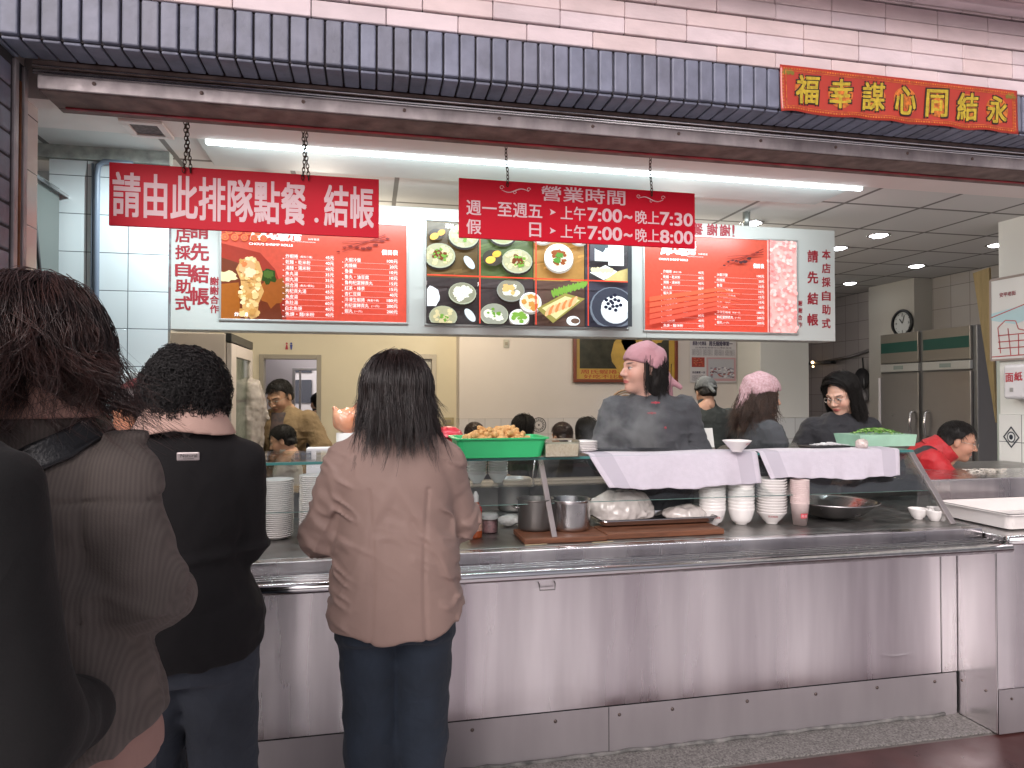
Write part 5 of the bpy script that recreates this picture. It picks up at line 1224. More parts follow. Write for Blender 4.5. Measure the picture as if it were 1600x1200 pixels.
# gear ornament on the dado
p = atY(842, 664, YB - .262); g = MB()
for r0, r1 in ((.070, .078), (.040, .046)):
    for i in range(36):
        a, b = 2 * math.pi * i / 36, 2 * math.pi * (i + 1) / 36; g.quad(*[(p.x + r * math.cos(q), YB - .2605, p.z + r * math.sin(q)) for r, q in ((r0, a), (r1, a), (r1, b), (r0, b))])
for i in range(16):
    a = 2 * math.pi * i / 16; g.disc((p.x + .056 * math.cos(a), YB - .2605, p.z + .056 * math.sin(a)), .007, n=6)
g.disc((p.x, YB - .2605, p.z), .010, n=12); single(g, 'tile_ornament', mat('ornament_ink', (.05, .045, .05), .4), 'round gear shaped ornament printed on the dado tiles between the seated diners', 'ornament')
# framed painting (plain stand-in shapes) and newspaper page
yw = YB - .265
a, b = atY(895, 530, yw), atY(1058, 598, yw)
t = thing('framed_picture', 'dark framed golden picture with red writing behind the woman in the pink scarf', 'picture', ((a.x + b.x) / 2, yw, b.z)); ztp = a.z + .25
g = MB(); fw_ = .035
for q in ((a.x, b.z, b.x, b.z + fw_), (a.x, ztp - fw_, b.x, ztp), (a.x, b.z + fw_, a.x + fw_, ztp - fw_), (b.x - fw_, b.z + fw_, b.x, ztp - fw_)): g.bbox(q[0], yw - .03, q[1], q[2], yw, q[3], .004)
part(g, 'frame', mat('picture_frame', (.16, .035, .015), .35), t)
g = MB(); g.box(a.x + fw_, yw - .012, b.z + fw_, b.x - fw_, yw - .004, ztp - fw_); part(g, 'gold_mount', mat('mount_gold', (.48, .30, .05), .45, var=.15, vscale=5), t)
g = MB(); g.box(a.x + .07, yw - .015, b.z + .145, b.x - .10, yw - .0125, ztp - .06)
part(g, 'dark_ground', mat('picture_ground', (.035, .034, .022), .2, var=.4, vscale=12), t)
g = MB(); rr = random.Random(3)
for (u, v, r_, q) in ((.50, .42, .17, 1.2), (.56, .62, .12, 1.1), (.30, .75, .08, .7), (.80, .7, .08, .9)):
    cx, cz = a.x + (b.x - a.x) * u, b.z + (ztp - b.z) * v; g.add([(cx + r_ * (1 + .13 * math.sin(3 * k + u * 9)) * math.cos(k * .35), yw - .0158, cz + r_ * q * (1 + .1 * math.cos(2 * k)) * math.sin(k * .35)) for k in range(18)], [tuple(range(18))])
part(g, 'gold_shapes', mat('picture_gold', (.45, .28, .05), .4, var=.2, vscale=9), t)
g = MB(); put_text(g, '周氏蝦捲祝您大富大貴', ((a.x + b.x) / 2, yw - .0135, b.z + .112), X3, Z3, .86 * (b.x - a.x), .045, .01); put_text(g, '好吃不比較實在・會飽', ((a.x + b.x) / 2, yw - .0135, b.z + .062), X3, Z3, .80 * (b.x - a.x), .042, .01); part(g, 'lettering', mat('picture_red', (.34, .03, .01), .5), t)
g = MB(); g.setc(smooth=True)                                          # left empty, no mirrored lamps drawn in its glass
a, b = atY(1079, 534, yw), atY(1150, 598, yw)
t = thing('newspaper_page', 'framed newspaper page with a food photo, taped to the wall right of the pink scarf', 'poster', ((a.x + b.x) / 2, yw, b.z)); W_, H_ = b.x - a.x, a.z - b.z
g = MB(); g.bbox(a.x - .01, yw - .004, b.z, b.x, yw, a.z + .06, .001); part(g, 'paper', mat('newsprint', (.55, .53, .55), .6), t)
def NP(u, v): return Vector((a.x + W_ * u, yw - .005, b.z + H_ * v))
g = MB(); put_text(g, '嚴選小吃專區', NP(.19, .965), X3, Z3, W_ * .30, .045, .03); put_text(g, '周氏蝦捲傳第一', NP(.66, .965), X3, Z3, W_ * .52, .052, .04); put_text(g, '台灣鮮蝦香酥可口傳統美味', NP(.5, .86), X3, Z3, W_ * .8, .018)
put_text(g, '名店嚴選 一次', NP(.17, .25), X3, Z3, W_ * .28, .024, .03)
for cidx in range(4):
    for k in range(7): put_text(g, '鮮蝦美味小吃傳統手工炸', NP(.13 + cidx * .245, .81 - k * .022), X3, Z3, W_ * .21, .007)
for k in range(6): put_text(g, '鮮蝦美味小吃傳統手', NP(.17, .17 - k * .024), X3, Z3, W_ * .28, .007)
part(g, 'lettering', mat('news_ink', (.06, .05, .09), .6), t)
pr = MB(); rr = random.Random(8)
def npq(u0, v0, u1, v1, c, o=.0005): pr.setc(c=c); q = [NP(u0, v0), NP(u1, v0), NP(u1, v1), NP(u0, v1)]; pr.add([p_ - Vector((0, o, 0)) for p_ in q], [(0, 1, 2, 3)])
npq(.02, .38, .30, .62, (.30, .04, .03)); npq(.34, .04, .99, .62, (.50, .30, .32)); npq(.38, .10, .95, .58, (.42, .42, .46), .001)
for _ in range(60):
    u, v = rr.uniform(.40, .92), rr.uniform(.12, .36); npq(u, v, u + .05, v + .03, rr.choice(((.35, .10, .09), (.22, .20, .26), (.62, .60, .62), (.16, .10, .12))), .0015 + rr.random() * .001)
for _ in range(30):
    u, v = rr.uniform(.03, .26), rr.uniform(.39, .59); npq(u, v, u + .03, v + .02, rr.choice(((.55, .10, .05), (.20, .02, .02), (.40, .16, .08))), .001 + rr.random() * .001)
part(pr, 'photos', mat('news_photo', (1, 1, 1), .5, attr=True), t)
# bamboo steamer ring behind the woman with the pink scarf
p = atY(978, 640, 5.2); g = MB(); g.setc(smooth=True)
for r_, w_ in ((.155, .010), (.138, .006), (.12, .005)): g.tube([(p.x + r_ * math.cos(k * .2), 5.2, p.z - .02 + r_ * 1.15 * math.sin(k * .2)) for k in range(33)], w_, 6)
g.disc((p.x, 5.21, p.z - .02), .12, ry=.138, n=24); single(g, 'bamboo_tray', mat('bamboo', (.36, .22, .12), .5, var=.2, vscale=20), 'round bamboo tray standing upright behind the shoulder of the woman in the pink scarf', 'tray')
# orange knotted bag on a white paper roll, red cap
p = atY(542, 660, 4.05); c_ = np.array(p)
fn = lambda P: smin(smin(d_ell(P, c_ + (0, 0, .01), (.085, .07, .075)), d_caps(P, c_ + (-.055, 0, .055), c_ + (-.066, 0, .085), .018, .012), .02), d_caps(P, c_ + (.05, 0, .07), c_ + (.056, 0, .105), .02, .014), .02) + .012 * np.sin((P[:, 0] - c_[0]) * 60 + 40 * (P[:, 2] - c_[2])) * .35 + .006 * vnoise(P * 35, 2)
tag(solid('orange_bag', fn, c_ - (.14, .12, .12), c_ + (.14, .12, .16), .005, mat('orange_film', (.70, .24, .11), .3, coat=.6, col2=(.78, .42, .28), vscale=14, bump=.4, bscale=30)), 'orange knotted plastic bag with two ears left of the woman in the pink coat', 'bag')
p2 = atY(540, 700, 4.05); g = MB(); g.setc(smooth=True); g.lathe([(.0005, 0), (.055, 0), (.055, .26), (.018, .262), (.018, .2), (.0005, .2)], (p.x - .005, 4.05, p.z - .32), 28); single(g, 'paper_roll', mat('paper_roll', (.68, .66, .64), .8), 'white paper roll standing under the orange bag', 'paper roll')
p = atY(700, 672, 3.75); g = MB(); g.setc(smooth=True); g.lathe([(.085, 0), (.084, .012), (.07, .035), (.04, .052), (.0005, .058)], (p.x, 3.75, p.z - .035), 28); g.box(p.x - .05, 3.70, 1.0, p.x + .05, 3.80, p.z - .036)
single(g, 'red_lidded_box', mat('red_lid', (.50, .02, .04), .35), 'round red lid peeking over the right shoulder of the pink coat', 'lid')
# staff side worktop and dining tables
t = thing('rear_worktop', 'long steel worktop behind the counter in front of the man in the tan jacket', 'worktop', (.3, 4.2, 0)); g = MB(); g.bbox(-1.4, 3.75, .84, 1.1, 4.12, .88, .003); part(g, 'top', M_dsteel, t); g = MB(); g.box(-1.38, 3.80, 0, 1.08, 4.10, .835); part(g, 'body', M_dsteel, t)
p = atY(500, 708, 3.85); g = MB(); g.bbox(p.x - .07, 3.82, .882, p.x + .06, 3.92, p.z + .03, .004); single(g, 'white_box', mat('box_card', (.62, .60, .62), .6), 'white carton standing behind the glass case near the boy', 'box')
for q, (x, y) in enumerate(((.95, 5.95), (1.75, 5.85))):
    t = thing('dining_table', 'plain dining table under the seated diners' if q == 0 else 'dining table right of the first one', 'table', (x, y, 0), 'dining tables'); g = MB(); g.bbox(-.35, -.3, .71, .35, .3, .74, .005); g.build('tabletop', mat('table_top', (.36, .24, .16), .4), t)
    for sx in (-1, 1):
        for sy in (-1, 1): g = MB(); g.bbox(sx * .3 - .02, sy * .25 - .02, 0, sx * .3 + .02, sy * .25 + .02, .708, .003); g.build('leg', M_dsteel, t)
# --- side kitchen: steel fridge, clock, plank, pans
XF = 5.0
fy1, fy0 = atX(1372, 525, XF).y, atX(1522, 505, XF).y; ztop = 2.09
t = thing('steel_fridge', 'tall two door stainless steel fridge with green striped headers in the dim side kitchen', 'fridge', (XF + .35, (fy0 + fy1) / 2, 0))
g = MB(); g.bbox(XF + .03, fy0, 0, XF + .7, fy1, ztop, .008); part(g, 'cabinet', mat('fridge_body', (.20, .20, .20), .4, .6), t)
ym = fy0 + (fy1 - fy0) * .52; M_fd = mat('fridge_door_steel', (.36, .34, .325), .35, 1., rvar=.08, vscale=4)
for (ya, yb2) in ((fy0 + .04, ym - .025), (ym + .025, fy1 - .03)):
    g = MB(); g.bbox(XF, ya, .15, XF + .029, yb2, 1.70, .006); d = part(g, 'door', M_fd, t)
    hy = ya + .06 if ya > ym else yb2 - .06
    g = MB(); g.setc(smooth=True); g.tube([(XF, hy, 1.10), (XF - .035, hy, 1.12), (XF - .045, hy, 1.22), (XF - .035, hy, 1.32), (XF, hy, 1.34)], .014, 8); h = part(g, 'handle', M_steel2, t); h.parent = d; h.location = (0, 0, 0)
    g = MB(); g.bbox(XF - .004, ya, 1.715, XF + .029, yb2, 1.79, .004); part(g, 'control_strip', mat('strip_alu', (.50, .50, .48), .4, .4), t)
    g = MB(); g.bbox(XF - .007, (ya + yb2) / 2 - .06, 1.735, XF - .0045, (ya + yb2) / 2 + .06, 1.772, .001); part(g, 'display', mat('display_lit', (.22, .26, .24), .3, emit=(.3, .4, .35), estr=.03), t)
    g = MB(); g.bbox(XF, ya, 1.80, XF + .029, yb2, ztop - .004, .004); part(g, 'header_panel', mat('header_steel', (.30, .28, .25), .4, .8), t)
    g = MB(); g.bbox(XF - .003, ya + .01, 1.90, XF - .0005, yb2 - .01, 2.0, .001); part(g, 'green_stripe', mat('stripe_green', (.01, .07, .055), .3), t)
g = MB(); g.bbox(XF - .008, fy1 - .028, .2, XF + .028, fy1 - .004, 1.66, .003); part(g, 'edge_strip', mat('bright_strip', (.8, .78, .8), .3, .3), t)
p = atX(1411, 505, 5.49); t = thing('wall_clock', 'round wall clock with a dark rim above the steel fridge', 'clock', (5.49, p.y, p.z)); MR = Matrix.Rotation(R(-90), 4, 'Y')
g = MB(); g.setc(smooth=True); g.lathe([(.118, 0), (.142, 0), (.146, .015), (.138, .026), (.118, .024)], n=36, M=MR); g.build('rim', M_black, t)
g = MB(); g.lathe([(.0005, .006), (.118, .006)], n=36, M=MR); g.build('dial', mat('clock_dial', (.55, .56, .54), .5), t)
g = MB()
for i in range(12): a = i * math.pi / 6; g.box(-.0085, .10 * math.cos(a) - .004, .10 * math.sin(a) - .004, -.0075, .10 * math.cos(a) + .004, .10 * math.sin(a) + .004)
for i, ch in enumerate(('12', '3', '6', '9')): a = math.pi / 2 - i * math.pi / 2; put_text(g, ch, (-.0085, -.082 * math.cos(a), .082 * math.sin(a)), Vector((0, -1, 0)), Z3, None, .022, .02)
g.build('numerals', M_black, t)
for nm, L_, wd, a in (('minute_hand', .085, .004, R(70)), ('hour_hand', .06, .006, R(128))):
    g = MB(); g.tube([(-.010, 0, 0), (-.010, -L_ * math.cos(a), L_ * math.sin(a))], wd, 4); g.build(nm, M_black, t)
a, b = atX(1522, 425, 4.75), atX(1550, 600, 4.75); g = MB(); pk = [atX(1520, 427, 4.75), atX(1545, 418, 4.75), atX(1553, 590, 4.75), atX(1545, 592, 4.75)]; g.prism([pk[0], pk[1], pk[2] + (pk[2] - pk[1]) * .4, pk[3] + (pk[3] - pk[0]) * .4], (.02, 0, 0)); single(g, 'wooden_plank', mat('raw_plank', (.30, .22, .10), .6, var=.15, vscale=6, stretch=(1, 6, 1)), 'tall raw wooden plank leaning beside the steel fridge', 'plank')
for q, (px, py, r_, lab) in enumerate(((1350, 592, .13, 'round black pan hanging on the dim wall behind the woman with glasses'), (1352, 618, .09, 'smaller pan hanging under the round black pan'))):
    p = atX(px, py, 5.70); g = MB(); g.setc(smooth=True); g.lathe([(.0005, .005), (r_ * .8, .005), (r_, .03), (r_ * .97, .03), (r_ * .78, .009), (.0005, .009)], p, 28, Matrix.Rotation(R(-90), 4, 'Y')); g.tube([p + Vector((-.01, 0, r_ * .9)), p + Vector((-.01, .01, r_ + .12))], .008, 6)
    single(g, 'frying_pan', M_black if q == 0 else M_dsteel, lab, 'pan')
p = atX(1276, 566, 5.6); t = thing('wall_lamp', 'small warm wall lamp glowing on a dark bracket right of the column', 'lamp', p); g = MB(); g.bbox(-.02, -.30, -.03, .06, .30, .005, .006); g.build('bracket', M_black, t); g = MB(); g.setc(smooth=True); g.ball((-.03, .04, .0), .018, 10); g.ball((-.03, .03, -.055), .012, 10); g.build('bulb', emis('warm_bulb', (1, .66, .32), 9), t)
g = MB(); g.setc(smooth=True); g.tube([atX(1290, 565, 5.70), atX(1330, 557, 5.70), atX(1372, 543, 5.70)], .02, 6); single(g, 'wall_pipe', M_dsteel, 'dark pipe running along the dim wall to the top of the steel fridge', 'pipe')
# --- right wall: map board, tissue dispenser, diamond tile
def onX(px, py, X=XW - .012): return atX(px, py, X)
a, b = onX(1549, 439), onX(1549, 563); ya, zt2, zb2 = a.y, a.z, b.z; yn = 3.0
t = thing('map_board', 'white street map board with red roads and blue water on the right wall', 'map', (XW - .01, (ya + yn) / 2, zb2))
g = MB(); g.bbox(XW - .022, yn, zb2, XW - .002, ya, zt2, .003); part(g, 'board', mat('map_white', (.64, .64, .64), .35), t)
g = MB()
for q in ((zb2 - .008, zb2 + .006, yn, ya), (zt2 - .006, zt2 + .010, yn, ya), (zb2, zt2, ya - .008, ya + .006)): g.bbox(XW - .026, q[2], q[0], XW - .0225, q[3], q[1], .001)
part(g, 'frame', mat('map_frame', (.30, .24, .22), .5), t)
def MPt(u, v, o=0): return Vector((XW - .0235 - o, ya - (ya - yn) * u, zb2 + (zt2 - zb2) * v))
def mstrip(mb, pts, w_):
    for p, q in zip(pts, pts[1:]):
        d = (q - p).normalized(); n = Vector((0, -d.z, d.y)) * w_; mb.add([p - n, q - n, q + n, p + n], [(0, 1, 2, 3)])
g = MB(); g.add([MPt(u, v) for u, v in ((.0, .58), (.25, .64), (.60, .82), (1, 1), (1, .86), (.62, .70), (.35, .50), (.20, .42), (.0, .50))], [tuple(range(9))]); part(g, 'water', mat('map_blue', (.40, .60, .66), .4), t)
g = MB(); rd = [((0, .53), (.3, .66), (.7, .80), (1, .92)), ((0, .04), (1, .06)), ((.08, .08), (.06, .40), (.12, .48), (.20, .46), (.22, .36), (.34, .30), (.33, .06)), ((.16, .05), (.14, .38)), ((.06, .14), (.34, .14)), ((.06, .22), (.33, .22)), ((.06, .30), (.30, .30)), ((.22, .05), (.22, .30)), ((.30, .34), (.60, .42), (.85, .60)), ((.45, .60), (.55, .45), (.75, .52)), ((.38, .62), (.46, .58), (.5, .46)), ((.5, .30), (.8, .36), (1, .5)), ((.6, .1), (.62, .42)), ((.8, .1), (.8, .6))]
for ln in rd: mstrip(g, [MPt(u, v, .0004) for u, v in ln], .0035)
part(g, 'roads', mat('map_red', (.42, .06, .07), .4), t)
g = MB(); aY = Vector((0, -1, 0))
put_text(g, '周氏蝦捲位置圖', MPt(.55, .965, .0006), aY, Z3, .30, .030, .0); put_text(g, '安平老街', MPt(.14, .80, .0006), aY, Z3, .12, .030, .03); put_text(g, '台南運河', MPt(.40, .82, .0006), aY, Z3, .12, .026, .03); put_text(g, '電話外送服務', MPt(.6, .90, .0006), aY, Z3, .25, .026)
part(g, 'lettering', mat('map_ink', (.30, .07, .09), .5), t)
a, b = atX(1566, 570, XW - .10), atX(1566, 620, XW - .10); y0_ = a.y
t = thing('tissue_dispenser', 'white paper tissue dispenser with red characters under the map board', 'dispenser', (XW - .05, y0_ - .2, b.z))
g = MB(); g.bbox(XW - .10, y0_ - .42, b.z - .015, XW - .008, y0_, a.z, .022, seg=4); g.setc(smooth=False); part(g, 'case', mat('dispenser_white', (.66, .65, .68), .25, coat=.4), t)
g = MB(); put_text(g, '面', atX(1577, 590, XW - .1015), aY, Z3, .055, .058, .025); put_text(g, '紙', atX(1591, 588, XW - .1015), aY, Z3, .055, .058, .025); part(g, 'lettering', mat('dispenser_red', (.42, .03, .05), .5), t)
g = MB(); p = atX(1580, 609, XW - .103); g.bbox(p.x, p.y - .012, p.z - .014, p.x + .003, p.y + .012, p.z + .014, .001); part(g, 'lock', mat('lock_grey', (.35, .35, .36), .4, .5), t)
p = atX(1580, 683, XW - .0085); g = MB()
def dia(r0, r1, m_):
    for i in range(4):
        a, b = i * math.pi / 2, (i + 1) * math.pi / 2; g.quad(*[(p.x, p.y - r * .80 * math.cos(q), p.z + r * math.sin(q)) for r, q in ((r0, a), (r1, a), (r1, b), (r0, b))])
dia(.062, .076, 0); g.disc(p, .038, ax=(0, -.8, 0), ay=(0, 0, 1), n=24); g.setc(mi=1); g.disc(p + Vector((-.0006, 0, 0)), .030, ax=(0, -.8, 0), ay=(0, 0, 1), n=20); g.setc(mi=0); g.disc(p + Vector((-.0012, 0, 0)), .018, ax=(0, -.8, 0), ay=(0, 0, 1), n=16)
single(g, 'diamond_ornament', [mat('diamond_ink', (.03, .035, .05), .3), mat('diamond_white', (.6, .62, .62), .3)], 'black diamond ornament printed on the white tiles under the tissue dispenser', 'ornament')
# low cutting shelf where the man in red works
t = thing('side_worktop', 'steel side worktop with chopped food where the man in the red jacket works', 'worktop', (3.4, 3.9, 0)); g = MB(); g.bbox(2.78, 3.46, 1.01, 4.28, 3.86, 1.04, .003); part(g, 'top', M_dsteel, t); g = MB(); g.box(2.80, 3.5, 0, 4.2, 3.84, 1.005); part(g, 'body', M_dsteel, t)
a = atZ(1540, 738, 1.045); rr = random.Random(4); g = MB()
for i in range(60): g.box(-.012, -.003, 0, .012, .003, .004, Matrix.Translation((a.x + rr.gauss(0, .06), a.y + rr.gauss(0, .03), 1.042 + rr.random() * .02)) @ Matrix.Rotation(rr.uniform(0, 6), 4, 'Z') @ Matrix.Rotation(rr.uniform(-.5, .5), 4, 'X'))
single(g, 'chopped_food', mat('pale_food', (.60, .56, .50), .6), 'small heap of pale chopped food in front of the man in the red jacket', 'food')
# ------------------------------------------------------------------ people: one continuous body each, clothes and hair as parts
def rotm(ax, deg): return np.array(Matrix.Rotation(R(deg), 3, ax))
M_skin = mat('skin', (1, 1, 1), .5, attr=True, sss=.08, var=.06, vscale=40)
def head_sdf(P):
    A = np.abs(P[:, 0]); Q = P.copy(); Q[:, 0] = A
    d = d_ell(P, (0, -.012, .03), (.074, .092, .084))
    d = smin(d, d_ell(P, (0, .022, -.038), (.059, .064, .078)), .035)
    d = smin(d, d_ell(P, (0, .062, -.096), (.022, .02, .018)), .03)
    d = smin(d, d_ell(Q, (.036, .052, -.028), (.028, .03, .03)), .02)
    d = smin(d, d_caps(Q, (.012, .082, .024), (.05, .066, .024), .009, .007), .014)
    d = smax(d, -d_ell(Q, (.030, .094, .004), (.017, .014, .011)), .010)
    d = smin(d, d_ell(Q, (.030, .073, .003), (.0135, .0125, .0115)), .003)
    d = smin(d, d_caps(P, (0, .084, .012), (0, .103, -.026), .007, .0115), .010)
    d = smin(d, d_ell(Q, (.012, .092, -.030), (.009, .010, .008)), .006)
    d = smin(d, d_ell(P, (0, .083, -.057), (.022, .010, .0055)), .006)
    d = smin(d, d_ell(P, (0, .081, -.067), (.019, .010, .006)), .005)
    d = smin(d, d_ell(Q, (.077, -.014, -.008), (.009, .019, .032)), .008)
    d = smin(d, d_caps(P, (0, -.022, -.06), (0, -.032, -.135), .052, .050), .025)
    return d
def head_col(v, skin=(.52, .30, .21), male=False):
    c = np.tile(np.array(skin), (len(v), 1)); A = np.abs(v[:, 0])
    def blend(m, col): 
        nonlocal c; m = np.clip(m, 0, 1)[:, None]; c = c * (1 - m) + np.array(col) * m
    blend(.5 * np.exp(-(((A - .042) / .02) ** 2 + ((v[:, 2] + .03) / .02) ** 2)) * (v[:, 1] > 0), (.60, .26, .19))
    blend((1.6 - ((v[:, 0] / .022) ** 2 + ((v[:, 2] + .062) / .009) ** 2)) * 1.2 * (v[:, 1] > .07), (.45, .12, .11) if not male else (.42, .18, .15))
    blend((1.5 - (((A - .033) / .019) ** 2 + ((v[:, 2] - .026 - .12 * (A - .03)) / .0042) ** 2)) * (v[:, 1] > .05), (.05, .03, .025))
    e = (((A - .030) / .0125) ** 2 + ((v[:, 2] - .002) / .0046) ** 2); blend((1.3 - e) * 2 * (v[:, 1] > .06), (.55, .52, .50))
    blend((1.2 - (((A - .030) / .0062) ** 2 + ((v[:, 2] - .003) / .0062) ** 2)) * 3 * (v[:, 1] > .06), (.02, .012, .01))
    blend((1.2 - (((A - .031) / .015) ** 2 + ((v[:, 2] - .0078) / .0032) ** 2)) * 2 * (v[:, 1] > .06), (.03, .02, .02))
    return c
HV, HF = snets(head_sdf, (-.10, -.12, -.20), (.10, .13, .13), .0036); HV = relax(HV, HF, 1, .35)
def hand_sdf(P, curl):
    d = d_caps(P, (-.018, .02, 0), (-.026, .085, 0), .020, .016, ((0, 0, 1), 1.75)); d = smin(d, d_caps(P, (.012, .02, 0), (.024, .082, -.002), .020, .016, ((0, 0, 1), 1.75)), .02)
    d = smin(d, d_caps(P, (0, -.04, 0), (0, .02, 0), .024, .026, ((0, 0, 1), 1.35)), .02)
    for x, L, sp, r in ((-.031, .062, -.07, .0078), (-.011, .076, -.02, .0086), (.010, .080, .02, .0088), (.030, .072, .07, .0084)):
        p = np.array((x, .084 - abs(x) * .15, 0)); a = curl[0]
        for s, (f, rr) in enumerate(((.46, 1), (.30, .93), (.24, .84))):
            q = p + L * f * np.array((math.sin(sp), math.cos(a) * math.cos(sp), -math.sin(a))); d = smin(d, d_caps(P, p, q, r * rr, r * rr * .92), .006 if s == 0 else .002); p = q; a += curl[1]
    p = np.array((.030, .022, -.006))
    for q, r0, r1 in (((.052, .052, -.018), .0125, .0105), ((.054, .082, -.026 - .02 * curl[0]), .0100, .0085), ((.046, .104, -.032 - .03 * curl[0]), .0088, .0078)):
        q = np.array(q); d = smin(d, d_caps(P, p, q, r0, r1), .006); p = q
    return d
_hands = {}
def hand_mesh(curl):
    if curl not in _hands:
        v, F = snets(lambda P: hand_sdf(P, curl), (-.07, -.07, -.10), (.085, .20, .045), .0032); _hands[curl] = (relax(v, F, 1, .3), F)
    return _hands[curl]
def strand_mesh(paths, rad, sides=3):
    """paths (n,k,3), rad (n,k)"""
    n, k, _ = paths.shape; T = np.gradient(paths, axis=1); T /= np.maximum(np.linalg.norm(T, axis=2, keepdims=True), 1e-9)
    up = np.zeros_like(T); up[..., 0] = .31; up[..., 1] = .87; up[..., 2] = .37
    A = np.cross(T, up); A /= np.maximum(np.linalg.norm(A, axis=2, keepdims=True), 1e-9); B = np.cross(T, A)
    ang = 2 * np.pi * np.arange(sides) / sides
    V = paths[:, :, None] + rad[:, :, None, None] * (A[:, :, None] * np.cos(ang)[:, None] + B[:, :, None] * np.sin(ang)[:, None])
    i = np.arange(n)[:, None, None] * k * sides + np.arange(k - 1)[None, :, None] * sides; j = np.arange(sides)[None, None]; j2 = (j + 1) % sides
    F = np.stack([i + j, i + j2, i + sides + j2, i + sides + j], -1).reshape(-1, 4)
    return V.reshape(-1, 3), F
def clumped(guides, per, spread, tipf, w0, rng, jitter=.0, wtip=.25):
    g, k, _ = guides.shape; t = np.linspace(0, 1, k)
    off = rng.normal(0, 1, (g, per, 1, 3)) * spread * (1 + (tipf - 1) * t)[None, None, :, None]
    ph = rng.uniform(0, 6.28, (g, per, 3)); wob = jitter * np.sin(ph[:, :, None, :] + t[None, None, :, None] * rng.uniform(4, 14, (g, per, 1, 1))) * t[None, None, :, None]
    # different lengths inside a clump
    P = guides[:, None] + off + wob; ln = rng.uniform(.82, 1, (g, per)); tt = t[None, None] * ln[..., None]
    idx = tt * (k - 1); i0 = np.clip(idx.astype(int), 0, k - 2); f = (idx - i0)[..., None]; gi = np.arange(g)[:, None, None]; pi = np.arange(per)[None, :, None]
    P = P[gi, pi, i0] * (1 - f) + P[gi, pi, i0 + 1] * f
    P = P.reshape(-1, k, 3); r = w0 * rng.uniform(.6, 1.3, (len(P), 1)) * (1 - (1 - wtip) * t ** 2)[None]
    return strand_mesh(P, r)
def scalp_path(th, ph0, rx, c, drop, k, flare=0., ph1=1.62, infl=1.0, wave=(0, 0, 0), rng=None):
    """strand that follows the skull from polar angle ph0 to ph1, then hangs by `drop`"""
    arc = max(.05, ph1 - ph0) * rx[2]; tot = arc + drop; s = np.linspace(0, tot, k); ph = np.minimum(ph0 + s / rx[2], ph1); h = np.maximum(0, s - arc)
    r = np.sin(ph) * infl; p = np.stack([c[0] + rx[0] * r * math.cos(th), c[1] + rx[1] * r * math.sin(th), c[2] + rx[2] * np.cos(ph) * infl - h], 1)
    o = np.array((math.cos(th), math.sin(th), 0)); tg = np.array((-math.sin(th), math.cos(th), 0)); u = s / tot
    p += o * (flare * (h / max(drop, 1e-6)) ** 1.5)[:, None]
    if wave[0]: p += (o * .6 + tg * .8) * (wave[0] * u * np.sin(wave[1] * s + wave[2]))[:, None] + tg * (wave[0] * .7 * u * np.cos(wave[1] * s * .8 + wave[2] * 2))[:, None]
    return p
M_hair = mat('black_hair', (.010, .008, .007), .5, var=.3, vscale=40, spec=.35)
M_hairb = mat('brown_black_hair', (.030, .013, .010), .36, var=.5, vscale=25, spec=.7)
M_hairc = mat('soft_black_hair', (.012, .010, .010), .55, var=.3, vscale=40)
M_hairl = mat('brown_curly_hair', (.055, .028, .018), .45, var=.4, vscale=30)
def put(v, M, o): return v @ np.asarray(M).T + np.asarray(o)
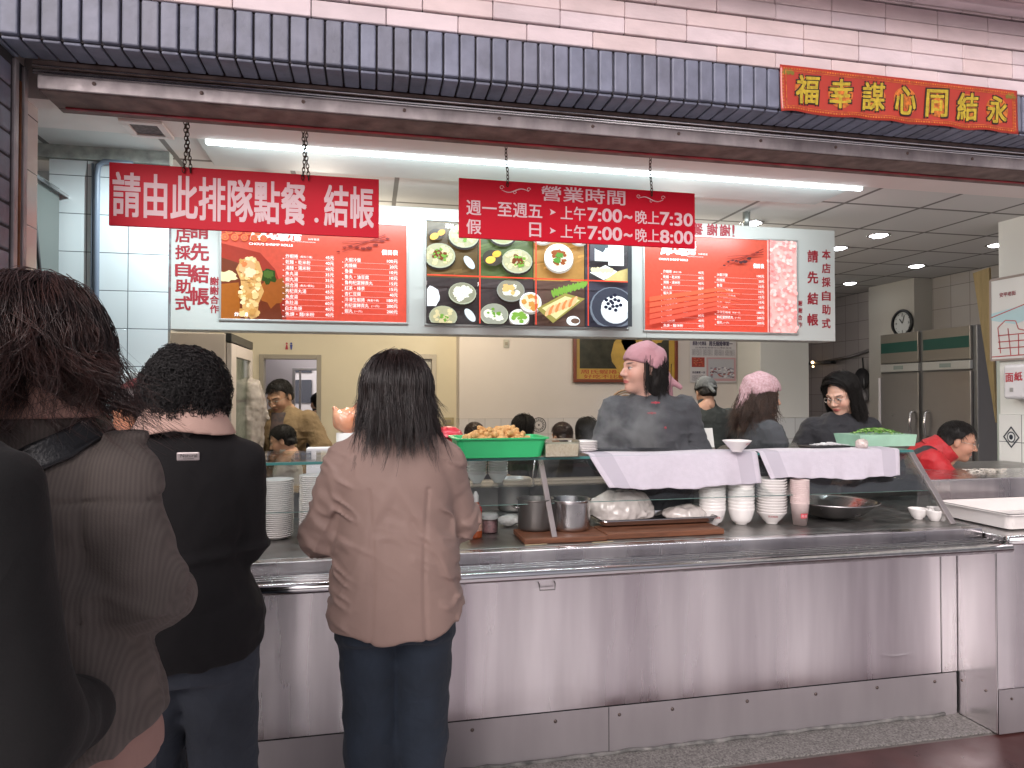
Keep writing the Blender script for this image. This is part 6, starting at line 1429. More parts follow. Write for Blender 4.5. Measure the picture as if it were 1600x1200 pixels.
class Person:
    """joints in the person's own space: x right, y forward, z up, feet at the origin"""
    def __init__(s, label, foot, yaw, height=1.62, lean=0., head_yaw=0., head_pitch=0., head_roll=0., arms=None, skin=(.52, .30, .21), male=False, group=None, seat=False, raw=False):
        s.t = thing('person', label, 'person', foot, group); s.t.rotation_euler = (0, 0, R(yaw)); s.k = height / 1.62; s.skin = skin; s.male = male; s.seat = seat
        k = s.k; s.pel = np.array((0, 0, .90)) * k; s.RL = rotm('X', -lean); s.lean = lean
        def L(p): return s.RL @ (np.array(p) * k - s.pel) + s.pel
        s.L = L; sw = .185 if male else .165
        s.neck = L((0, -.02, 1.375)); s.hc = L((0, .005, 1.485)); s.sh = [L((-sw, -.015, 1.285)), L((sw, -.015, 1.285))]
        ar = arms or [((-.23, .0, 1.05), (-.20, .20, .98)), ((.23, .0, 1.05), (.20, .20, .98))]
        Lw = (lambda p: np.array(p) * k) if raw else L; s.el = [Lw(a[0]) for a in ar]; s.wr = [Lw(a[1]) for a in ar]
        s.HM = rotm('Z', head_yaw) @ rotm('X', -head_pitch) @ rotm('Y', head_roll)
        if seat: s.hip = [np.array((-.09, 0, .90)) * k, np.array((.09, 0, .90)) * k]; s.kn = [h + np.array((0, .40, .0)) * k for h in s.hip]; s.an = [q + np.array((0, .02, -.42)) * k for q in s.kn]
        else: s.hip = [np.array((-.085, 0, .86)) * k, np.array((.085, 0, .86)) * k]; s.kn = [np.array((-.10, .012, .47)) * k, np.array((.10, .012, .47)) * k]; s.an = [np.array((-.105, -.02, .07)) * k, np.array((.105, -.02, .07)) * k]
        s.ar = 1.; s.rings = [(.80, 0, -.005, .155, .105), (.90, 0, -.008, .160, .108), (1.02, 0, 0, .128, .092), (1.18, 0, .005, .148, .105), (1.28, 0, -.008, .150, .092), (1.335, 0, -.015, .115, .075), (1.375, 0, -.018, .066, .060)]
    def tors(s, P, rings, p=2.3):
        Q = (P - s.pel) @ s.RL + s.pel; return d_loft(Q, [tuple(np.array(r) * s.k) for r in rings], p), Q
    def legs(s, P, rh, rk, ra, k=.03):
        d = None
        for i in (0, 1):
            e = smin(d_caps(P, s.hip[i], s.kn[i], rh, rk), d_caps(P, s.kn[i], s.an[i], rk, ra), .03); d = e if d is None else smin(d, e, k)
        return d
    def arm(s, P, i, r0, r1, r2, cut=0.):
        w = s.wr[i] + (s.el[i] - s.wr[i]) * cut; return smin(d_caps(P, s.sh[i], s.el[i], r0, r1), d_caps(P, s.el[i], w, r1, r2), .03)
    def body(s, h=.016, hands=None, curl=(.5, .55), feet=True):
        def fn(P):
            d, _ = s.tors(P, s.rings); d = smin(d, d_caps(P, s.neck - .03, s.hc + s.HM @ np.array((0, -.03, -.10)), .06, .05), .04)
            for i in (0, 1): d = smin(d, s.arm(P, i, .036 * s.ar, .034 * s.ar, .026 * s.ar), .04)
            d = smin(d, s.legs(P, .082, .055, .04), .04)
            for i in (0, 1): d = smin(d, d_caps(P, s.an[i] + (0, .0, -.02), s.an[i] + (0, .14, -.04), .036, .028), .03)
            return d
        a = np.array([s.neck, s.hc] + s.el + s.wr + s.an + s.kn + s.sh); v, F = snets(fn, a.min(0) - .16, a.max(0) + .18, h)
        v = relax(v, F, 1); vs, fs, cs = [v], [F], [np.tile(np.array(s.skin), (len(v), 1))]; n = len(v)
        hv = put(HV * s.k ** .5, s.HM, s.hc); vs.append(hv); fs.append(HF + n); cs.append(head_col(HV, s.skin, s.male)); n += len(hv)
        for hd in (hands or []):
            i, roll = hd[0], hd[1]; cv = hd[2] if len(hd) > 2 else curl
            y = s.wr[i] - s.el[i]; y /= np.linalg.norm(y); z = np.array((0, 0, 1.)) - y * y[2]; z /= np.linalg.norm(z); x = np.cross(y, z)
            M = np.stack([x, y, z], 1) @ rotm('Y', roll); hv, hf = hand_mesh(cv); hv = hv * s.k
            if i == 1: hv = hv * np.array((-1, 1, 1)); hf = hf[:, ::-1]
            vs.append(put(hv, M, s.wr[i])); fs.append(hf + n); cs.append(np.tile(np.array(s.skin), (len(hv), 1))); n += len(hv)
        s.b = raw_mesh('body', np.concatenate(vs), np.concatenate(fs), M_skin, s.t, np.concatenate(cs)); return s
    def cloth(s, name, fn, lo, hi, h, m, it=1, colfn=None): return solid(name, fn, lo, hi, h, m, s.t, it, colfn=colfn)
    def top(s, m, h=.013, ex=.022, hem=.80, cut=(.03, .03), fold=.006, rs=(.062, .058, .046), name='jacket', neckz=1.385, seed=1, colfn=None, flare=1.05, collar=.045):
        k = s.k; rings = [(z, a, b, rx * (1 + ex * 6.0 * .9) * (flare if z < 1.0 else 1), ry * (1 + ex * 8)) for z, a, b, rx, ry in s.rings]
        rings = [(hem - .01, rings[0][1], rings[0][2], rings[0][3] * flare, rings[0][4] * flare)] + [r for r in rings if r[0] > hem + .02] + [(1.375 + collar, 0, -.012, .066, .064)]
        def fn(P):
            d, Q = s.tors(P, rings, 2.4)
            for i in (0, 1): d = smin(d, s.arm(P, i, rs[0] * k, rs[1] * k, rs[2] * k, cut[i]), .035)
            n1 = vnoise(P * (16, 16, 26), seed); d = d - fold * np.exp(-(n1 / .22) ** 2) + fold * .35 * vnoise(P * 34, seed + 3)
            return d
        a = np.array([s.neck, s.pel] + s.el + s.wr + s.sh); lo, hi = a.min(0) - .15, a.max(0) + .13; lo[2] = min(lo[2], hem * k - .04); lo[:2] = np.minimum(lo[:2], (-.26, -.22)); hi[:2] = np.maximum(hi[:2], (.26, .24))
        return s.cloth(name, fn, lo, hi, h, m, colfn=colfn)
    def trousers(s, m, h=.018, r=(.098, .074, .066), name='trousers', waist=.98, fold=.006, seed=5):
        k = s.k
        def fn(P):
            d = d_loft(P, [(.80 * k, 0, -.005, .172 * k, .122 * k), (.90 * k, 0, -.008, .174 * k, .124 * k), (waist * k, 0, 0, .15 * k, .108 * k)]); d = smin(d, s.legs(P, r[0] * k, r[1] * k, r[2] * k, .012), .03)
            return smax(d, -(P[:, 2] - .055 * k), .01) + fold * (1 - 2 * np.abs(vnoise(P * (18, 18, 24), seed))) * .6
        a = np.array([s.pel] + s.hip + s.kn + s.an); lo, hi = a.min(0) - .2, a.max(0) + .2; hi[2] = waist * k + .03; return s.cloth(name, fn, lo, hi, h, m)
    def shoes(s, m, h=.012):
        for i in (0, 1):
            a = s.an[i]; fn = lambda P: smax(smin(d_caps(P, a + (0, -.02, -.03), a + (0, .15, -.045), .048, .042, ((0, 0, 1), 1.1)), d_caps(P, a + (0, -.01, -.02), a + (0, -.01, .03), .045, .045), .03), -(P[:, 2] - .001), .005)
            s.cloth('shoe', fn, a - (.09, .13, .10), a + (.09, .26, .09), h, m)
    def hd(s, v): return put(np.asarray(v) * s.k ** .5, s.HM, s.hc)
    def cap_hair(s, m, back=-.075, front=.045, infl=1.08, am=.004, h=.006, sc=60, low=None, name='hair', extra=None):
        """close hair volume on the skull: hairline runs from the forehead to the nape"""
        def fn(P):
            d = d_ell(P, (0, -.016, .034), (.078 * infl, .094 * infl, .088 * infl)); d = smin(d, d_ell(P, (0, -.055, -.03), (.066 * infl, .052 * infl, .055 * infl)), .03)
            cutp = P[:, 2] - np.maximum(back, front + .03 - 1.35 * (.05 - P[:, 1])); d = smax(d, -cutp, .012)
            if extra is not None: d = extra(P, d)
            return d + am * vnoise(P * sc, 3) + am * .5 * vnoise(P * sc * 2.3, 4)
        v, F = snets(fn, (-.14, -.17, -.22 if low is None else low), (.14, .15, .16), h); v = relax(v, F, 1); return s.hd(v), F
    def glue(s, name, parts, m):
        vs, fs, n = [], [], 0
        for v, F in parts: vs.append(v); fs.append(F + n); n += len(v)
        return raw_mesh(name, np.concatenate(vs), np.concatenate(fs), m, s.t)
    def short_hair(s, m=None, seed=1, front=.055, back=-.06):
        rng = np.random.default_rng(seed); n = 2600; th = rng.uniform(0, 6.28, n); ph = np.arccos(rng.uniform(-.15, 1, n)); keep = ~((np.sin(th) > .25) & (np.cos(ph) < .45)); th, ph = th[keep], ph[keep]
        d = np.stack([np.sin(ph) * np.cos(th), np.sin(ph) * np.sin(th), np.cos(ph)], 1); c = np.array((0, -.016, .034)); r = np.array((.079, .096, .089))
        t = np.linspace(0, 1, 5)[None, :, None]; comb = np.array((.0, .35, -.9)) + rng.normal(0, .35, d.shape); comb -= d * (comb * d).sum(1, keepdims=True)
        P = (c + d * r * .99)[:, None] + t * (comb * .030)[:, None] + (d * .016)[:, None] * (t * (1.3 - t)) ; v, F = strand_mesh(s.hd(P.reshape(-1, 3)).reshape(P.shape), np.full(P.shape[:2], .0013) * (1 - .7 * t[..., 0]))
        s.glue('hair', [s.cap_hair(m or M_hair, back, front, 1.05, .003), (v, F)], m or M_hair)
    def long_hair(s, m, n=70, per=14, drop=.18, flare=.03, wave=(0, 0, 0), seed=1, face=True, infl=1.06, spread=.008, w=.0016, gap=.9, dvar=.35, tipf=.7, k=16, jit=.004, wtip=.25, front=.052, base=True, p0=.08, part=True):
        rng = np.random.default_rng(seed); G = []
        for i in range(n):
            th = -math.pi / 2 + rng.uniform(-1, 1) * (math.pi - gap) if face else rng.uniform(0, 6.28)
            G.append(scalp_path(th, rng.uniform(p0, max(.9, p0 + .4)), np.array((.082, .098, .092)) * infl, (0, -.016, .034), drop * (1 + dvar * rng.uniform(-1, 1)), k, flare * rng.uniform(.3, 1.3), 1.62 + rng.uniform(-.1, .2), rng.uniform(.97, 1.05), (wave[0] * rng.uniform(.5, 1.4), wave[1] * rng.uniform(.7, 1.3), rng.uniform(0, 6.28)) if wave[0] else (0, 0, 0)))
        for i in range(n // 2 if part and face else 0):                # locks combed from a centre parting to frame the face
            sd = 1 if i % 2 else -1; y0 = rng.uniform(-.05, .072); tt = np.linspace(0, 1, k); a = np.minimum(tt * 2.6, 1.5 + .2 * rng.random()); hh = np.maximum(0, tt - .6) / .4 * drop * rng.uniform(.7, 1.1)
            sq = math.sqrt(max(.05, 1 - (y0 / .105) ** 2)); G.append(np.stack([.012 + sd * .083 * infl * (np.sin(a) * (.55 + .45 * sq)), -.016 + y0 + .012 - (.045 * np.clip(a / 1.6, 0, 1) ** 2 if y0 > 0 else 0) + .012 * rng.normal() * tt, .034 + .092 * infl * sq * np.cos(a) - hh + .002], 1))
        v, F = clumped(np.array(G), per, spread, tipf, w, rng, jit, wtip); parts = [(s.hd(v), F)]
        if base:
            ex = lambda P, d: smin(d, np.maximum(d_loft(P, [(-.05 - drop * .75, 0, -.045 - flare, .045, .025), (-.10, 0, -.045, .078, .045), (.0, 0, -.03, .083, .066)]), P[:, 1] - .005), .02)
            parts.append(s.cap_hair(m, -.09, front, infl * .99, .003, .006, 40, -.16 - drop, extra=ex))
        return s.glue('hair', parts, m)
    def scarf(s, m, tail=None, seed=1, tilt=.6, infl=1.12, name='headscarf', zoff=.0):
        def fn(P):
            d = d_ell(P, (0, -.018, .036), (.079 * infl, .095 * infl, .089 * infl)); d = smax(d, -(P[:, 2] - (.045 + zoff) + tilt * (.085 - P[:, 1]) * .55 - .0), .008)
            d = d + .0035 * np.sin((P[:, 1] * 55 + P[:, 2] * 45 + 8 * P[:, 0])) * (P[:, 1] < .05) + .002 * vnoise(P * 50, seed)
            if tail is not None:
                for a, b, ra, rb in tail: d = smin(d, d_caps(P, a, b, ra, rb, ((0, 1, .3), 1.6)), .012)
            return d
        v, F = snets(fn, (-.16, -.28, -.24), (.16, .14, .17), .0055); v = relax(v, F, 1); return raw_mesh(name, s.hd(v), F, m, s.t)
    def glasses(s, m):
        g = MB(); g.setc(smooth=True)
        for sx in (-1, 1):
            pts = [(sx * .032 + .021 * math.cos(a * .4488), .1, .002 + .015 * math.sin(a * .4488)) for a in range(15)]; g.tube(s.hd(pts), .0017, 5, False); g.tube(s.hd([(sx * .053, .1, .006), (sx * .074, .06, .006), (sx * .08, -.01, .0)]), .0013, 5)
        g.tube(s.hd([(-.011, .1, .004), (0, .104, .007), (.011, .1, .004)]), .0012, 5); g.build('glasses', m, s.t)
def cloth_mat(n, col, rough=.85, wr=.5, wsc=14, var=.1, sheen=.04, weave=320, stretch=(1, 1, 1), stripes=None, nyl=False):
    """fabric: fine weave plus soft creases"""
    m = mat(n, col, rough, sheen=sheen, var=var, vscale=6); t = m.node_tree; L = t.links; b = t.nodes['Principled BSDF']
    tc = t.nodes.new('ShaderNodeTexCoord'); mp = t.nodes.new('ShaderNodeMapping'); mp.inputs['Scale'].default_value = stretch; L.new(tc.outputs['Object'], mp.inputs[0])
    n1 = t.nodes.new('ShaderNodeTexNoise'); n1.inputs['Scale'].default_value = wsc; n1.inputs['Detail'].default_value = 2; n1.inputs['Distortion'].default_value = .3; L.new(mp.outputs[0], n1.inputs[0])
    ab = t.nodes.new('ShaderNodeMath'); ab.operation = 'PINGPONG'; ab.inputs[1].default_value = .5; L.new(n1.outputs[0], ab.inputs[0])
    n2 = t.nodes.new('ShaderNodeTexNoise'); n2.inputs['Scale'].default_value = weave; n2.inputs['Detail'].default_value = 2; L.new(tc.outputs['Object'], n2.inputs[0])
    b1 = t.nodes.new('ShaderNodeBump'); b1.inputs['Strength'].default_value = wr; b1.inputs['Distance'].default_value = .03; L.new(ab.outputs[0], b1.inputs['Height'])
    b2 = t.nodes.new('ShaderNodeBump'); b2.inputs['Strength'].default_value = .35; b2.inputs['Distance'].default_value = .0015; L.new(n2.outputs[0], b2.inputs['Height']); L.new(b1.outputs[0], b2.inputs['Normal']); L.new(b2.outputs[0], b.inputs['Normal'])
    if stripes:
        wv = t.nodes.new('ShaderNodeTexWave'); wv.inputs['Scale'].default_value = stripes; wv.inputs['Distortion'].default_value = .6; wv.inputs['Detail'].default_value = 1; wv.bands_direction = 'X'; L.new(tc.outputs['Object'], wv.inputs[0])
        src = b.inputs['Base Color'].links[0].from_socket; mx = t.nodes.new('ShaderNodeMix'); mx.data_type = 'RGBA'; mx.blend_type = 'MULTIPLY'; mx.inputs[0].default_value = .20; L.new(src, mx.inputs[6]); L.new(wv.outputs[0], mx.inputs[7]); L.new(mx.outputs[2], b.inputs['Base Color'])
    return m
M_jean = cloth_mat('dark_jeans', (.012, .020, .034), wr=.35, var=.3, weave=420); M_jean2 = cloth_mat('grey_blue_jeans', (.034, .041, .056), wr=.35, var=.3, weave=420)
M_pinkcoat = cloth_mat('dusty_pink_coat', (.275, .185, .157), .66, .22, 7, .05, .06, 500, (1, 1, 1.3), nyl=True)
M_blackknit = cloth_mat('black_knit', (.006, .005, .006), .95, .25, 10, .15, .02, 240); M_beige = cloth_mat('beige_collar', (.55, .36, .30), .8, .15, 10, .05)
M_browncord = cloth_mat('brown_striped_cord', (.125, .103, .093), .9, .35, 8, .2, .04, 300, stripes=55); M_coat = cloth_mat('black_wool_coat', (.006, .0055, .006), .95, .35, 7, .2, .02, 200)
M_darkshirt = cloth_mat('charcoal_shirt', (.055, .058, .065), .9, .35, 14); M_blackjk = cloth_mat('black_jacket', (.012, .012, .016), .8, .4, 14); M_tan = cloth_mat('tan_jacket', (.24, .165, .085), .85, .5, 15); M_red = cloth_mat('red_jacket', (.42, .012, .018), .6, .5, 15); M_grey = cloth_mat('pale_grey_shirt', (.42, .40, .36), .9, .35, 15)
M_olive = cloth_mat('dark_green_shirt', (.035, .042, .040), .9, .35, 14); M_pscarf = cloth_mat('pink_scarf', (.42, .22, .25), .85, .3, 18, .12); M_pscarf2 = mat('pink_print_scarf', (.36, .20, .22), .85, col2=(.52, .36, .38), vscale=90, bump=.3, bscale=50); M_gscarf = cloth_mat('grey_scarf', (.15, .16, .165), .85, .3, 18, .2)
M_shoe = mat('black_shoe', (.02, .018, .018), .5); M_metal = mat('glasses_wire', (.4, .36, .32), .3, .9)
def place(px, py, D, h):                                               # foot point of a person whose head centre is seen at (px, py)
    p = atD(px, py, D); return (p.x, p.y, p.z - 1.485 * h / 1.62)

# ---- 1. woman in the dusty pink coat, seen from behind
P0 = atD(620, 600, 2.15)
s = Person('woman in a dusty pink hooded coat and jeans with straight black hair, seen from behind', (P0.x, P0.y, -.10), -3, 1.60 + .10, arms=[((-.212, .02, 1.085), (-.14, .24, 1.05)), ((.195, .05, 1.11), (.125, .25, 1.07))], head_pitch=6); s.hc = s.hc + (0, 0, .024)
PK = s; s.ar = .7; s.kn = [q * (.74, 1, 1) for q in s.kn]; s.an = [q * (.66, 1, 1) for q in s.an]
s.body(.016)
s.trousers(M_jean, .011, (.092, .078, .07), seed=4); s.shoes(M_shoe)
zo = .10; k = 1.0
def pinkcoat(P):
    rings = [(.70, 0, .0, .205, .165), (.85, .0, 0, .203, .162), (1.0, 0, .0, .190, .155), (1.12, 0, .0, .182, .145), (1.25, .0, -.005, .183, .135), (1.33, 0, -.01, .160, .115), (1.39, 0, -.015, .122, .09), (1.445, 0, -.02, .088, .072), (1.51, 0, -.022, .075, .066)]
    rings = [(z + zo, a, b, c, d) for z, a, b, c, d in rings]
    d = d_loft(P, rings, 2.35)
    for (sh, el, wr, r0, r1, r2) in (((-.150, -.01, 1.275), (-.222, .02, 1.055), (-.14, .26, 1.03), .072, .064, .052), ((.148, -.01, 1.275), (.205, .05, 1.085), (.13, .27, 1.05), .070, .060, .050)):
        o = np.array((0, 0, zo)); a, b, c = np.array(sh) + o, np.array(el) + o, np.array(wr) + o
        e = smin(d_caps(P, a, b, r0, r1), d_caps(P, b, c, r1, r2), .03)
        # gathered folds round the sleeve
        t = np.clip(((P - a) @ (b - a)) / ((b - a) @ (b - a)), 0, 1.2); e = e + .0025 * np.sin(t * 26 + 5 * vnoise(P * 14, 2)) * np.clip(t, 0, 1)
        d = smin(d, e, .022)
    d = smax(d, -(P[:, 2] - (.80 + zo - .042 * np.clip(1 - (P[:, 0] / .215) ** 2, 0, 1) + .006 * np.sin(P[:, 0] * 40))), .012)
    d = smax(d, P[:, 2] - (1.505 + zo), .01)
    seam = .004 * np.exp(-((P[:, 0] + .085 + .02 * np.sin((P[:, 2] - zo) * 5)) / .006) ** 2) * (P[:, 2] < 1.22 + zo) + .004 * np.exp(-((P[:, 0] - .10 - .015 * np.sin((P[:, 2] - zo) * 5)) / .006) ** 2) * (P[:, 2] < 1.22 + zo)
    def crease(q, sd, w): return np.exp(-(vnoise(q, sd) / w) ** 2)
    arm = np.clip((np.abs(P[:, 0]) - .125) / .03, 0, 1); waist = np.exp(-((P[:, 2] - 1.08 - zo) / .12) ** 2)
    c1 = crease(np.stack([P[:, 0] * 4.5 - 2 * np.abs(P[:, 0]), P[:, 1] * 3, P[:, 2] * 9 + np.abs(P[:, 0]) * 14], 1), 11, .16); c2 = crease(np.stack([P[:, 0] * 13, P[:, 1] * 9, P[:, 2] * 30 + P[:, 0] * 16], 1), 5, .22)
    return d + seam - .0075 * c1 * (.30 + .9 * waist) * (1 - arm) - (.0065 * c2 + .005 * c1) * arm - .0040 * c2 * waist + .0016 * vnoise(P * 9, 3)
s.cloth('coat', pinkcoat, (-.36, -.24, .62 + zo), (.36, .42, 1.56 + zo), .006, M_pinkcoat, 0)
def colr(P):
    d = np.abs(d_loft(P, [(1.44 + zo, 0, -.02, .108, .092), (1.50 + zo, 0, -.022, .088, .078), (1.535 + zo, 0, -.03, .085, .078)])) - .009; return np.maximum(d, np.maximum(1.445 + zo - P[:, 2], P[:, 2] - 1.53 - zo))
s.cloth('collar', colr, (-.16, -.16, 1.42 + zo), (.16, .12, 1.56 + zo), .006, M_pinkcoat)
rng = np.random.default_rng(21); G = []
for i in range(250):
    th = -math.pi / 2 + rng.uniform(-1, 1) * 2.25; side = abs(th + math.pi / 2)
    drop = (rng.uniform(.05, .13) if rng.random() < .6 else rng.uniform(.12, .215)) * (1 - .12 * (side > 1.6)); G.append(scalp_path(th, rng.uniform(.05, .75), np.array((.100, .108, .110)), (0, -.018, .030), drop, 22, rng.uniform(.0, .035) + .03 * max(0, math.cos(th)) * rng.random(), 1.60 + rng.uniform(-.05, .25), rng.uniform(.97, 1.06), (.012 * rng.uniform(0, 1.5), 13, rng.uniform(0, 6))))
v1 = clumped(np.array(G), 30, .0060, .30, .0009, rng, .006, .2); G = []
for i in range(34):                                                    # loose wisps that curve over the coat
    th = -math.pi / 2 + rng.uniform(-1.1, 1.1); G.append(scalp_path(th, .9, np.array((.108, .116, .112)), (0, -.018, .03), rng.uniform(.18, .255), 26, rng.uniform(.02, .06), 1.7, 1.03, (.022, rng.uniform(9, 15), rng.uniform(0, 6))))
v2 = clumped(np.array(G), 10, .0035, .5, .0009, rng, .006, .3)
ex = lambda P, d: smin(smin(d, d_ell(P, (0, -.022, .035), (.099, .104, .106)), .02), np.maximum(d_loft(P, [(-.12, 0, -.078, .05, .018), (-.08, 0, -.07, .076, .04), (.0, 0, -.03, .102, .075)]), P[:, 1] - .03), .03)
s.glue('hair', [(s.hd(v1[0]), v1[1]), (s.hd(v2[0]), v2[1]), s.cap_hair(M_hairb, -.12, .04, 1.14, .004, .006, 30, -.26, extra=ex)], mat('straight_dark_hair', (.016, .009, .008), .30, var=.4, vscale=30, spec=.7))

# ---- 2. woman in the black cardigan
P0 = atD(292, 600, 1.88)
s = Person('woman in a black belted cardigan with curly black hair, seen from behind', (P0.x, P0.y, -.10), 1, 1.68, arms=[((-.146, .039, 1.128), (-.087, .23, 1.09)), ((.146, .039, 1.128), (.087, .23, 1.09))], head_pitch=10); s.hc = s.hc + (0, 0, .036)
BK = s; s.ar = .55; s.sh = [q * (.85, 1, 1) for q in s.sh]; s.body(.016); s.trousers(M_jean2, .012, (.105, .086, .08), seed=8, fold=.009); s.shoes(M_shoe)
def cardi(P):
    rings = [(.87, 0, 0, .205, .165), (1.0, 0, 0, .204, .16), (1.09, 0, .0, .165, .135), (1.155, 0, .0, .142, .12), (1.24, 0, .0, .168, .125), (1.36, 0, -.005, .182, .125), (1.44, 0, -.012, .170, .105), (1.50, 0, -.02, .115, .08), (1.53, 0, -.022, .085, .07)]
    d = d_loft(P, rings, 2.4)
    for sx in (-1, 1):
        a, b, c = np.array((sx * .152, -.015, 1.405)), np.array((sx * .152, .04, 1.17)), np.array((sx * .09, .25, 1.13)); e = smin(d_caps(P, a, b, .064, .056), d_caps(P, b, c, .056, .046), .02); d = smin(d, e, .02)
    d = smax(d, -(P[:, 2] - (.895 - .02 * np.clip(1 - (P[:, 0] / .2) ** 2, 0, 1) + .004 * np.sin(P[:, 0] * 60))), .012)
    belt = .012 * np.exp(-((P[:, 2] - 1.155 - .01 * np.sin(P[:, 0] * 9)) / .012) ** 2)
    f = 1 - 2 * np.abs(vnoise(np.stack([P[:, 0] * 10 + P[:, 2] * 5, P[:, 1] * 8, P[:, 2] * 13], 1), 31)); return d - belt + .0045 * f + .002 * vnoise(P * 40, 7)
s.cloth('cardigan', cardi, (-.34, -.24, .82), (.34, .36, 1.56), .0075, M_blackknit)
def bcol(P):
    d = np.abs(d_loft(P, [(1.475, 0, -.03, .132, .108), (1.515, 0, -.03, .112, .098), (1.56, 0, -.035, .090, .082), (1.600, 0, -.035, .080, .074)], 2.1)) - .008; return np.maximum(d, np.maximum(1.488 + .5 * np.clip(.03 - np.abs(P[:, 0]) * .3, 0, 1) - P[:, 2], P[:, 2] - 1.598))
s.cloth('shirt_collar', bcol, (-.2, -.2, 1.43), (.2, .14, 1.63), .006, M_beige)
lp = atD(293, 714, 1.72); M_patch = mat('silver_patch', (.50, .44, .44), .35, .5)
ly = float(next(y for y in np.arange(-.25, 0, .001) if cardi(np.array([[.0, y, 1.436]], np.float32))[0] < 0)) - .002; g = MB(); g.bbox(.004, ly - .003, 1.425, .060, ly + .001, 1.447, .003); o = g.build('name_patch', M_patch, s.t)
g = MB(); put_text(g, 'Natural', (.034, ly - .0036, 1.438), X3, Z3, .040, .009); g.box(.020, ly - .0036, 1.4295, .046, ly - .0032, 1.4305); g.build('lettering', M_black, o)
rng = np.random.default_rng(5); n = 8500; u = rng.normal(0, 1, (n, 3)); u /= np.linalg.norm(u, axis=1, keepdims=True); u = u[(u[:, 2] > -.86) & ~((u[:, 1] > .55) & (u[:, 2] < .3))]; n = len(u)
cen, rad = np.array((0, -.024, .030)), np.array((.108, .112, .126)); sh_ = rng.uniform(.82, 1.0, (n, 1)) + .07 * vnoise(u * 3.1, 2)[:, None]; c0 = cen + u * rad * sh_
t = np.linspace(0, 1, 12); a1 = np.cross(u, rng.normal(0, 1, (n, 3))); a1 /= np.linalg.norm(a1, axis=1, keepdims=True); a2 = np.cross(u, a1); rr = rng.uniform(.005, .012, (n, 1, 1)); tw = rng.uniform(7, 12, (n, 1, 1)); ph = rng.uniform(0, 6, (n, 1, 1))
Pc = c0[:, None] + rr * (a1[:, None] * np.cos(tw * t[None, :, None] + ph) + a2[:, None] * np.sin(tw * t[None, :, None] + ph)) + u[:, None] * (.020 * t[None, :, None] - .004) + np.array((0, 0, -.012)) * t[None, :, None]
v1 = strand_mesh(s.hd(Pc.reshape(-1, 3)).reshape(Pc.shape), np.full((n, 12), .0014) * (1 - .4 * t)[None])
exc = lambda P, d: smin(smax(d_ell(P, (0, -.02, .018), (.098, .100, .112)), P[:, 1] - .06, .02), d_ell(P, (0, -.05, -.05), (.085, .06, .065)), .03) - .010 * np.abs(vnoise(P * 45, 9)) 
s.glue('hair', [v1, s.cap_hair(M_hairc, -.09, .04, 1.1, .006, .006, 40, extra=exc)], M_hairc)

# ---- 3. woman in the brown jacket, close by on the left
P0 = atD(54, 600, 1.16)
s = Person('woman in a brown pinstriped jacket with tousled dark red brown hair, close at the left', (P0.x, P0.y, -.065), -8, 1.72, arms=[((-.162, .0, 1.158), (-.113, .20, 1.083)), ((.162, .0, 1.158), (.113, .20, 1.095))], head_pitch=8); s.hc = s.hc + (0, 0, .030)
BR = s; s.ar = .6; s.sh = [q * (.72, 1, 1) for q in s.sh]; s.body(.016); s.trousers(M_jean2, .014, seed=9); s.shoes(M_shoe)
def brown(P):
    rings = [(.93, 0, .0, .212, .165), (1.03, 0, .0, .205, .16), (1.15, 0, 0, .178, .145), (1.28, 0, 0, .162, .135), (1.41, 0, -.01, .152, .122), (1.475, 0, -.015, .128, .10), (1.535, 0, -.02, .100, .085), (1.59, 0, -.025, .088, .080)]
    d = d_loft(P, rings, 2.35)
    for sx in (-1, 1):
        a, b, c = np.array((sx * .134, -.015, 1.425)), np.array((sx * .172, .0, 1.23)), np.array((sx * .12, .22, 1.15)); e = smin(d_caps(P, a, b, .070, .074), d_caps(P, b, c, .072, .056), .025)
        t = np.clip(((P - a) @ (b - a)) / ((b - a) @ (b - a)), 0, 1.3); e = e + .005 * np.sin(t * 15 + 6 * vnoise(P * 9, 3)) * np.clip(t - .2, 0, 1); d = smin(d, e, .02)
    d = smax(d, -(P[:, 2] - (.965 + .03 * P[:, 0] / .2 + .005 * np.sin(P[:, 0] * 30))), .012)
    # yoke and armhole seams, epaulette, pocket flap on the sleeve
    seam = .0055 * np.exp(-((P[:, 2] - 1.395 + .25 * P[:, 0] ** 2) / .004) ** 2) * (P[:, 1] < 0) + .0055 * np.exp(-((np.abs(P[:, 0]) - .128 - .10 * (1.40 - P[:, 2]) ** 2) / .004) ** 2) * (P[:, 2] > 1.2) + .0022 * np.exp(-((P[:, 0] - .105) / .004) ** 2) * (P[:, 2] < 1.36)
    ep = d_ell(P, (.130, -.012, 1.490), (.056, .032, .014)); d = smin(d, ep, .005)
    f = 1 - 2 * np.abs(vnoise(np.stack([P[:, 0] * 8 + P[:, 2] * 5, P[:, 1] * 7, P[:, 2] * 10 - P[:, 0] * 5], 1), 41)); cr = np.exp(-(vnoise(np.stack([P[:, 0] * 6, P[:, 1] * 5, P[:, 2] * 12 + P[:, 0] * 9], 1), 43) / .17) ** 2); return d + seam + .004 * f - .009 * cr + .002 * vnoise(P * 30, 17)
s.cloth('jacket', brown, (-.36, -.25, .89), (.36, .34, 1.58), .0065, M_browncord)
s.cloth('shirt', lambda P: smax(d_loft(P, [(.90, 0, 0, .205, .155), (1.10, 0, 0, .19, .148)]), -(P[:, 2] - .915 - .015 * np.sin(P[:, 0] * 14)), .01) + .004 * vnoise(P * 25, 3), (-.26, -.22, .87), (.26, .22, 1.12), .009, cloth_mat('dull_rose_shirt', (.34, .20, .17), .85, .3, 12))
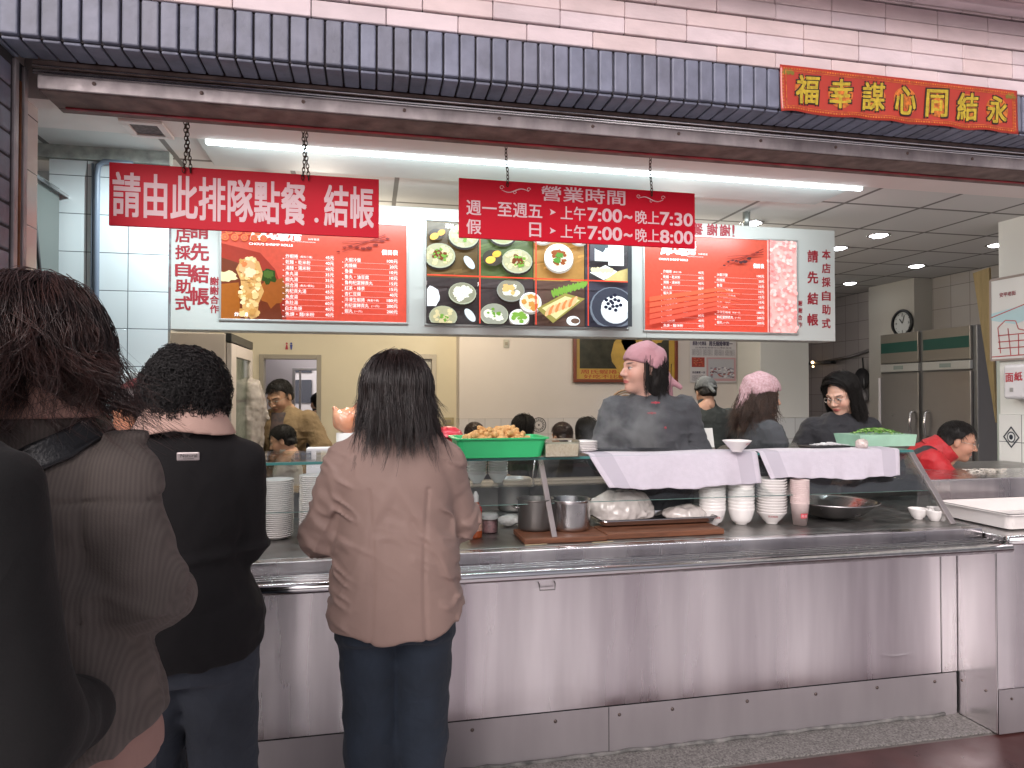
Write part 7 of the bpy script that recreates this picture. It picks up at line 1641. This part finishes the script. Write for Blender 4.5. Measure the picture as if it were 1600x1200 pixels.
def brcol(P):
    d = np.abs(d_loft(P, [(1.52, 0, -.025, .116, .10), (1.565, 0, -.03, .092, .086), (1.61, 0, -.035, .084, .080)])) - .008; return np.maximum(d, np.maximum(1.525 - P[:, 2], P[:, 2] - 1.605))
s.cloth('ribbed_collar', brcol, (-.16, -.17, 1.50), (.16, .12, 1.63), .006, cloth_mat('rose_rib', (.40, .23, .19), .85, .2, 10, stripes=80))
rng = np.random.default_rng(33); G = []
for i in range(330):
    th = rng.uniform(0, 6.28) if i % 3 else -math.pi / 2 + rng.uniform(-1.6, 1.6)
    if math.sin(th) > .62: continue
    G.append(scalp_path(th, rng.uniform(.02, 1.0), np.array((.094, .104, .108)) * rng.uniform(.98, 1.10), (0, -.018, .028), rng.uniform(.03, .13), 20, rng.uniform(-.02, .05), 1.75 + rng.uniform(-.45, .5), rng.uniform(.97, 1.07), (rng.uniform(.014, .042), rng.uniform(20, 46), rng.uniform(0, 6.28))))
v1 = clumped(np.array(G), 26, .0060, .4, .00085, rng, .012, .25); G = []
for i in range(130):                                                    # flyaway locks and loops
    th = rng.uniform(-3.4, .3); G.append(scalp_path(th, rng.uniform(.02, 1.2), np.array((.104, .114, .116)), (0, -.018, .03), rng.uniform(.05, .16), 24, rng.uniform(.05, .15), 1.5 + rng.uniform(-.3, .5), rng.uniform(1.02, 1.14), (rng.uniform(.015, .035), rng.uniform(22, 50), rng.uniform(0, 6.28))))
v2 = clumped(np.array(G), 12, .0045, .5, .0007, rng, .012, .3)
exb = lambda P, d: smin(smin(d, d_ell(P, (0, -.02, .028), (.092, .098, .100)), .02), np.maximum(d_loft(P, [(-.155, 0, -.055, .062, .03), (-.09, 0, -.055, .086, .05), (.0, 0, -.03, .094, .072)]), P[:, 1] - .035), .03) - .008 * np.abs(vnoise(P * 26, 19))
s.glue('hair', [(s.hd(v1[0]), v1[1]), (s.hd(v2[0]), v2[1]), s.cap_hair(M_hairb, -.1, .04, 1.1, .007, .006, 30, -.2, extra=exb)], mat('red_brown_hair', (.034, .013, .010), .34, var=.6, vscale=22, spec=.7))
# her bag: strap over the shoulder, bag on the front hip
t = thing('shoulder_bag', 'black leather shoulder bag whose strap crosses the back of the brown jacket', 'bag', s.t.location); t.rotation_euler = s.t.rotation_euler
pts = np.array([(-.18, -.16, 1.33), (-.12, -.16, 1.375), (-.06, -.16, 1.385), (-.005, -.145, 1.418), (.045, -.12, 1.448), (.085, -.075, 1.478), (.105, -.005, 1.505), (.10, .05, 1.49), (.07, .11, 1.43), (.02, .15, 1.33), (-.06, .17, 1.2), (-.14, .17, 1.08), (-.2, .15, 1.0)])
pts = np.concatenate([pts[:-1] * (1 - q) + pts[1:] * q for q in (0, .5)], 1).reshape(-1, 3)
def onto(p, off):
    p = np.array(p, np.float32).reshape(-1, 3)
    for _ in range(14):
        d = brown(p); gr = np.stack([brown(p + e) - brown(p - e) for e in np.eye(3, dtype=np.float32) * .006], 1); gr /= np.maximum(np.linalg.norm(gr, axis=1, keepdims=True), 1e-6); p = p - gr * np.clip(d - off, -.02, .02)[:, None] * .7
    return p, gr
cp_, nr = onto(pts, .006); tg = np.gradient(cp_, axis=0); sd = np.cross(tg, nr); sd /= np.linalg.norm(sd, axis=1, keepdims=True); W = np.linspace(-.023, .023, 7)
top_ = np.stack([onto(cp_ + sd * w_, .009)[0] for w_ in W], 1); low_ = np.stack([onto(cp_ + sd * w_, .003)[0] for w_ in W], 1)
g = MB(); g.setc(smooth=True); n_ = len(cp_); ring = np.concatenate([top_, low_[:, ::-1]], 1).reshape(-1, 3); g.add([tuple(q) for q in ring], [(i * 14 + j, i * 14 + (j + 1) % 14, (i + 1) * 14 + (j + 1) % 14, (i + 1) * 14 + j) for i in range(n_ - 1) for j in range(14)])
g.build('strap', mat('black_leather', (.012, .012, .014), .30, var=.2, vscale=20, bump=.3, bscale=200), t)
g = MB(); g.bbox(-.36, .10, .72, -.10, .20, .98, .03); g.build('pouch', mat('black_leather'), t)

# ---- 4. person in the black coat at the very edge
P0 = atD(-292, 600, .82)
s = Person('person in a plain black wool coat cut off by the left picture edge', (P0.x, P0.y, -.10), -4, 1.76, arms=[((-.2136, -.009, 1.086), (-.184, .18, 1.01)), ((.2136, -.009, 1.086), (.184, .18, 1.01))], male=True)
s.body(.022); s.trousers(M_jean2, .018, seed=11); s.shoes(M_shoe); s.short_hair(M_hair, 4)
def bcoat(P):
    d = d_loft(P, [(.62, .0, 0, .27, .20), (.9, 0, 0, .25, .19), (1.15, 0, 0, .225, .165), (1.35, 0, 0, .215, .15), (1.47, 0, -.01, .19, .125), (1.545, 0, -.02, .12, .09), (1.60, 0, -.025, .085, .078)], 2.4)
    for sx in (-1, 1): d = smin(d, smin(d_caps(P, (sx * .178, -.01, 1.47), (sx * .232, -.01, 1.18), .084, .078), d_caps(P, (sx * .232, -.01, 1.18), (sx * .20, .20, 1.10), .076, .06), .04), .05)
    f = 1 - 2 * np.abs(vnoise(np.stack([P[:, 0] * 11, P[:, 1] * 8, P[:, 2] * 3.0], 1), 51)); return d + .010 * f + .003 * vnoise(P * 22, 8)
s.cloth('coat', bcoat, (-.42, -.28, .58), (.42, .36, 1.64), .009, M_coat)

# ---- 5. man with the grey and red cap in the queue
s = Person('man wearing a grey cap with red top beyond the curly black hair', place(226, 566, 2.28, 1.66), 68, 1.66, head_pitch=8, arms=[((-.20, .05, 1.08), (-.10, .25, 1.05)), ((.2, .05, 1.08), (.1, .25, 1.05))], male=True, skin=(.50, .22, .13))
s.t.location.z = -.10; s.body(.02); s.top(M_blackjk, .012, hem=.85); s.trousers(M_jean2, .02); s.shoes(M_shoe); s.short_hair(seed=6)
def capf(P): return smin(smax(d_ell(P, (0, -.016, .036), (.088, .106, .098)), -(P[:, 2] - .035 + .06 * (P[:, 1])), .008), d_ell(P, (0, .115, .038), (.062, .055, .012)), .012)
v, F = snets(capf, (-.13, -.15, -.03), (.13, .19, .16), .0055); v = relax(v, F, 1)
cc = np.tile(np.array((.20, .17, .17)), (len(v), 1)); cc[(v[:, 2] > .095) & (v[:, 1] < .05)] = (.26, .07, .07); cc[(v[:, 2] < .05)] = (.03, .03, .035); raw_mesh('cap', s.hd(v), F, mat('cap_cloth', (1, 1, 1), .85, attr=True, var=.3, vscale=80), s.t, cc)

# ---- 6. cook with the pink scarf facing us, head turned to the left of the picture
s = Person('woman cook in a charcoal tunic and pink headscarf, looking to the left', place(1016, 578, 3.36, 1.66), 172, 1.66, head_yaw=-78, head_pitch=-2, arms=[((-.235, .0, 1.06), (-.05, .20, 1.06)), ((.24, .0, 1.06), (.06, .21, 1.04))], skin=(.56, .32, .25))
s.hc = s.hc + np.array((.05, .02, 0)); s.body(.014, hands=[(0, 20), (1, -20)], curl=(.7, .7)); s.top(M_darkshirt, .009, ex=.034, hem=.72, cut=(.45, .45), name='tunic', rs=(.078, .066, .055), fold=.007)
s.trousers(M_blackjk, .02); s.shoes(M_shoe)
s.long_hair(M_hair, n=80, per=14, drop=.13, flare=.01, seed=3, gap=1.25, p0=1.25, infl=1.0, part=False)
s.scarf(M_pscarf, [((0, -.10, .03), (.0, -.14, -.05), .034, .030), ((0, -.14, -.05), (.02, -.175, -.135), .030, .016), ((0, -.13, -.03), (-.03, -.20, -.08), .02, .012)], tilt=.62, infl=1.19)
g = MB()
for (x, z) in ((.012, 1.36), (.030, 1.31), (-.035, 1.24)):             # red knot buttons
    g.bbox(x - .022, .128, z - .004, x + .022, .136, z + .004, .003); g.ball((x, .136, z), .007, 8)
g.build('knot_buttons', mat('knot_red', (.40, .03, .05), .5), s.t)
# ---- 7. server with curly brown hair and printed kerchief
s = Person('woman server with long curly brown hair and a printed pink kerchief', place(1190, 620, 3.95, 1.58), -98, 1.58, head_pitch=8, head_yaw=-4, arms=[((-.22, .05, 1.05), (-.12, .28, 1.0)), ((.23, .06, 1.06), (.16, .30, 1.0))])
s.body(.014, hands=[(0, 0), (1, 0)]); s.top(M_darkshirt, .010, hem=.75, name='tunic', seed=4); s.trousers(M_blackjk, .02); s.shoes(M_shoe)
s.long_hair(M_hairl, n=150, per=10, drop=.23, flare=.055, wave=(.020, 42, 0), seed=8, gap=.85, spread=.008, w=.0014, tipf=1.1, k=26, jit=.008, infl=1.0, p0=1.38, part=False)
s.scarf(M_pscarf2, [((0, -.07, .02), (0, -.135, -.085), .085, .024)], tilt=.42, infl=1.27, zoff=.0, name='kerchief')
# ---- 8. woman with glasses in black
s = Person('woman with glasses and long black hair in a black jacket, looking down to the left', place(1312, 617, 4.15, 1.60), 152, 1.60, head_yaw=-42, head_pitch=20, lean=6, arms=[((-.23, .02, 1.06), (-.08, .24, 1.06)), ((.27, .03, 1.08), (.21, .20, 1.13))], skin=(.60, .36, .27))
s.body(.014, hands=[(0, 10), (1, -60, (1.0, 1.15))]); s.top(M_blackjk, .010, hem=.80, seed=6, collar=.005); s.trousers(M_jean2, .02); s.shoes(M_shoe)
s.long_hair(M_hair, n=90, per=16, drop=.24, flare=.02, seed=12, gap=.95, infl=1.05, front=.062); s.glasses(M_metal)
# ---- 9. man in red
p = atD(1497, 682, 4.25)
s = Person('man in a red jacket with black shoulder bands bending over his work', (p.x - .26, p.y + .02, -.02), -126, 1.62, lean=50, head_pitch=16, male=True, raw=True, arms=[((-.21, .40, 1.0), (-.11, .60, 1.06)), ((.21, .40, 1.0), (.11, .60, 1.06))], skin=(.46, .24, .16))
off = np.array(s.t.matrix_basis.to_3x3()) @ s.hc; s.t.location = (p.x - off[0], p.y - off[1], p.z - off[2] - .03)
def redcol(v):
    Q = (v - s.pel) @ s.RL + s.pel; c = np.tile(np.array((.42, .010, .016)), (len(v), 1)); m = (np.abs(np.abs(Q[:, 0]) - .125) < .026) & (Q[:, 2] > 1.04); c[m] = (.02, .02, .024); c[(np.abs(Q[:, 2] - 1.10) < .03) & (np.abs(Q[:, 0]) < .12)] = (.02, .02, .024); return c
s.body(.014, hands=[(0, 20), (1, -20)]); s.top(mat('red_black_jacket', (1, 1, 1), .6, attr=True, bump=.5, bscale=60), .009, hem=.78, colfn=redcol, fold=.008, ex=.025, rs=(.07, .058, .046)); s.trousers(M_jean2, .02); s.shoes(M_shoe); s.short_hair(seed=9); s.glasses(M_metal)
def rc(P): Q = (P - s.pel) @ s.RL + s.pel; return np.maximum(np.abs(d_loft(Q, [(1.33 * s.k, 0, -.02, .10, .09), (1.41 * s.k, 0, -.01, .085, .082)])) - .012, np.maximum(1.33 * s.k - Q[:, 2], Q[:, 2] - 1.42 * s.k))
nk = s.neck; s.cloth('hood_collar', rc, nk - .2, nk + .2, .007, M_red)
g = MB(); g.setc(smooth=True)
for i in (0, 1):
    d = s.wr[i] - s.el[i]; d /= np.linalg.norm(d); g.tube([s.wr[i] - d * .07, s.wr[i] - d * .045, s.wr[i] + d * .005], [.044, .050, .040], 12)
g.build('blue_cuffs', mat('pale_blue_cuff', (.24, .33, .48), .8, bump=.6, bscale=60), s.t)
# ---- 10. worker in the back with the grey headscarf
s = Person('worker in a dark green shirt and grey headscarf near the newspaper page', place(1108, 612, 5.6, 1.60), -8, 1.60, lean=8, head_pitch=22, arms=[((-.25, .06, 1.06), (-.12, .26, 1.02)), ((.25, .06, 1.06), (.12, .26, 1.02))], male=True)
s.body(.018); s.top(M_olive, .013, hem=.78); s.trousers(M_blackjk, .022); s.shoes(M_shoe); s.short_hair(seed=5); s.scarf(M_gscarf, [((0, -.11, .01), (.02, -.14, -.05), .02, .014), ((0, -.11, .02), (.05, -.13, .0), .016, .008)], tilt=.4)
# ---- 11. man in the tan jacket and boy
s = Person('man with glasses in a tan field jacket looking down at the boy', place(448, 612, 5.25, 1.70), 166, 1.70, lean=12, head_yaw=-20, head_pitch=26, male=True, arms=[((-.30, .05, 1.09), (-.17, .20, .93)), ((.27, .06, 1.08), (.36, .22, .94))], skin=(.48, .28, .18))
s.hc = s.hc + np.array((0, .01, -.025)); s.body(.015, hands=[(0, 10), (1, -10)])
s.top(M_tan, .010, collar=.075, ex=.03, hem=.72, rs=(.074, .066, .054), fold=.008, seed=7); s.trousers(M_blackjk, .02); s.shoes(M_shoe); s.short_hair(seed=2); s.glasses(M_metal)
s.cloth('sweater', lambda P: (lambda Q: np.maximum(d_loft(Q, [(.98 * s.k, 0, .085, .07, .085), (1.2 * s.k, 0, .085, .065, .085), (1.36 * s.k, 0, .03, .062, .065)]), 0 * Q[:, 0] - 9))((P - s.pel) @ s.RL + s.pel), (-.2, -.1, .85), (.2, .48, 1.56), .010, mat('checked_sweater', (.05, .045, .05), .9, col2=(.12, .08, .07), vscale=30))
g = MB()
for (x, z) in ((-.125, 1.24), (-.115, 1.14)):
    q = s.L((x, .185, z)); g.bbox(q[0] - .045, q[1] - .02, q[2] - .02, q[0] + .04, q[1] + .006, q[2] + .02, .006)
g.build('pocket_flap', M_tan, s.t)
s = Person('boy in a pale grey shirt with his head bowed beside the man in tan', place(460, 687, 4.72, 1.24), 88, 1.24, head_pitch=20, lean=10, head_yaw=-6, arms=[((-.2, .08, 1.08), (-.1, .28, 1.06)), ((.2, .08, 1.08), (.1, .28, 1.06))], skin=(.52, .30, .20))
s.body(.014); s.top(M_grey, .009, hem=.85); s.trousers(M_jean, .018); s.shoes(M_shoe); s.short_hair(seed=14, front=.035)
# ---- 12. diners far back
for q, (px, py, D, hgt, yaw, lab, hairm, kind) in enumerate((
        (741, 674, 5.9, 1.58, 10, 'seated diner with dark hair, only the crown showing above the fried rolls', M_hairb, 'short'), (818, 663, 6.3, 1.62, -70, 'seated diner in dark clothes with long black hair facing right', M_hair, 'long'),
        (878, 674, 5.9, 1.60, 20, 'seated diner with short soft hair left of the round haired one', M_hairb, 'short'), (916, 671, 5.6, 1.60, 0, 'seated diner with round black bobbed hair just right of the radish tub', M_hair, 'long'))):
    p = atD(px, py + 8, D); s = Person(lab, (p.x, p.y, p.z - 1.485 * hgt / 1.62), yaw, hgt, seat=True, head_pitch=10, group='seated diners')
    s.body(.02); s.top((M_blackjk, M_blackjk, M_darkshirt, M_blackknit)[q], .015, hem=.86); s.trousers(M_jean2, .024)
    if kind == 'short': s.short_hair(hairm, q + 20)
    else: s.long_hair(hairm, n=60, per=10, drop=.10 if q == 3 else .16, flare=.0, seed=q, w=.0022)
    ch = thing('dining_chair', ('stool under the diner whose crown shows above the fried rolls', 'stool under the long haired diner facing right', 'stool under the short haired diner', 'stool under the diner with bobbed hair')[q], 'stool', (p.x, p.y, 0), 'dining stools')
    zz = p.z - 1.485 * hgt / 1.62 + .79 * hgt / 1.62
    g = MB(); g.setc(smooth=True); g.lathe([(.0005, zz - .03), (.15, zz - .03), (.16, zz - .02), (.16, zz), (.0005, zz)], n=20); g.build('seat', mat('stool_red', (.25, .03, .03), .5), ch)
    for a in range(4): g = MB(); g.tube([(.11 * math.cos(a * 1.571 + .78), .11 * math.sin(a * 1.571 + .78), zz - .03), (.14 * math.cos(a * 1.571 + .78), .14 * math.sin(a * 1.571 + .78), 0)], .012, 6); g.build('leg', M_dsteel, ch)
p = atD(497, 630, 7.75); s = Person('passer-by with black hair glimpsed at the edge of the rear doorway', (p.x, p.y, 0), 30, 1.5); s.t.location.z = p.z - 1.485 * 1.5 / 1.62
s.body(.022); s.top(M_blackjk, .018); s.trousers(M_jean2, .026); s.short_hair(seed=31)
# ------------------------------------------------------------------ steam rising in front of the cook
c = atD(1005, 690, 3.0)
g = MB(); g.box(c.x - .28, 2.90, TOP + .02, c.x + .26, 3.08, TOP + .34)
m = bpy.data.materials.new('steam'); m.use_nodes = True; t = m.node_tree; L = t.links
for n in list(t.nodes): t.nodes.remove(n)
pv = t.nodes.new('ShaderNodeVolumePrincipled'); pv.inputs['Color'].default_value = (.95, .95, .96, 1); o_ = t.nodes.new('ShaderNodeOutputMaterial')
tc = t.nodes.new('ShaderNodeTexCoord'); nz = t.nodes.new('ShaderNodeTexNoise'); nz.inputs['Scale'].default_value = 9; nz.inputs['Detail'].default_value = 3; L.new(tc.outputs['Object'], nz.inputs[0])
sg = t.nodes.new('ShaderNodeMapping'); sg.inputs['Location'].default_value = (-c.x, -2.99, -(TOP + .08)); L.new(tc.outputs['Object'], sg.inputs[0])
sc_ = t.nodes.new('ShaderNodeMapping'); sc_.inputs['Scale'].default_value = (3.9, 11.5, 4.2); L.new(sg.outputs[0], sc_.inputs[0])
gr = t.nodes.new('ShaderNodeTexGradient'); gr.gradient_type = 'SPHERICAL'; L.new(sc_.outputs[0], gr.inputs[0])
mr = t.nodes.new('ShaderNodeMapRange'); mr.inputs[1].default_value = .42; mr.inputs[2].default_value = .72; L.new(nz.outputs[0], mr.inputs[0])
mu = t.nodes.new('ShaderNodeMath'); mu.operation = 'MULTIPLY'; L.new(gr.outputs[1], mu.inputs[0]); L.new(mr.outputs[0], mu.inputs[1])
m2 = t.nodes.new('ShaderNodeMath'); m2.operation = 'MULTIPLY'; m2.inputs[1].default_value = 20; L.new(mu.outputs[0], m2.inputs[0]); L.new(m2.outputs[0], pv.inputs['Density']); L.new(pv.outputs[0], o_.inputs['Volume'])
tag(g.build('steam', m), 'faint steam drifting in front of the cook in the pink scarf', 'steam', kind='stuff')
S.cycles.volume_step_rate = 1.0; S.cycles.volume_max_steps = 64
